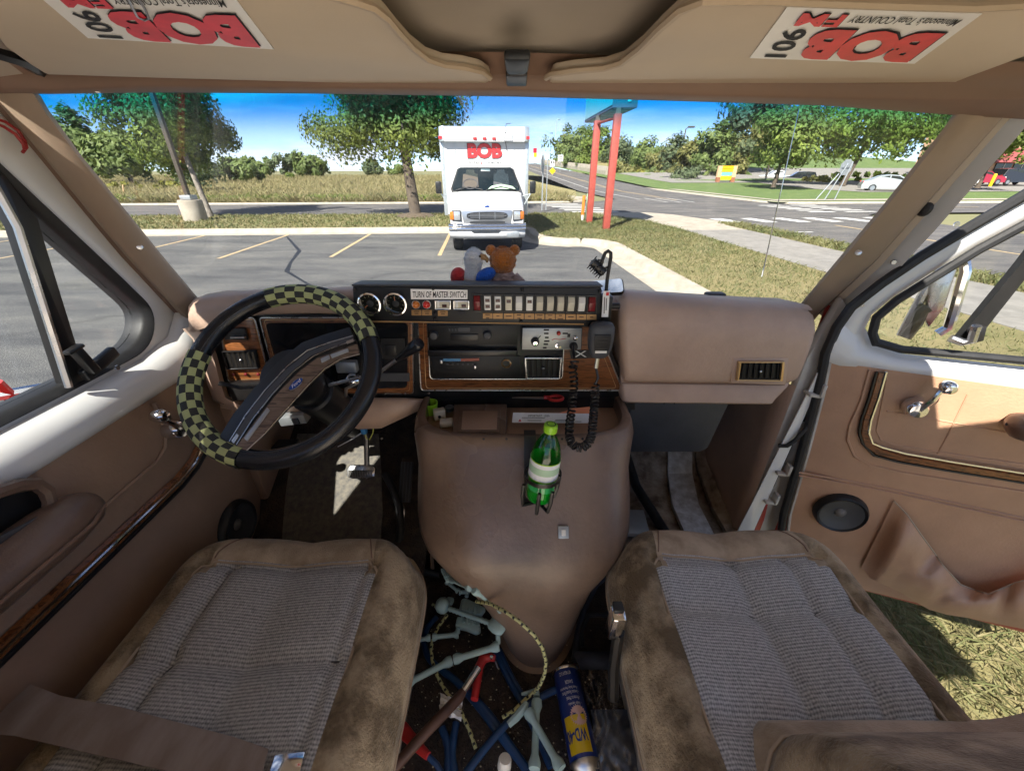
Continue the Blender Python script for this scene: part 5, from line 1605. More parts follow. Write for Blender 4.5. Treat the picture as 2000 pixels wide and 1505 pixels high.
q = MB(); q.tube([Vector((.862, .972, 1.32)), Vector((.85, .958, 1.29)), Vector((.835, .958, 1.25)), Vector((.82, .962, 1.225)), Vector((.80, .97, 1.22))], .006, 8); q.build('door_cable', 'black_rubber', jamb)
q = MB(); q.tube([Vector((.845, .975, 1.22)), Vector((.843, .975, 1.14)), Vector((.842, .978, 1.05))], .0025, 5); q.build('wire', 'ink', jamb)

# ------------------------------------------------------------------ passenger door (swung wide open)
DH = Vector((.88, .97, 0)); DD = Vector((math.sin(R(70)), -math.cos(R(70)), 0)); DN = Vector((-DD.y * -1, 0, 0))
DN = Vector((DD.y, -DD.x, 0))                          # points to the seats / camera side
if DN.dot(CAM - DH) < 0: DN = -DN
def pd(px, py, off=0.0): return on(px, py, DH + DN * off, DN)
def dl(s, z, off=0.0): return DH + DD * s + Vector((0, 0, z)) + DN * off      # along the door, height
pdoor_b = MB()
def dcoord(p): return ((p - DH).dot(DD), p.z)
# white pressed frame: sill band plus slanting window frame
SILL_T = [(1655, 600), (1690, 640), (1706, 672), (1760, 690), (1850, 700), (2000, 716), (2150, 735)]
SILL_B = [(1612, 690), (1614, 702), (1640, 712), (1720, 722), (1850, 740), (2000, 760), (2150, 782)]
rows = []
for a, b in zip(SILL_T, SILL_B):
    rows.append([pd(*a, -.01), pd(lerp(a[0], b[0], .3), lerp(a[1], b[1], .3), .012), pd(lerp(a[0], b[0], .7), lerp(a[1], b[1], .7), .022), pd(*b, .018), pd(b[0], b[1] + 6, .002)])
pdoor_b.loft(rows)
FR_O = [(1612, 702), (1622, 645), (1652, 600), (1720, 545), (1800, 492), (1900, 432), (2000, 372), (2150, 285)]
FR_I = [(1655, 690), (1690, 640), (1702, 615), (1745, 580), (1820, 532), (1910, 478), (2000, 432), (2150, 350)]
rows = [[pd(*a, -.03), pd(*a, .0), pd(lerp(a[0], b[0], .35), lerp(a[1], b[1], .35), .012), pd(lerp(a[0], b[0], .8), lerp(a[1], b[1], .8), .008), pd(*b, -.01)] for a, b in zip(FR_O, FR_I)]
pdoor_b.loft(rows)
pdoor = pdoor_b.build('passenger_door', 'white_paint', van, smooth=60)
q = MB(); q.tube([pd(x, y, .012) for x, y in ((1712, 672), (1704, 650), (1712, 620), (1752, 586), (1826, 540), (1912, 487), (2000, 440), (2150, 360))], .010, 8); q.build('window_gasket', 'black_rubber', pdoor)
q = MB(); q.tube([pd(x, y, .012) for x, y in ((1712, 668), (1760, 682), (1850, 690), (2000, 704), (2150, 720))], .010, 8); q.build('sill_gasket', 'black_rubber', pdoor)
gp = [(1714, 668), (1706, 645), (1716, 618), (1755, 585), (1828, 538), (1912, 486), (2000, 440), (2150, 358), (2150, 718), (2000, 703), (1850, 690), (1760, 682)]
q = MB(); q.prism([pd(x, y, -.012) for x, y in gp], DN * -.004); q.build('window_glass', 'side_glass', pdoor, smooth=0)
q = MB(); q.loft([[pd(1874, 660, .02), pd(1908, 664, .02)], [pd(1990, 520, .02), pd(2022, 520, .02)], [pd(2060, 430, .02), pd(2090, 430, .02)]], thick=DN * -.02); q.build('vent_post', 'satin_black', pdoor)
q = MB(); q.frame_box(pd(1880, 668, .015), pd(1912, 660, .015) - pd(1880, 668, .015), pd(1886, 640, .015) - pd(1880, 668, .015), DN * .02); q.build('latch_base', 'satin_black', pdoor, bevel=.003)
q = MB(); q.tube([pd(1856, 660, .035), pd(1880, 668, .04), pd(1898, 665, .045), pd(1908, 636, .05)], .009, 8); q.build('vent_latch', 'dull_chrome', pdoor)
# rubber seal round the door edge
q = MB(); q.tube([pd(x, y, .014) for x, y in ((2150, 290), (2000, 382), (1900, 440), (1800, 500), (1722, 553), (1662, 600), (1634, 640), (1612, 690), (1598, 760), (1566, 880), (1530, 1005), (1522, 1060), (1545, 1120))], .0115, 8); q.build('door_seal', 'black_rubber', pdoor)
q = MB(); q.tube([pd(x, y, .008) for x, y in ((1622, 700), (1608, 770), (1578, 885), (1543, 1005), (1536, 1060))], .005, 6); q.build('door_edge', 'dirty_white', pdoor)
# upholstered panel: rows down the panel
LE = [(1617, 706), (1608, 760), (1590, 830), (1568, 905), (1548, 980), (1540, 1040), (1560, 1100), (1640, 1140)]
REy = [763, 822, 880, 1005, 1075, 1140, 1190, 1236]
q = MB()
rows = []
for (lx, ly), ry in zip(LE, REy):
    row = []
    for k in range(9):
        t = k / 8
        o = .02 - .012 * (1 - sstep(0, .06, t))
        row.append(pd(lerp(lx, 2150, t), lerp(ly, ry + (ry - ly) * .30, t), o))
    rows.append(row)
q.loft(rows, thick=DN * -.03); q.build('door_panel', 'door_vinyl', pdoor, smooth=60)
def pline(pts, off): return [pd(x, y, off) for x, y in pts]
TR = [(1722, 726), (1708, 775), (1692, 820), (1688, 845), (1695, 865), (1715, 880), (1760, 892), (1850, 908), (2000, 932), (2150, 958)]
def band3(q, P, off, w, t):
    P = pline(P, off)
    rows = []
    for i, c in enumerate(P):
        tg = (P[min(i + 1, len(P) - 1)] - P[max(i - 1, 0)]).normalized()
        n = DN.cross(tg).normalized()
        rows.append([c - n * w, c - n * w * .6 + DN * t, c + n * w * .6 + DN * t, c + n * w])
    q.loft(rows)
q = MB(); band3(q, TR, .022, .013, .008); q.build('trim_strip', 'wood_grain', pdoor, smooth=30)
q = MB(); q.tube(pline([(x + 8, y - 7) if i > 4 else (x + 9, y) for i, (x, y) in enumerate(TR)], .03), .0035, 6); q.build('trim_chrome', 'chrome', pdoor)
q = MB(); q.tube(pline([(x - 8, y + 9) if i > 4 else (x - 10, y) for i, (x, y) in enumerate(TR)], .026), .004, 6); q.build('trim_edge', 'satin_black', pdoor)
for P in ([(1698, 722), (1682, 780), (1660, 830), (1655, 858), (1668, 890), (1700, 908), (1760, 922), (2000, 960), (2150, 986)],
          [(1560, 922), (1640, 936), (1750, 957), (2000, 1012), (2150, 1048)], [(1560, 928), (1640, 942), (1750, 963), (2000, 1018), (2150, 1054)]):
    q = MB(); q.tube(pline(P, .021), .0035, 6); q.build('welt', 'door_vinyl', pdoor)
for P in ([(1732, 802), (1800, 814), (1900, 832), (2000, 850)], [(1832, 885), (1850, 852), (1890, 770)], [(1732, 740), (1720, 800), (1712, 840), (1720, 858), (1745, 868), (1900, 892), (2000, 906)]):
    q = MB(); q.tube(pline(P, .0205), .002, 5); q.build('stitched_seam', 'door_vinyl', pdoor)
crank(pdoor, pd(1782, 790, .02), DN, pd(1832, 740, .02))
c0 = pd(1640, 998, .02); speaker(pdoor, c0, DN, .068)
q = MB()
rows = []
for t, s in ((0, .1), (.03, .5), (.08, .85), (.2, 1), (.5, 1), (1, 1)):
    c = pd(lerp(1966, 2200, t), lerp(828, 866, t), .055)
    rows.append([c + DN * (.045 * s * math.cos(a)) + Vector((0, 0, .034 * s * math.sin(a))) for a in [2 * math.pi * k / 12 for k in range(12)]])
q.loft(rows, closed=True); q.build('armrest', 'armrest_brown', pdoor, smooth=60)
# sagging torn map pocket
rnd = random.Random(5)
TOPE = [(1746, 978), (1772, 1005), (1800, 1045), (1822, 1075), (1840, 1102), (1858, 1122), (1876, 1141), (1905, 1152), (1931, 1160), (1958, 1148), (1984, 1137), (2020, 1128), (2150, 1110)]
BOTE = [(1682, 1108), (1700, 1128), (1722, 1140), (1745, 1150), (1768, 1162), (1790, 1176), (1815, 1190), (1850, 1200), (1890, 1206), (1930, 1214), (1970, 1222), (2020, 1232), (2150, 1262)]
rows = []
for j in range(9):
    t = j / 8
    row = []
    for i, (a, b) in enumerate(zip(TOPE, BOTE)):
        for h in range(3):
            u = i + h / 3
            if i == len(TOPE) - 1 and h: break
            a2, b2 = TOPE[min(i + 1, 12)], BOTE[min(i + 1, 12)]
            ax, ay = lerp(a[0], a2[0], h / 3), lerp(a[1], a2[1], h / 3)
            bx, by = lerp(b[0], b2[0], h / 3), lerp(b[1], b2[1], h / 3)
            fold = (.024 * (abs(math.sin(u * .95 + t * .9)) - .5) + .012 * (abs(math.sin(u * 1.7 - t * 1.9 + .6)) - .5) + .003 * math.sin(u * 5.1 + t)) * (1 - .75 * sstep(.6, 1, t))
            off = .03 + .055 * math.sin(math.pi * min(1, t * .75 + .12)) * sstep(0, 2, u) + fold * (1 - .5 * t) * sstep(-.2, 1.2, u)
            row.append(pd(lerp(ax, bx, t), lerp(ay, by, t), max(.024, off)))
    rows.append(row)
q = MB(); q.loft(rows); q.build('map_pocket', 'door_vinyl', pdoor, smooth=80)
q = MB(); q.tube(rows[0], .0022, 6); q.build('pocket_hem', 'piping', pdoor)
# outer skin and mirror of the open door
q = MB(); q.prism([dl(0, .66, -.03), dl(1.1, .66, -.03), dl(1.1, 1.50, -.03), dl(0.02, 1.50, -.03)], DN * -.05); q.build('door_skin', 'red_paint', pdoor, bevel=.015)
mr = MB(); mr.tube([pd(x, y, -.30) for x, y in ((1760, 655), (1800, 580), (1822, 545))], .012, 8); mrr = mr.build('side_mirror', 'dull_chrome', van)
q = MB(); q.tube([pd(x, y, -.28) for x, y in ((1868, 505), (1884, 512), (1885, 530), (1862, 610), (1852, 640), (1832, 652))], .013, 8); q.build('mirror_loop', 'chrome', mrr)
q = MB(); q.prism([pd(x, y, -.28) for x, y in ((1822, 540), (1868, 500), (1876, 508), (1846, 600), (1815, 640), (1806, 620))], DN * -.02); q.build('mirror_housing', 'dull_chrome', mrr, bevel=.004)
q = MB(); q.tube([pd(x, y, -.28) for x, y in ((1768, 658), (1790, 630), (1800, 608), (1812, 600))], .016, 8); q.build('mirror_bracket', 'satin_black', mrr)
for x, y in ((1745, 512), (1868, 438), (1683, 596)):
    q = MB(); q.lathe([(.006, 0), (.005, .003)], pd(x, y, .014), DN, 8); q.build('screw', 'dull_chrome', pdoor)

# ------------------------------------------------------------------ sun visors
VN = Vector((0, 0.11, 1)).normalized(); VP = Vector((0, .74, 2.062))
def vz(px, py, off=0.0): return on(px, py, VP - VN * off, VN)
def visor(outline, pipe, corners, label):
    q = MB()
    pts = [vz(*p) for p in outline]
    q.prism(pts, VN * .014)
    v = q.build('sun_visor', 'visor_vinyl', van, bevel=.006)
    v['label'] = label
    q = MB(); q.tube([vz(x, y, .001) for x, y in pipe], .0042, 6); q.build('edge_piping', 'piping', v)
    BL, BR, TR_, TL_ = [vz(*c, off=.0015) for c in corners]
    q = MB(); q.prism([BL, BR, TR_, TL_], VN * .0008); st = q.build('sticker', 'sticker_white', v, smooth=0)
    # as read: left = picture right, up = picture down
    def uv(s, t): return (TR_ * (1 - s) + TL_ * s) * (1 - t) + (BR * (1 - s) + BL * s) * t - VN * .0012
    def put(body, s0, t0, s1, t1, m, bold=0.0, dn=0.0, slant=0.0):
        vs, fs = text_verts(body, bold)
        q = MB(); q.add([uv(lerp(s0, s1, x + slant * (y - .5)), lerp(t0, t1, y)) - VN * dn for x, y in vs], fs); q.build('lettering', m, st, smooth=0, fix=False)
    def put_v(body, s0, t0, s1, t1, m, bold=0.0):
        vs, fs = text_verts(body, bold)
        q = MB(); q.add([uv(lerp(s0, s1, y), lerp(t1, t0, x)) for x, y in vs], fs); q.build('lettering', m, st, smooth=0, fix=False)
    put('BOB', .055, .27, .755, .92, 'ink', .06)
    put('BOB', .065, .29, .76, .94, 'sticker_red', .06, .0006)
    put("Minnesota's Total COUNTRY", .07, .07, .64, .19, 'ink', .01, 0, .015)
    put('FM', .67, .04, .90, .25, 'ink', .03)
    put('FM', .675, .05, .905, .26, 'sticker_red', .03, .0006)
    put_v('106', .80, .33, .93, .93, 'ink', .02)
    return v
visor([(90, 148), (320, 155), (620, 163), (955, 171), (957, 150), (940, 138), (905, 130), (868, 126), (835, 115), (805, 92), (780, 65), (755, 35), (728, 14), (690, 2), (640, -12), (500, -20), (100, -35), (-40, 20), (10, 95), (60, 130)],
      [(957, 152), (940, 139), (905, 131), (868, 127), (835, 116), (805, 93), (780, 66), (755, 36), (728, 15), (690, 3), (640, -11)],
      [(172, 75), (535, 97), (452, -12), (60, -20)], 'left sun visor with a crumpled radio sticker')
visor([(1066, 178), (1400, 183), (1772, 191), (1830, 178), (1900, 150), (2010, 110), (2100, 60), (2060, 5), (1900, 14), (1700, 8), (1500, 0), (1372, 2), (1330, 20), (1290, 55), (1250, 95), (1215, 122), (1180, 133), (1120, 138), (1078, 145)],
      [(1066, 152), (1078, 145), (1120, 138), (1180, 133), (1215, 122), (1250, 95), (1290, 55), (1330, 20), (1372, 2), (1500, 1), (1700, 9), (1900, 15), (2060, 6)],
      [(1464, 114), (1786, 125), (1918, 28), (1538, 14)], 'right sun visor with a flat radio sticker')
q = MB(); q.tube([vz(955, 160, -.01), vz(1066, 163, -.01)], .006, 8); q.build('visor_rod', 'black_plastic', van)
for px, py in ((957, 158), (1066, 160)):
    q = MB(); q.box(vz(px, py, -.008), (.012, .03, .026)); q.build('visor_end_cap', 'piping', van, bevel=.003)
mb_ = vz(1009, 145, .004)
q = MB(); q.prism([vz(x, y, .012) for x, y in ((984, 118), (1036, 118), (1032, 142), (1026, 148), (992, 148), (988, 142))], VN * .012); br = q.build('mirror_bracket', 'black_plastic', van, bevel=.004)
q = MB(); q.prism([vz(x, y, .008) for x, y in ((988, 149), (1030, 149), (1029, 170), (989, 170))], VN * .01); q.build('clip_jaw', 'satin_black', br, bevel=.003)
for P in ([(-20, 100), (40, 118), (78, 138)], [(1880, 172), (1915, 160), (1960, 140)]):
    q = MB(); q.tube([vz(x, y, -.012) for x, y in P], .008, 6); q.build('visor_pivot', 'black_plastic', van)
# wire clip on the left visor sticker
q = MB(); q.tube([vz(x, y, .004) for x, y in ((245, -12), (258, 15), (268, 33), (282, 40), (290, 36), (285, 22), (272, 0), (266, -12))], .0012, 5)
tag(q.build('wire_clip', 'steel'), 'small bent wire clip pinching the left visor sticker', 'clip')
# red wires hanging from the left pillar
q = MB(); q.tube([at(x, y, x=-.85) for x, y in ((-20, 228), (10, 238), (35, 255), (48, 275), (52, 288), (44, 298))], .0025, 6); q.build('loose_wire', 'wire_red', van)
q = MB(); q.tube([at(x, y, x=-.845) for x, y in ((-20, 236), (8, 248), (30, 262), (46, 282), (48, 292))], .0025, 6); q.build('loose_wire', 'wire_red', van)

# ------------------------------------------------------------------ dashboard
q = MB()                                               # deck from the panels to the glass
rows = []
for x in (-.79, -.74, -.6, -.3, 0, .3, .6, .70, .742):
    rows.append([Vector((x, .955, 1.645)), Vector((x, .975, 1.662 - .02 * max(0, x - .2))), Vector((x, 1.02, 1.667 - .04 * max(0, x - .2))), Vector((x, 1.10, 1.655 - .04 * max(0, x - .2))), Vector((x, 1.24, 1.58))])
q.loft(rows); dash = q.build('dashboard', 'tan_vinyl', van, smooth=60)
dash['label'] = 'tan padded dashboard with wood grain panels'
# right hand padded box with rounded end
prof = [(1.16, 1.665), (1.02, 1.700), (.975, 1.706), (.945, 1.698), (.928, 1.675), (.918, 1.64), (.914, 1.58), (.914, 1.50), (.918, 1.472), (.928, 1.460), (.940, 1.456), (.930, 1.44), (.922, 1.402), (.93, 1.394), (1.1, 1.392)]
xs = [(.262, .86, 0), (.268, .97, .0), (.28, 1, 0), (.45, 1, 0), (.62, 1, 0), (.70, 1, 0), (.728, .99, .004), (.744, .94, .012), (.752, .84, .03)]
rows = []
for x, k, d in xs:
    cy, cz = 1.03, 1.55
    rows.append([Vector((x - (.035 * sstep(1.46, 1.40, z) if x > .7 else 0) + (.03 * sstep(1.66, 1.42, z) if x < .3 else 0), lerp(cy, y, k) + (.0), lerp(cz, z, k) - (.006 + .030 * sstep(1.56, 1.70, z)) * (x - .26) / .5 - .022 * sstep(1.56, 1.70, z))) for y, z in prof])
q = MB(); q.loft(rows); q.poly(rows[-1]); q.poly(rows[0]); gb = q.build('dash_box', 'tan_vinyl', van, smooth=55)
gb['label'] = 'big tan padded box of the dashboard before the passenger seat'
q = MB(); q.tube([Vector((x, .9285, 1.4555 - .006 * (x - .26) / .5)) for x in (.29, .4, .5, .6, .7, .72)], .0022, 5); q.build('seam', 'header_brown', gb)
def D(px, py, y=.945): return at(px, py, y=y)
def vent(pts, y, parent, n=6, frame='dull_chrome', depth=.03):
    """pts: TL TR BR BL in picture pixels"""
    P = [D(*p, y=y) for p in pts]
    c = sum(P, Vector()) / 4
    I = [c + (p - c) * .88 for p in P]
    q = MB(); q.ring_prism(P, I, (0, -.008, 0)); v = q.build('air_vent', frame, parent, bevel=.0015)
    q = MB(); q.prism([p + Vector((0, -.001, 0)) for p in I], (0, .002, 0)); q.build('vent_cavity', 'panel_black', v, smooth=0)
    for i in range(n):
        t = (i + .5) / n
        a, b = I[0].lerp(I[1], t), I[3].lerp(I[2], t)
        q = MB(); q.frame_box(a + Vector((-.001, -.006, -.002)), Vector((.004, .002, 0)), Vector((0.004, .006, 0)), b - a + Vector((0, 0, .004))); q.build('vent_slat', 'satin_black', v)
    q = MB(); q.ball(c + Vector((0, -.006, 0)), .004, 8, 6); q.build('vent_knob', 'dull_chrome', v)
    return v
# recessed right vent in the padded box
P = [(1432, 699), (1541, 699), (1535, 752), (1428, 748)]
q = MB(); q.prism([D(*p, y=.9125) for p in P], (0, .004, 0)); rb = q.build('vent_recess', 'tan_vinyl', gb, bevel=.003)
vent([(1440, 704), (1530, 704), (1526, 742), (1435, 741)], .912, gb, 7, 'gold_line')
for px, py in ((1297, 788), (1317, 788)):
    q = MB(); q.lathe([(.0025, 0), (.002, .001)], D(px, py, .921), (0, -1, 0), 8); q.build('screw_hole', 'ink', gb)
# left brow over the instruments
rows = []
for px, (t, m_, b) in ((368, (600, 620, 646)), (378, (586, 612, 648)), (400, (578, 606, 640)), (440, (572, 600, 622)), (520, (566, 594, 612)), (620, (563, 592, 610)), (700, (561, 590, 612)), (830, (561, 590, 615))):
    rows.append([D(px, t - 2, 1.02), D(px, t, .955), D(px, lerp(t, m_, .3), .918), D(px, m_, .905), D(px, b, .910), D(px, b + 2, .95)])
q = MB(); q.loft(rows); q.build('instrument_brow', 'tan_vinyl', dash, smooth=60)
q = MB(); rows = []
for px, py in ((372, 640), (392, 660), (408, 700), (420, 745), (432, 780), (470, 800), (500, 806)):
    rows.append([D(px - 16, py + 2, .95), D(px - 8, py, .925), D(px + 8, py - 4, .925), D(px + 16, py - 6, .945)])
q.loft(rows); q.build('instrument_edge', 'tan_vinyl', dash, smooth=60)
# black backing board
q = MB(); q.prism([D(400, 612, .962), D(1166, 620, .962), D(1232, 772, .962), D(1226, 778, .962), D(440, 776, .962)], (0, .01, 0)); back = q.build('panel_board', 'satin_black', van, bevel=.002)
back['label'] = 'wood grain instrument and radio panel'
def rrect(pts, r=8, n=4):
    """rounded outline through 4 picture corners"""
    out = []
    for i in range(4):
        p0, p1, p2 = Vector(pts[i - 1]), Vector(pts[i]), Vector(pts[(i + 1) % 4])
        a, b = p1 + (p0 - p1).normalized() * r, p1 + (p2 - p1).normalized() * r
        for k in range(n + 1):
            t = k / n
            out.append(tuple(a.lerp(p1, t).lerp(p1.lerp(b, t), t)))
    return out
def outline(q, pts, y, r=.0018):
    q.tube([D(*p, y=y) for p in pts], r, 6, closed=True)
def wood_panel(corners, r, y, parent):
    o = rrect(corners, r)
    q = MB(); q.prism([D(*p, y=y) for p in o], (0, .006, 0)); w = q.build('wood_panel', 'wood_grain', parent, bevel=.001)
    q = MB(); outline(q, o, y - .001); q.build('chrome_border', 'dull_chrome', w)
    c = Vector((sum(p[0] for p in o) / len(o), sum(p[1] for p in o) / len(o)))
    q = MB(); outline(q, [tuple(c + (Vector(p) - c) * .945) for p in o], y - .0005, .0008); q.build('gold_pinstripe', 'gold_line', w)
    return w
wl_ = wood_panel([(428, 622), (497, 620), (528, 742), (446, 746)], 8, .952, back)
vent([(434, 684), (502, 682), (510, 718), (446, 720)], .948, wl_, 6, 'satin_black')
q = MB(); q.prism([D(x, y, .949) for x, y in ((438, 640), (482, 640), (486, 662), (442, 662))], (0, -.006, 0)); sw_ = q.build('wiper_switch', 'satin_black', wl_, bevel=.001)
q = MB(); write(q, 'WIPE', D(448, 652, .9418), D(462, 652, .9418) - D(448, 652, .9418), (0, 0, .005)); q.build('lettering', 'white_plastic', sw_, smooth=0, fix=False) if False else None
q = MB(); q.box(D(465, 658, .938), (.035, .008, .004)); q.build('slider', 'dull_chrome', sw_)
for px in (457, 481, 505):
    q = MB(); q.lathe([(.004, 0), (.004, .004), (.001, .006)], D(px, 730, .949), (0, -1, 0), 10); q.build('warning_lamp', 'dark_red_plastic', wl_)
q = MB(); q.prism([D(x, y, .945) for x, y in ((452, 742), (530, 740), (538, 770), (462, 776))], (0, -.02, 0)); q.build('headlamp_switch', 'satin_black', back, bevel=.003)
q = MB(); q.prism([D(x, y, .946) for x, y in ((458, 768), (540, 764), (542, 776), (464, 778))], (0, -.018, 0)); q.build('chrome_ledge', 'dull_chrome', back, bevel=.002)
wc = wood_panel([(507, 620), (806, 620), (808, 768), (545, 768)], 7, .952, back)
cl_ = rrect([(519, 630), (797, 630), (796, 757), (556, 757)], 10)
q = MB(); q.prism([D(*p, y=.950) for p in cl_], (0, -.003, 0)); ic = q.build('instrument_glass', 'dash_glass', back, smooth=0)
q = MB(); q.prism([D(x, y, .9465) for x, y in ((745, 660), (790, 660), (792, 700), (748, 700))], (0, -.002, 0)); q.build('gauge_block', 'panel_black', ic, smooth=0)
q = MB(); q.prism([D(x, y, .9465) for x, y in ((752, 672), (774, 672), (775, 692), (753, 692))], (0, -.006, 0)); q.build('trip_knob', 'satin_black', ic, bevel=.002)
q = MB(); q.prism([D(x, y, .9465) for x, y in ((726, 728), (800, 728), (800, 744), (728, 744))], (0, -.002, 0)); q.build('lower_scale', 'grey_plastic', ic, smooth=0)
for px in (752, 792, 838):
    q = MB(); q.lathe([(.0035, 0), (.003, .002)], D(px, 768 - 0, .948), (0, -1, 0), 8); q.build('screw', 'dull_chrome', back)
# centre: radio, heater, vent in a wood surround
wr = wood_panel([(816, 624), (1160, 622), (1216, 762), (822, 762)], 8, .952, back)
rc = rrect([(834, 628), (1104, 628), (1098, 740), (840, 740)], 8)
q = MB(); q.prism([D(*p, y=.951) for p in rc], (0, -.006, 0)); rb_ = q.build('centre_bezel', 'satin_black', back, bevel=.002)
q = MB(); outline(q, rc, .9445, .0013); q.build('bezel_line', 'dull_chrome', rb_)
rad = MB(); rad.prism([D(x, y, .944) for x, y in ((838, 634), (1012, 634), (1010, 672), (840, 672))], (0, .02, 0)); rad.prism([D(x, y, .944) for x, y in ((838, 634), (1012, 634), (1010, 672), (840, 672))], (0, -.004, 0)); radio = rad.build('car_radio', 'panel_black', back, bevel=.001)
for px in (848, 952):
    q = MB(); q.lathe([(.011, 0), (.011, .008), (.009, .012), (.003, .013)], D(px, 653, .940), (0, -1, 0), 16); q.build('radio_knob', 'grey_plastic', radio)
q = MB(); q.prism([D(x, y, .9395) for x, y in ((880, 652), (934, 652), (934, 664), (880, 664))], (0, -.003, 0)); q.build('cassette_door', 'satin_black', radio, bevel=.001)
q = MB(); q.prism([D(x, y, .9395) for x, y in ((896, 639), (918, 639), (918, 647), (896, 647))], (0, -.002, 0)); q.build('display', 'grey_plastic', radio, smooth=0)
for i in range(4):
    q = MB(); q.box(D(878 + i * 6, 643, .939), (.004, .004, .008)); q.build('radio_button', 'grey_plastic', radio)
q = MB(); q.prism([D(x, y, .9445) for x, y in ((838, 678), (1010, 678), (1010, 690), (838, 690))], (0, -.02, 0)); q.build('centre_shelf', 'satin_black', rb_, bevel=.003)
htr = MB(); htr.prism([D(x, y, .944) for x, y in ((842, 694), (1016, 694), (1016, 736), (846, 736))], (0, -.003, 0)); heat = htr.build('heater_control', 'panel_black', back, bevel=.001)
q = MB(); q.prism([D(x, y, .9405) for x, y in ((866, 700), (900, 700), (900, 705), (866, 705))], (0, -.001, 0)); q.build('cold_scale', 'heater_blue', heat, smooth=0)
q = MB(); q.prism([D(x, y, .9405) for x, y in ((900, 700), (936, 699), (936, 704), (900, 705))], (0, -.001, 0)); q.build('hot_scale', 'heater_red', heat, smooth=0)
q = MB(); q.tube([D(936, 697, .9398), D(936, 705, .9398), D(868, 707, .9398)], .0006, 4); q.build('scale_line', 'dull_chrome', heat)
for px, py in ((862, 705), (928, 716)):
    q = MB(); q.box(D(px, py, .935), (.006, .012, .010)); q.build('slide_lever', 'dull_chrome', heat, bevel=.001)
for i in range(6):
    q = MB(); q.box(D(874 + i * 10, 711, .9402), (.005, .0015, .004)); q.build('scale_mark', 'grey_plastic', heat)
q = MB(); q.lathe([(.012, 0), (.013, .004), (.0105, .006), (.0095, .001), (.002, -.012)], D(989, 709, .941), (0, -1, 0), 18, cap=False); q.build('lighter_socket', 'gold_line', back)
vent([(1024, 696), (1098, 696), (1095, 738), (1026, 738)], .943, back, 6, 'dull_chrome')
q = MB(); q.prism([D(x, y, .9505) for x, y in ((1112, 684), (1172, 682), (1176, 698), (1115, 700))], (0, -.002, 0)); xp = q.build('name_plate', 'panel_black', back, smooth=0)
q = MB(); write(q, 'X', D(1122, 697, .9478), D(1146, 697, .9478) - D(1122, 697, .9478), D(1122, 685, .9478) - D(1122, 697, .9478)); q.build('lettering', 'white_plastic', xp, smooth=0, fix=False)
# lower dash left of the engine cover and strip above it
q = MB(); rows = []
for px, t, b, y in ((430, 776, 796, .93), (480, 786, 806, .92), (540, 780, 800, .93), (620, 776, 812, .93), (700, 776, 838, .92), (745, 776, 836, .92), (790, 776, 815, .93), (822, 778, 800, .95), (835, 778, 790, .96)):
    rows.append([D(px, t, .955), D(px, t + 4, .945), D(px, lerp(t, b, .6), y), D(px, b, y + .01), D(px, b, 1.05)])
q.loft(rows); q.build('lower_dash', 'tan_vinyl', dash, smooth=60)
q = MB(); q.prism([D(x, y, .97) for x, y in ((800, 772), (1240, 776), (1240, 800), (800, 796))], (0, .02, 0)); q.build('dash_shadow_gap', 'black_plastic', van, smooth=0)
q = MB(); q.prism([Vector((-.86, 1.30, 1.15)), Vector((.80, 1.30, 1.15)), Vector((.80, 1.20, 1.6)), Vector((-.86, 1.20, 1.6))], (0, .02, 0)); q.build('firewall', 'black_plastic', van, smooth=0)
# heater box under the right side
q = MB(); q.prism([Vector((x, 1.02, z)) for x, z in ((.36, 1.40), (.66, 1.40), (.625, 1.165), (.60, 1.152), (.38, 1.152), (.345, 1.165))], (0, .2, .03)); q.build('heater_box', 'grey_plastic', van, bevel=.012)
q = MB(); q.prism([Vector((x, 1.05, z)) for x, z in ((.28, 1.40), (.37, 1.40), (.35, 1.15), (.30, 1.12))], (0, .2, 0)); q.build('heater_duct', 'black_plastic', van, bevel=.01)

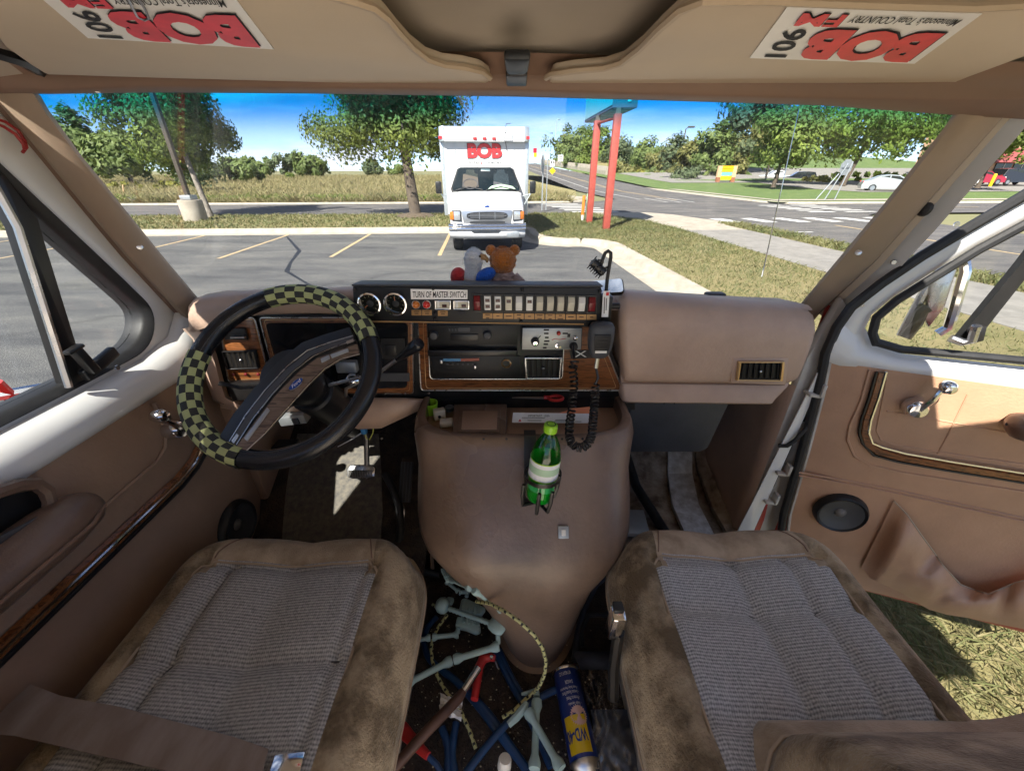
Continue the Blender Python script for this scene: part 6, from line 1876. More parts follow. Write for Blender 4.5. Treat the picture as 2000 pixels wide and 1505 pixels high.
# ------------------------------------------------------------------ switch panel on top of the dash
PF = .865
def S(px, py, off=0.0): return at(px, py, y=PF - off)
q = MB(); q.prism([S(688, 559), S(1175, 561), S(1175, 640), S(692, 628)], (0, .06, -.004))
pod = q.build('switch_panel', 'panel_black', van, bevel=.003)
pod['label'] = 'black switch panel with two gauges and a row of rocker switches'
q = MB(); q.prism([S(686, 555), S(1178, 557), S(1178, 561), S(686, 559)], (0, .062, -.006)); q.build('top_cover', 'grey_plastic', pod, bevel=.002)
q = MB(); q.tube([S(692, 627, .001), S(1140, 633, .001)], .0016, 5); q.build('lower_edge', 'gold_line', pod)
for px, py, tilt in ((723.5, 592, 215), (773.5, 592, 95)):
    c = S(px, py, .002)
    q = MB(); q.lathe([(.0215, 0), (.0265, 0), (.0268, .006), (.0255, .010), (.0225, .011), (.0212, .006), (.021, .002)], c, (0, -1, 0), 32, cap=False); gz = q.build('gauge', 'chrome', pod)
    q = MB(); q.lathe([(.0213, 0), (.0005, .0005)], c + Vector((0, -.002, 0)), (0, -1, 0), 28); q.build('dial', 'gauge_face', gz)
    q = MB(); q.lathe([(.0075, 0), (.0075, .002), (.001, .003)], c + Vector((0, -.0025, 0)), (0, -1, 0), 16); q.build('hub_cap', 'panel_black', gz)
    for k in range(9):
        a = R(225 - k * 33.75)
        d = Vector((math.cos(a), 0, math.sin(a)))
        q = MB(); q.tube([c + Vector((0, -.0032, 0)) + d * .0145, c + Vector((0, -.0032, 0)) + d * .0178], .0006, 4); q.build('tick', 'gauge_mark', gz)
    a = R(tilt); d = Vector((math.cos(a), 0, math.sin(a)))
    q = MB(); q.tube([c + Vector((0, -.0036, 0)) + d * .005, c + Vector((0, -.0036, 0)) + d * .016], [.0012, .0005], 5); q.build('needle', 'gauge_needle', gz)
q = MB(); q.prism([S(802, 564, .002), S(913, 566, .002), S(913, 584, .002), S(803, 584, .002)], (0, -.0012, 0)); pl_ = q.build('instruction_plate', 'sticker_white', pod, smooth=0)
q = MB(); write(q, 'TURN OF MASTER SWITCH', S(806, 581, .0036), S(910, 581, .0036) - S(806, 581, .0036), S(806, 569, .0036) - S(806, 581, .0036), 0, .012); q.build('lettering', 'ink', pl_, smooth=0, fix=False)
for px, m in ((813, 'amber_lens'), (833.5, 'red_lens')):
    q = MB(); q.lathe([(.0092, 0), (.009, .002), (.0078, .0035), (.0065, .009), (.003, .0115), (.0004, .012)], S(px, 594, .001), (0, -1, 0), 18, cap=False); il = q.build('indicator_lamp', m, pod)
    q = MB(); q.lathe([(.0076, 0), (.0096, .0), (.0096, .003), (.0076, .003)], S(px, 594, .001), (0, -1, 0), 18, cap=False); q.build('lamp_collar', 'dull_chrome', il)
for px in (865, 901):
    A, B_, C_, E_ = S(px - 16, 586, .002), S(px + 16, 586, .002), S(px + 16, 603, .002), S(px - 16, 603, .002)
    q = MB(); c = (A + C_) / 2; O = [A, B_, C_, E_]; q.ring_prism(O, [c + (p - c) * .8 for p in O], (0, -.006, 0)); fr_ = q.build('slide_switch', 'chrome', pod, bevel=.001)
    q = MB(); q.prism([c + (p - c) * .8 for p in O], (0, -.003, 0)); q.build('switch_plate', 'cream_plastic', fr_, smooth=0)
    q = MB(); q.box(S(px - 9, 594.5, .006), (.006, .006, .014)); q.build('switch_edge', 'white_plastic', fr_, bevel=.001)
    q = MB(); q.box(S(px + 3 + (2 if px > 880 else 0), 597, .0055), (.010, .004, .006)); q.build('switch_window', 'smoke_red', fr_)
SWX = [932, 952.5, 972.5, 993.5, 1013.5, 1034, 1054, 1074.5, 1094.5, 1115, 1135.5, 1155.5]
SWM = ['dark_red_plastic', 'white_plastic', 'white_plastic', 'cream_plastic', 'white_plastic', 'white_plastic', 'cream_plastic', 'cream_plastic', 'cream_plastic', 'cream_plastic', 'white_plastic', 'dark_red_plastic']
SWT = [0, 2, 2, 1, 0, 1, 0, 0, 0, 0, 0, 0]
SWK = [1, 0, 0, 0, 1, 0, 1, 1, 1, 1, 1, 1]
for i, (px, m, wn_, k) in enumerate(zip(SWX, SWM, SWT, SWK)):
    y0 = 577 + (px - 932) * .012
    O = [S(px - 9.5, y0 - 4, .001), S(px + 9.5, y0 - 4, .001), S(px + 9.5, y0 + 32, .001), S(px - 9.5, y0 + 32, .001)]
    c = (O[0] + O[2]) / 2
    q = MB(); q.ring_prism(O, [c + (p - c) * .82 for p in O], (0, -.003, 0)); fr_ = q.build('switch_frame', 'satin_black', pod, bevel=.0006)
    hw = .0072
    zt, zb = S(px, y0 + 0).z, S(px, y0 + 27).z
    zm = lerp(zt, zb, .36)
    xc = S(px, y0 + 13).x
    dt, dm, db = (.003, .0105, .006) if k else (.006, .0062, .006)
    yy = lambda d: PF - d
    rows = [[Vector((xc + sx * hw, yy(-.002), zt)), Vector((xc + sx * hw, yy(dt), zt)), Vector((xc + sx * hw, yy(dm), zm)), Vector((xc + sx * hw, yy(db), zb)), Vector((xc + sx * hw, yy(-.002), zb))] for sx in (-1, 1)]
    q = MB(); q.loft(rows); q.poly(rows[0]); q.poly(rows[1]); rk = q.build('rocker_switch', m, pod, bevel=.0008)
    for j in range(wn_):
        q = MB(); q.box((xc, yy(.0068), zb + (.012 + .0135 * j if wn_ == 2 else .021) - (.003 if wn_ == 2 else 0)), (.0095, .002, .0068)); q.build('rocker_window', 'smoke_red', rk)
    if i > 0:
        q = MB(); q.prism([S(px - 9.3, y0 + 34, .001), S(px + 9.3, y0 + 34, .001), S(px + 9.3, y0 + 44.5, .001), S(px - 9.3, y0 + 44.5, .001)], (0, -.001, 0)); lb = q.build('switch_label', 'brass_label', pod, smooth=0)
        for j in range(2 if i in (1, 4, 6, 7, 8) else 1):
            q = MB(); q.box(S(px, y0 + (37 if j == 0 and i in (1, 4, 6, 7, 8) else 39.5) + j * 4, .0022), (.013 - .003 * ((i + j) % 3), .0008, .0022)); q.build('label_print', 'label_ink', lb)
for px, py in ((813.5, 610), (834, 610), (865, 611)):
    q = MB(); q.prism([S(px - 9.5, py - 5, .001), S(px + 9.5, py - 5, .001), S(px + 9.5, py + 5.5, .001), S(px - 9.5, py + 5.5, .001)], (0, -.001, 0)); lb = q.build('switch_label', 'brass_label', pod, smooth=0)
    for j in range(2):
        q = MB(); q.box(S(px, py - 2 + j * 4, .0022), (.012 - .003 * j, .0008, .002)); q.build('label_print', 'label_ink', lb)
q = MB(); q.box(S(902, 611, .001), (.016, .002, .007)); q.build('blank_slot', 'ink', pod)
for px, py in ((690, 566), (846, 563), (1020.5, 565), (1172, 568), (849, 623), (1018, 627), (850, 612)):
    q = MB(); q.lathe([(.0042, 0), (.004, .002), (.0025, .0035), (.0004, .004)], S(px + (3 if px < 700 else 0), py, .001), (0, -1, 0), 12, cap=False); q.build('screw', 'satin_black', pod)

# ------------------------------------------------------------------ steering column and wheel
WC = Vector((-.48, .75, 1.58)); AL = R(49)
WR = Vector((1, 0, 0)); WU = Vector((0, math.sin(AL), math.cos(AL))); WNv = WR.cross(WU)
def wp_(px, py, off=0.0): return on(px, py, WC + WNv * off, WNv)
def wang(px, py):
    d = wp_(px, py) - WC
    return math.atan2(d.dot(WU), d.dot(WR))
RM, RT_ = .187, .0195
wheel = MB()
def rim_arc(a0, a1, n, rt, name, m, parent, checks=None):
    vs, fs, at_ = [], [], []
    sg = 20
    for i in range(n + 1):
        a = lerp(a0, a1, i / n)
        d = WR * math.cos(a) + WU * math.sin(a)
        for k in range(sg + 1):
            b = 2 * math.pi * k / sg
            vs.append(WC + d * (RM + rt * math.cos(b)) + WNv * rt * math.sin(b))
            at_.append((checks[0] * i / n + .001, checks[1] * k / sg + .001, .5) if checks else (0, 0, 0))
    for i in range(n):
        for k in range(sg):
            fs.append((i * (sg + 1) + k, i * (sg + 1) + k + 1, (i + 1) * (sg + 1) + k + 1, (i + 1) * (sg + 1) + k))
    q = MB(); q.add(vs, fs)
    o = q.build(name, m, parent, smooth=60, merge=False, fix=False)
    if checks:
        at2 = o.data.attributes.new('rim', 'FLOAT_VECTOR', 'POINT')
        for i, v in enumerate(at_): at2.data[i].vector = v
    return o
checker_mat('check_cloth', (0.43, 0.46, 0.20), (0.026, 0.026, 0.022), 1, 1, None, None, None, None)
aT1, aT0 = wang(524, 575), wang(735, 662)              # top patch
aL0, aL1 = wang(388, 690), wang(466, 912)              # left patch (angles pass through 180)
if aL0 < 0: aL0 += 2 * math.pi
if aL1 < 0: aL1 += 2 * math.pi
lo, hi = min(aL0, aL1), max(aL0, aL1)
hub = MB(); hub.lathe([(.030, -.16), (.045, -.10), (.062, -.05), (.060, -.022), (.03, -.016), (.002, -.015)], WC, WNv, 24, cap=False)
sw = hub.build('steering_wheel', 'black_plastic', van, smooth=50)
sw['label'] = 'black steering wheel with a green and black checked cover'
rim_arc(aT0, aT1, 60, RT_ + .002, 'checked_cover', 'check_cloth', sw, (13, 10))
rim_arc(lo, hi, 60, RT_ + .002, 'checked_cover', 'check_cloth', sw, (15, 10))
rim_arc(aT1, lo, 40, RT_, 'leather_rim', 'black_leather', sw)
rim_arc(hi - 2 * math.pi, aT0, 80, RT_, 'leather_rim', 'black_leather', sw)
q = MB(); q.tube([WC + (WR * math.cos(a) + WU * math.sin(a)) * (RM - .012) + WNv * .0155 for a in [lerp(hi - 2 * math.pi, aT0, i / 50) for i in range(51)]], .0011, 4); q.build('rim_stitching', 'grey_plastic', sw)
q = MB(); q.tube([WC + (WR * math.cos(a) + WU * math.sin(a)) * (RM - .012) + WNv * .0155 for a in [lerp(aT1, lo, i / 30) for i in range(31)]], .0011, 4); q.build('rim_stitching', 'grey_plastic', sw)
SPK = [(440, 864), (470, 815), (509, 766), (555, 715), (600, 678), (645, 662), (692, 648), (706, 692), (668, 704), (640, 722), (606, 755), (560, 806), (520, 850), (478, 884)]
q = MB(); q.prism([wp_(x, y, -.016) for x, y in SPK], WNv * .026); q.build('spoke', 'black_plastic', sw, bevel=.004)
WD = [(463, 872), (500, 822), (545, 766), (585, 726), (620, 700), (660, 685), (698, 672), (702, 690), (665, 700), (634, 719), (602, 750), (556, 801), (517, 846), (480, 880)]
q = MB(); q.prism([wp_(x, y, .0105) for x, y in WD], WNv * .002); q.build('wood_insert', 'wood_grey', sw, smooth=0)
WD2 = [(452, 862), (482, 814), (520, 765), (562, 720), (602, 688), (645, 671), (690, 658), (692, 664), (650, 678), (608, 695), (570, 727), (530, 770), (492, 820), (460, 868)]
q = MB(); q.prism([wp_(x, y, .0105) for x, y in WD2], WNv * .002); q.build('grey_insert', 'grey_plastic', sw, smooth=0)
for P in ([(448, 862), (480, 810), (517, 762), (560, 716), (600, 684), (645, 668), (690, 655)], [(462, 868), (494, 818), (533, 768), (574, 725), (612, 695), (652, 678), (694, 664)], [(480, 881), (518, 846), (557, 802), (603, 751), (635, 720), (666, 701), (703, 691)]):
    q = MB(); q.tube([wp_(x, y, .0125) for x, y in P], .0012, 5); q.build('chrome_line', 'dull_chrome', sw)
for P in ([(478, 856), (523, 796), (528, 802), (484, 862)], [(627, 701), (643, 694), (645, 701), (629, 709)], [(646, 693), (680, 681), (682, 687), (649, 700)]):
    q = MB(); q.prism([wp_(x, y, .0125) for x, y in P], WNv * .003); q.build('control_bar', 'galvanised', sw, bevel=.0008)
for P in ([(452, 860), (463, 846), (467, 851), (457, 866)], [(676, 667), (690, 662), (691, 667), (678, 672)]):
    q = MB(); q.prism([wp_(x, y, .0126) for x, y in P], WNv * .001); q.build('tip_badge', 'dull_chrome', sw, smooth=0)
ec = wp_(579, 750, .013); ed = (wp_(592, 739, .013) - wp_(566, 761, .013)); el = ed.length / 2; ed.normalize(); en = WNv.cross(ed)
def ell(c, rx, ry, n=24): return [c + ed * rx * math.cos(2 * math.pi * i / n) + en * ry * math.sin(2 * math.pi * i / n) for i in range(n)]
q = MB(); q.prism(ell(ec, el * 1.04, el * .46), WNv * .002); em = q.build('emblem', 'dull_chrome', sw, smooth=0)
q = MB(); q.prism(ell(ec + WNv * .0015, el * .97, el * .40), WNv * .0012); q.build('emblem_field', 'blue_emblem', em, smooth=0)
q = MB(); write(q, 'Ford', ec + WNv * .0031 - ed * el * .62 - en * el * .2, ed * el * 1.2, en * el * .42, 0, 0, .15); q.build('lettering', 'sticker_white', em, smooth=0, fix=False)
# column, shifter, stalk, ignition
q = MB(); q.lathe([(.045, -.42), (.050, -.20), (.052, -.13), (.046, -.125)], WC, WNv, 20); col_ = q.build('steering_column', 'black_plastic', van)
kn = at(816, 672, y=.80); st_ = WC - WNv * .10 + Vector((.05, .01, 0))
q = MB(); q.tube([st_, at(740, 728, y=.84), kn], .0045, 8); q.build('shift_lever', 'dull_chrome', col_)
kd = (kn - at(740, 728, y=.84)).normalized()
q = MB(); q.lathe([(.006, -.055), (.009, -.03), (.0135, .005), (.0145, .022), (.012, .027), (.002, .028)], kn - kd * .02, kd, 16); q.build('shift_knob', 'black_leather', col_)
q = MB(); q.tube([WC - WNv * .09 + Vector((-.05, 0, 0)), at(470, 757, y=.83), at(428, 748, y=.82)], [.004, .004, .006], 8); q.build('turn_stalk', 'satin_black', col_)
ig = at(690, 742, y=.86)
q = MB(); q.lathe([(.016, -.03), (.017, 0), (.012, .006), (.012, .018), (.004, .022)], ig, Vector((.35, -.85, .35)), 16); q.build('ignition_lock', 'chrome', col_)
q = MB(); q.tube([ig + Vector((.012, -.02, .0)), ig + Vector((-.012, -.022, -.012)), ig + Vector((-.02, -.015, -.035))], .004, 6); q.build('key', 'dull_chrome', col_)
q = MB(); q.box(at(678, 715, y=.88), (.05, .02, .03)); q.build('column_bracket', 'galvanised', col_, bevel=.004)
# bits under the dash
q = MB(); p = at(575, 816, y=.93); q.box(p, (.075, .03, .028), Matrix.Rotation(R(-8), 3, 'Y')); bc = q.build('brake_controller', 'galvanised', van, bevel=.003)
q = MB(); q.box(p + Vector((.012, -.017, .0)), (.018, .006, .018), Matrix.Rotation(R(-8), 3, 'Y')); q.build('controller_button', 'grey_plastic', bc, bevel=.002)
q = MB(); q.box(at(560, 875, y=1.05), (.07, .05, .04)); q.build('fuse_box', 'black_plastic', van, bevel=.004)
q = MB(); q.box(at(711, 841, y=.96), (.016, .016, .018)); bcn = q.build('blue_connector', 'wire_blue', van, bevel=.003)
q = MB(); q.tube([at(713, 848, y=.96), at(716, 856, y=.955), at(722, 858, y=.955), at(728, 846, y=.96), at(730, 832, y=.97)], .0018, 5); q.build('wire', 'wire_yellow', bcn)
q = MB(); q.tube([at(706, 845, y=.96), at(690, 856, y=.97), at(660, 872, y=1.0)], .0018, 5); q.build('wire', 'paper', bcn)

# ------------------------------------------------------------------ pedals
pc = Vector((-.502, 1.03, 1.068)); pn = Vector((0, -.75, .66)).normalized(); pu = Vector((0, .66, .75)).normalized()
q = MB(); q.prism([pc + WR * x + pu * z for x, z in ((-.046, -.016), (-.026, -.023), (.026, -.023), (.046, -.016), (.048, .011), (.037, .023), (-.037, .023), (-.048, .011))], pn * -.012); bp_ = q.build('brake_pedal', 'dull_chrome', van, bevel=.003)
for i in range(15):
    q = MB(); q.frame_box(pc + WR * (-.041 + i * .0055) + pu * -.018 + pn * .001, WR * .003, pu * .023, pn * .003); q.build('pedal_rib', 'foil_scuff', bp_)
q = MB(); q.tube([pc + Vector((.015, .015, -.005)), pc + Vector((.02, .05, .10)), pc + Vector((.02, .05, .26))], .009, 8); q.build('pedal_arm', 'steel', bp_)
q = MB(); q.prism([Vector((-.378, .975, .985)), Vector((-.336, .975, .985)), Vector((-.333, 1.06, 1.085)), Vector((-.375, 1.06, 1.085))], (0, .008, -.008)); ap_ = q.build('accelerator_pedal', 'tread_black', van, bevel=.003)
for i in range(4):
    q = MB(); q.tube([Vector((-.372 + i * .0105, .974, .989)), Vector((-.369 + i * .0105, 1.058, 1.087))], .0018, 5); q.build('pedal_rib', 'grey_plastic', ap_)
q = MB(); q.tube([at(x, y, z=z) for x, y, z in ((752, 925, 1.06), (768, 955, 1.03), (780, 990, 1.0), (783, 1030, .96), (780, 1060, .90), (792, 1090, .85), (815, 1112, .83), (860, 1122, .82))], .012, 10)
q.build('floor_conduit', 'black_rubber', van)

# ------------------------------------------------------------------ engine cover
XC = .03
LEV = [(1.392, .276, .772), (1.384, .281, .764), (1.365, .284, .754), (1.33, .283, .733), (1.28, .281, .698), (1.23, .281, .660), (1.19, .280, .633), (1.16, .278, .614), (1.13, .272, .602), (1.07, .248, .592), (1.0, .208, .584), (.92, .168, .577), (.84, .135, .572), (.805, .118, .568), (.798, .14, .55)]
rows = []
for z, w, yr in LEV:
    row = []
    dp = lerp(.26, .30, sstep(.95, 1.05, z)) - .12 * sstep(1.28, 1.37, z)
    pw = lerp(2.2, 4.2, sstep(.95, 1.2, z))
    xo = .036 * (1 - sstep(.82, 1.2, z))
    for k in range(41):
        a = math.pi + math.pi * k / 40
        c_, s_ = math.cos(a), math.sin(a)
        row.append(Vector((XC + xo + w * math.copysign(abs(c_) ** (2 / pw), c_), yr + dp - dp * abs(s_) ** (2 / pw), z)))
    row = [Vector((row[0].x, 1.25, z))] + row + [Vector((row[-1].x, 1.25, z))]
    rows.append(row)
q = MB(); q.loft(rows); ec_ = q.build('engine_cover', 'engine_cover_vinyl', van, smooth=60)
ec_['label'] = 'tan moulded engine cover between the footwells'
# tray on top: rim, floor, lid
rim = rows[0]
inn = []
for p in rim:
    c = Vector((XC, .93, p.z)); d = (p - c)
    inn.append(Vector((XC + (p.x - XC) * .935, max(p.y, .0) + (.014 if p.y < .95 else .014), p.z + .001)))
q = MB(); q.loft([rim, [a.lerp(b, .5) + Vector((0, 0, .004)) for a, b in zip(rim, inn)], inn, [p + Vector((0, 0, -.045)) for p in inn]]); q.build('tray_rim', 'engine_cover_vinyl', ec_, smooth=60)
q = MB(); q.poly([p + Vector((0, 0, -.04)) for p in inn]); q.build('tray_floor', 'dark_tan', ec_, smooth=0)
TZ = 1.388
def tz(px, py, z=TZ): return at(px, py, z=z)
q = MB(); q.prism([tz(x, y) for x, y in ((886, 788), (990, 788), (988, 852), (884, 850))], (0, 0, -.04)); q.build('tray_block', 'engine_cover_vinyl', ec_, bevel=.003)
q = MB(); q.prism([tz(x, y, TZ + .003) for x, y in ((897, 797), (978, 797), (976, 843), (893, 843))], (0, 0, -.01)); q.build('ashtray_lid', 'engine_cover_vinyl', ec_, bevel=.002)
q = MB(); q.prism([tz(x, y, TZ + .004) for x, y in ((904, 802), (972, 802), (970, 838), (901, 838))], (0, 0, -.003)); q.build('lid_inset', 'dark_tan', ec_, bevel=.001)
for px, py in ((945, 839), (904, 846), (1019, 848), (1037, 856), (944, 862), (989, 868), (1080, 868), (988, 850), (1098, 858), (1143, 850), (1125, 890), (1150, 902)):
    # factory holes drilled in the sloping face
    pz = None
    for z0 in [1.39 - i * .004 for i in range(50)]:
        p = at(px, py, z=z0)
        yr = [lerp(a[2], b[2], (z0 - a[0]) / (b[0] - a[0])) for a, b in zip(LEV, LEV[1:]) if b[0] <= z0 <= a[0]][0]
        if p.y <= yr: pz = Vector((p.x, yr, z0)); break
    if pz is None: continue
    q = MB(); q.lathe([(.0032, -.002), (.003, .0005)], pz, Vector((0, -.75, .66)), 8); q.build('screw_hole', 'ink', ec_)
q = MB(); c = Vector((.118, .6405, 1.205)); n_ = Vector((0, -.76, .65)); q.frame_box(c + Vector((-.012, 0, 0)) , Vector((.024, 0, 0)), Vector((0, .018, .0208)), n_.normalized() * .007); sq = q.build('small_switch', 'galvanised', ec_, bevel=.0015)
q = MB(); q.frame_box(c + Vector((-.005, .004, .0045)) + n_.normalized() * .007, Vector((.01, 0, 0)), Vector((0, .009, .0105)), n_.normalized() * .003); q.build('switch_button', 'white_plastic', sq, bevel=.001)
q = MB(); q.tube([at(845, 1110, z=.83), at(843, 1085, z=.88), at(850, 1072, z=.90), at(862, 1076, z=.89), at(870, 1098, z=.85), at(872, 1125, z=.81)], .006, 8); q.build('cover_latch', 'engine_cover_vinyl', ec_)

# ------------------------------------------------------------------ seats
def seat(name, label, x0, x1, yf, yb, zt, mirror, back_y, recline, back_ext, bx0, bx1):
    """rounded cushion with tweed insert, deep side bolsters, and a reclined backrest"""
    e = MB()
    W, Dp = x1 - x0, yf - yb
    NU, NV = 44, 44
    def edge(u, v):                                     # 0 in the middle, 1 on the rim of the cushion
        du, dv = abs(u - .5) * 2, v                     # v: 0 back, 1 front
        ru = max(0, (du - .62) / .38)
        rv = max(0, (dv - .78) / .22)
        return min(1, (ru ** 2.6 + rv ** 2.6) ** (1 / 2.6))
    def warp(u, v):
        # round the front corners in plan
        du = (u - .5) * 2
        k = max(0, (v - .72) / .28)
        wx = 1 - .16 * k ** 2.6
        yy = v - .055 * abs(du) ** 3.2 * k
        return x0 + W * (.5 + .5 * du * wx), yb + Dp * yy
    def height(u, v):
        e_ = edge(u, v)
        du = (u - .5) * 2
        h = -.085 * e_ ** 4.5 + .018 * math.sin(math.pi * min(1, abs(du))) + .012 * sstep(.55, .95, v)
        h += .018 * sstep(.45, .80, abs(du)) * (1 - e_ ** 3) - .015 * (1 - v) * (1 - abs(du))
        iu = abs(du) < .69 and v < .80
        if iu:
            for pl in ((-.46, .60) if mirror < 0 else (-.02, .40)):
                h -= .013 * math.exp(-((du - pl) / .03) ** 2)               # long pleats
            vs_ = (.10, .46, .80) if mirror < 0 else (.33, .62, .80)
            for vv in vs_:
                h -= .013 * math.exp(-((v - vv) / .022) ** 2)               # cross seams
            h += .006 * abs(math.sin(math.pi * (v - vs_[0]) / .33))
        h -= .010 * math.exp(-((abs(du) - .69) / .022) ** 2) * (v < .82)
        h -= .010 * math.exp(-((v - .81) / .016) ** 2) * (abs(du) < .71)
        return zt + h
    def P(u, v):
        x, y = warp(u, v)
        return Vector((x, y, height(u, v)))
    grid = [[P(i / NU, j / NV) for i in range(NU + 1)] for j in range(NV + 1)]
    low = MB()
    wall = []
    for (i, j) in [(0, j) for j in range(NV)] + [(i, NV) for i in range(NU)] + [(NU, NV - j) for j in range(NV)]:
        wall.append((i, j))
    wall.append((NU, 0))
    cx, cy = (x0 + x1) / 2, (yf + yb) / 2
    def shrink(p, k, dz): return Vector((cx + (p.x - cx) * k, cy + (p.y - cy) * k, p.z + dz))
    base_rows = [[grid[j][i] for i, j in wall], [shrink(grid[j][i], 1.004, -.025) for i, j in wall], [shrink(grid[j][i], .97, -.07) for i, j in wall], [Vector((cx + (grid[j][i].x - cx) * .88, cy + (grid[j][i].y - cy) * .9, zt - .20)) for i, j in wall], [Vector((cx + (grid[j][i].x - cx) * .84, cy + (grid[j][i].y - cy) * .86, FLOOR)) for i, j in wall]]
    low.loft(base_rows)
    st = low.build(name, 'velour', van, smooth=80)
    st['label'] = label
    regs = {'cushion_insert': [], 'front_roll': [], 'cushion_bolster': [], 'cushion_bolster_': []}
    for j in range(NV):
        for i in range(NU):
            u, v = (i + .5) / NU, (j + .5) / NV
            du = abs(u - .5) * 2
            r = 'cushion_insert' if du < .69 and v < .81 and not (du > .58 and v > .76) else 'front_roll' if (v >= .76 and du < .62) else 'cushion_bolster'
            regs[r + ('_' if r == 'cushion_bolster' and u > .5 else '')].append((i, j))
    for nme, m in (('cushion_insert', 'tweed'), ('front_roll', 'velour_light'), ('cushion_bolster', 'velour'), ('cushion_bolster_', 'velour')):
        q = MB()
        for i, j in regs[nme]:
            q.quad(grid[j][i], grid[j][i + 1], grid[j + 1][i + 1], grid[j + 1][i])
        q.build(nme.rstrip('_'), m, st, smooth=80)
    for vv in ((.46,) if mirror < 0 else (.33, .62)):
        q = MB(); q.tube([P(u, vv) + Vector((0, 0, .0006)) for u in [.16 + k / 24 * .68 for k in range(25)]], .0012, 4); q.build('cross_seam', 'grey_plastic', st)
    for pl in ((-.46, .60) if mirror < 0 else (-.02, .40)):
        q = MB(); q.tube([P(.5 + pl / 2, v) + Vector((0, 0, .0006)) for v in [k / 24 * .79 for k in range(25)]], .0012, 4); q.build('pleat_seam', 'grey_plastic', st)
    seam = [P(.5 - .345, v) for v in [k / 20 * .76 for k in range(21)]] + [P(.5 - .345 + .055 * s, .76 + .05 * math.sin(s * math.pi / 2)) for s in (.25, .5, .75, 1)] + [P(u, .81) for u in (.25, .35, .45, .55, .65, .75)] + [P(.845 - .055 * s, .76 + .05 * math.sin(s * math.pi / 2)) for s in (1, .75, .5, .25)] + [P(.845, v) for v in [.76 - k / 20 * .76 for k in range(21)]]
    q = MB(); q.tube([p + Vector((0, 0, .001)) for p in seam], .0026, 6); q.build('seam_piping', 'piping', st)
    for u in (.19, .81):
        q = MB(); q.tube([P(lerp(u, u + (.035 if u < .5 else -.035), t), lerp(.82, .985, t)) + Vector((0, 0, .0005)) for t in [k / 8 for k in range(9)]], .0016, 5); q.build('front_seam', 'header_brown', st)
    q = MB(); q.tube([shrink(grid[j][i], 1.005, -.025) for i, j in wall], .0028, 6); q.build('lower_piping', 'piping', st)
    # backrest: lower roll and face, leaning back towards the camera
    ca, sa = math.cos(recline), math.sin(recline)
    q = MB()
    rows = []
    for s, bul in ((-.06, -.02), (-.035, .025), (0, .048), (.035, .05), (.065, .036), (.09, .046), (.14, .056), (.2, .06), (.3, .05), (.42, .05), (.5, .03), (.53, 0)):
        row = []
        for k in range(25):
            t = k / 24 * 2 - 1
            wing = .10 * max(0, t - .5) ** 1.6 / .5 ** 1.6 * back_ext * sstep(-.05, .12, s)
            rnd_ = -.05 * (max(0, abs(t) - .8) / .2) ** 2
            o = bul + wing + rnd_
            x = (bx0 + bx1) / 2 + t * (bx1 - bx0) / 2
            row.append(Vector((x, back_y - s * sa + o * ca, zt - .02 + s * ca + o * sa)))
        rows.append(row)
    q.loft(rows[4:], thick=Vector((0, -ca * .10, -sa * .10))); q.build('backrest', 'velour', st, smooth=80)
    q = MB(); q.loft(rows[:5]); q.build('backrest_roll', 'velour_light', st, smooth=80)
    q = MB(); q.tube([p + Vector((0, .002, .001)) for p in rows[4]], .004, 6); q.build('backrest_seam', 'piping', st)
    return st, P
sL, PLs = seat('driver_seat', 'brown velour driver seat with grey tweed centre', -.785, -.205, .715, .14, 1.15, -1, .15, R(28), .3, -.80, -.25)
sR, PRs = seat('passenger_seat', 'brown velour passenger seat with grey tweed centre', .228, .79, .745, .10, 1.15, 1, .275, R(30), .9, .36, .90)
# lap belt lying across the driver seat
q = MB(); rows = []
for (tx, ty), (bx, by), z in (((70, 1345), (-20, 1440), 1.19), ((130, 1368), (40, 1445), 1.185), ((240, 1388), (190, 1480), 1.165), ((360, 1420), (330, 1512), 1.155), ((460, 1446), (440, 1535), 1.155), ((530, 1470), (515, 1545), 1.16)):
    a, b = at(tx, ty, z=z), at(bx, by, z=z + .004)
    rows.append([v + Vector((0, 0, .016)) for v in (a, a.lerp(b, .5) + Vector((0, 0, .004)), b)])
q.loft(rows, thick=(0, 0, -.002)); sb = q.build('seat_belt', 'belt_web', van, smooth=60)
sb['label'] = 'brown lap belt lying across the driver seat'
q = MB(); c = at(540, 1478, z=1.165); q.frame_box(c, (.045, .004, 0), (.004, -.03, 0), (0, 0, .012)); q.build('belt_tongue', 'chrome', sb, bevel=.002)
q = MB(); c = at(1202, 1215, x=.20); q.box(c, (.025, .03, .085), Matrix.Rotation(R(8), 3, 'X')); bk = q.build('belt_buckle', 'chrome', van, bevel=.004)
q = MB(); q.box(c + Vector((0, .002, .03)), (.02, .02, .04)); q.build('buckle_button', 'satin_black', bk, bevel=.003)
q = MB(); q.tube([c + Vector((.01, 0, -.03)), c + Vector((.015, .0, -.15)), c + Vector((.02, -.02, -.24))], .012, 8); q.build('buckle_stalk', 'satin_black', bk)
# hood, antenna, wiper outside
q = MB(); q.loft([[Vector((x, y, z - .03 * abs(x))) for x in (-.85, -.5, 0, .5, .85)] for y, z in ((1.22, 1.56), (1.4, 1.54), (1.75, 1.44), (1.95, 1.30), (2.0, 1.05))]); q.build('hood', 'white_paint', van, smooth=60)
q = MB(); q.tube([at(1488, 540, y=1.45), at(1560, 215, y=1.45)], [.0022, .0012], 5); q.build('antenna', 'chrome', van)
q = MB(); p = at(1396, 577, y=1.13); q.box(p, (.055, .03, .018)); q.build('washer_nozzle', 'black_plastic', van, bevel=.006)

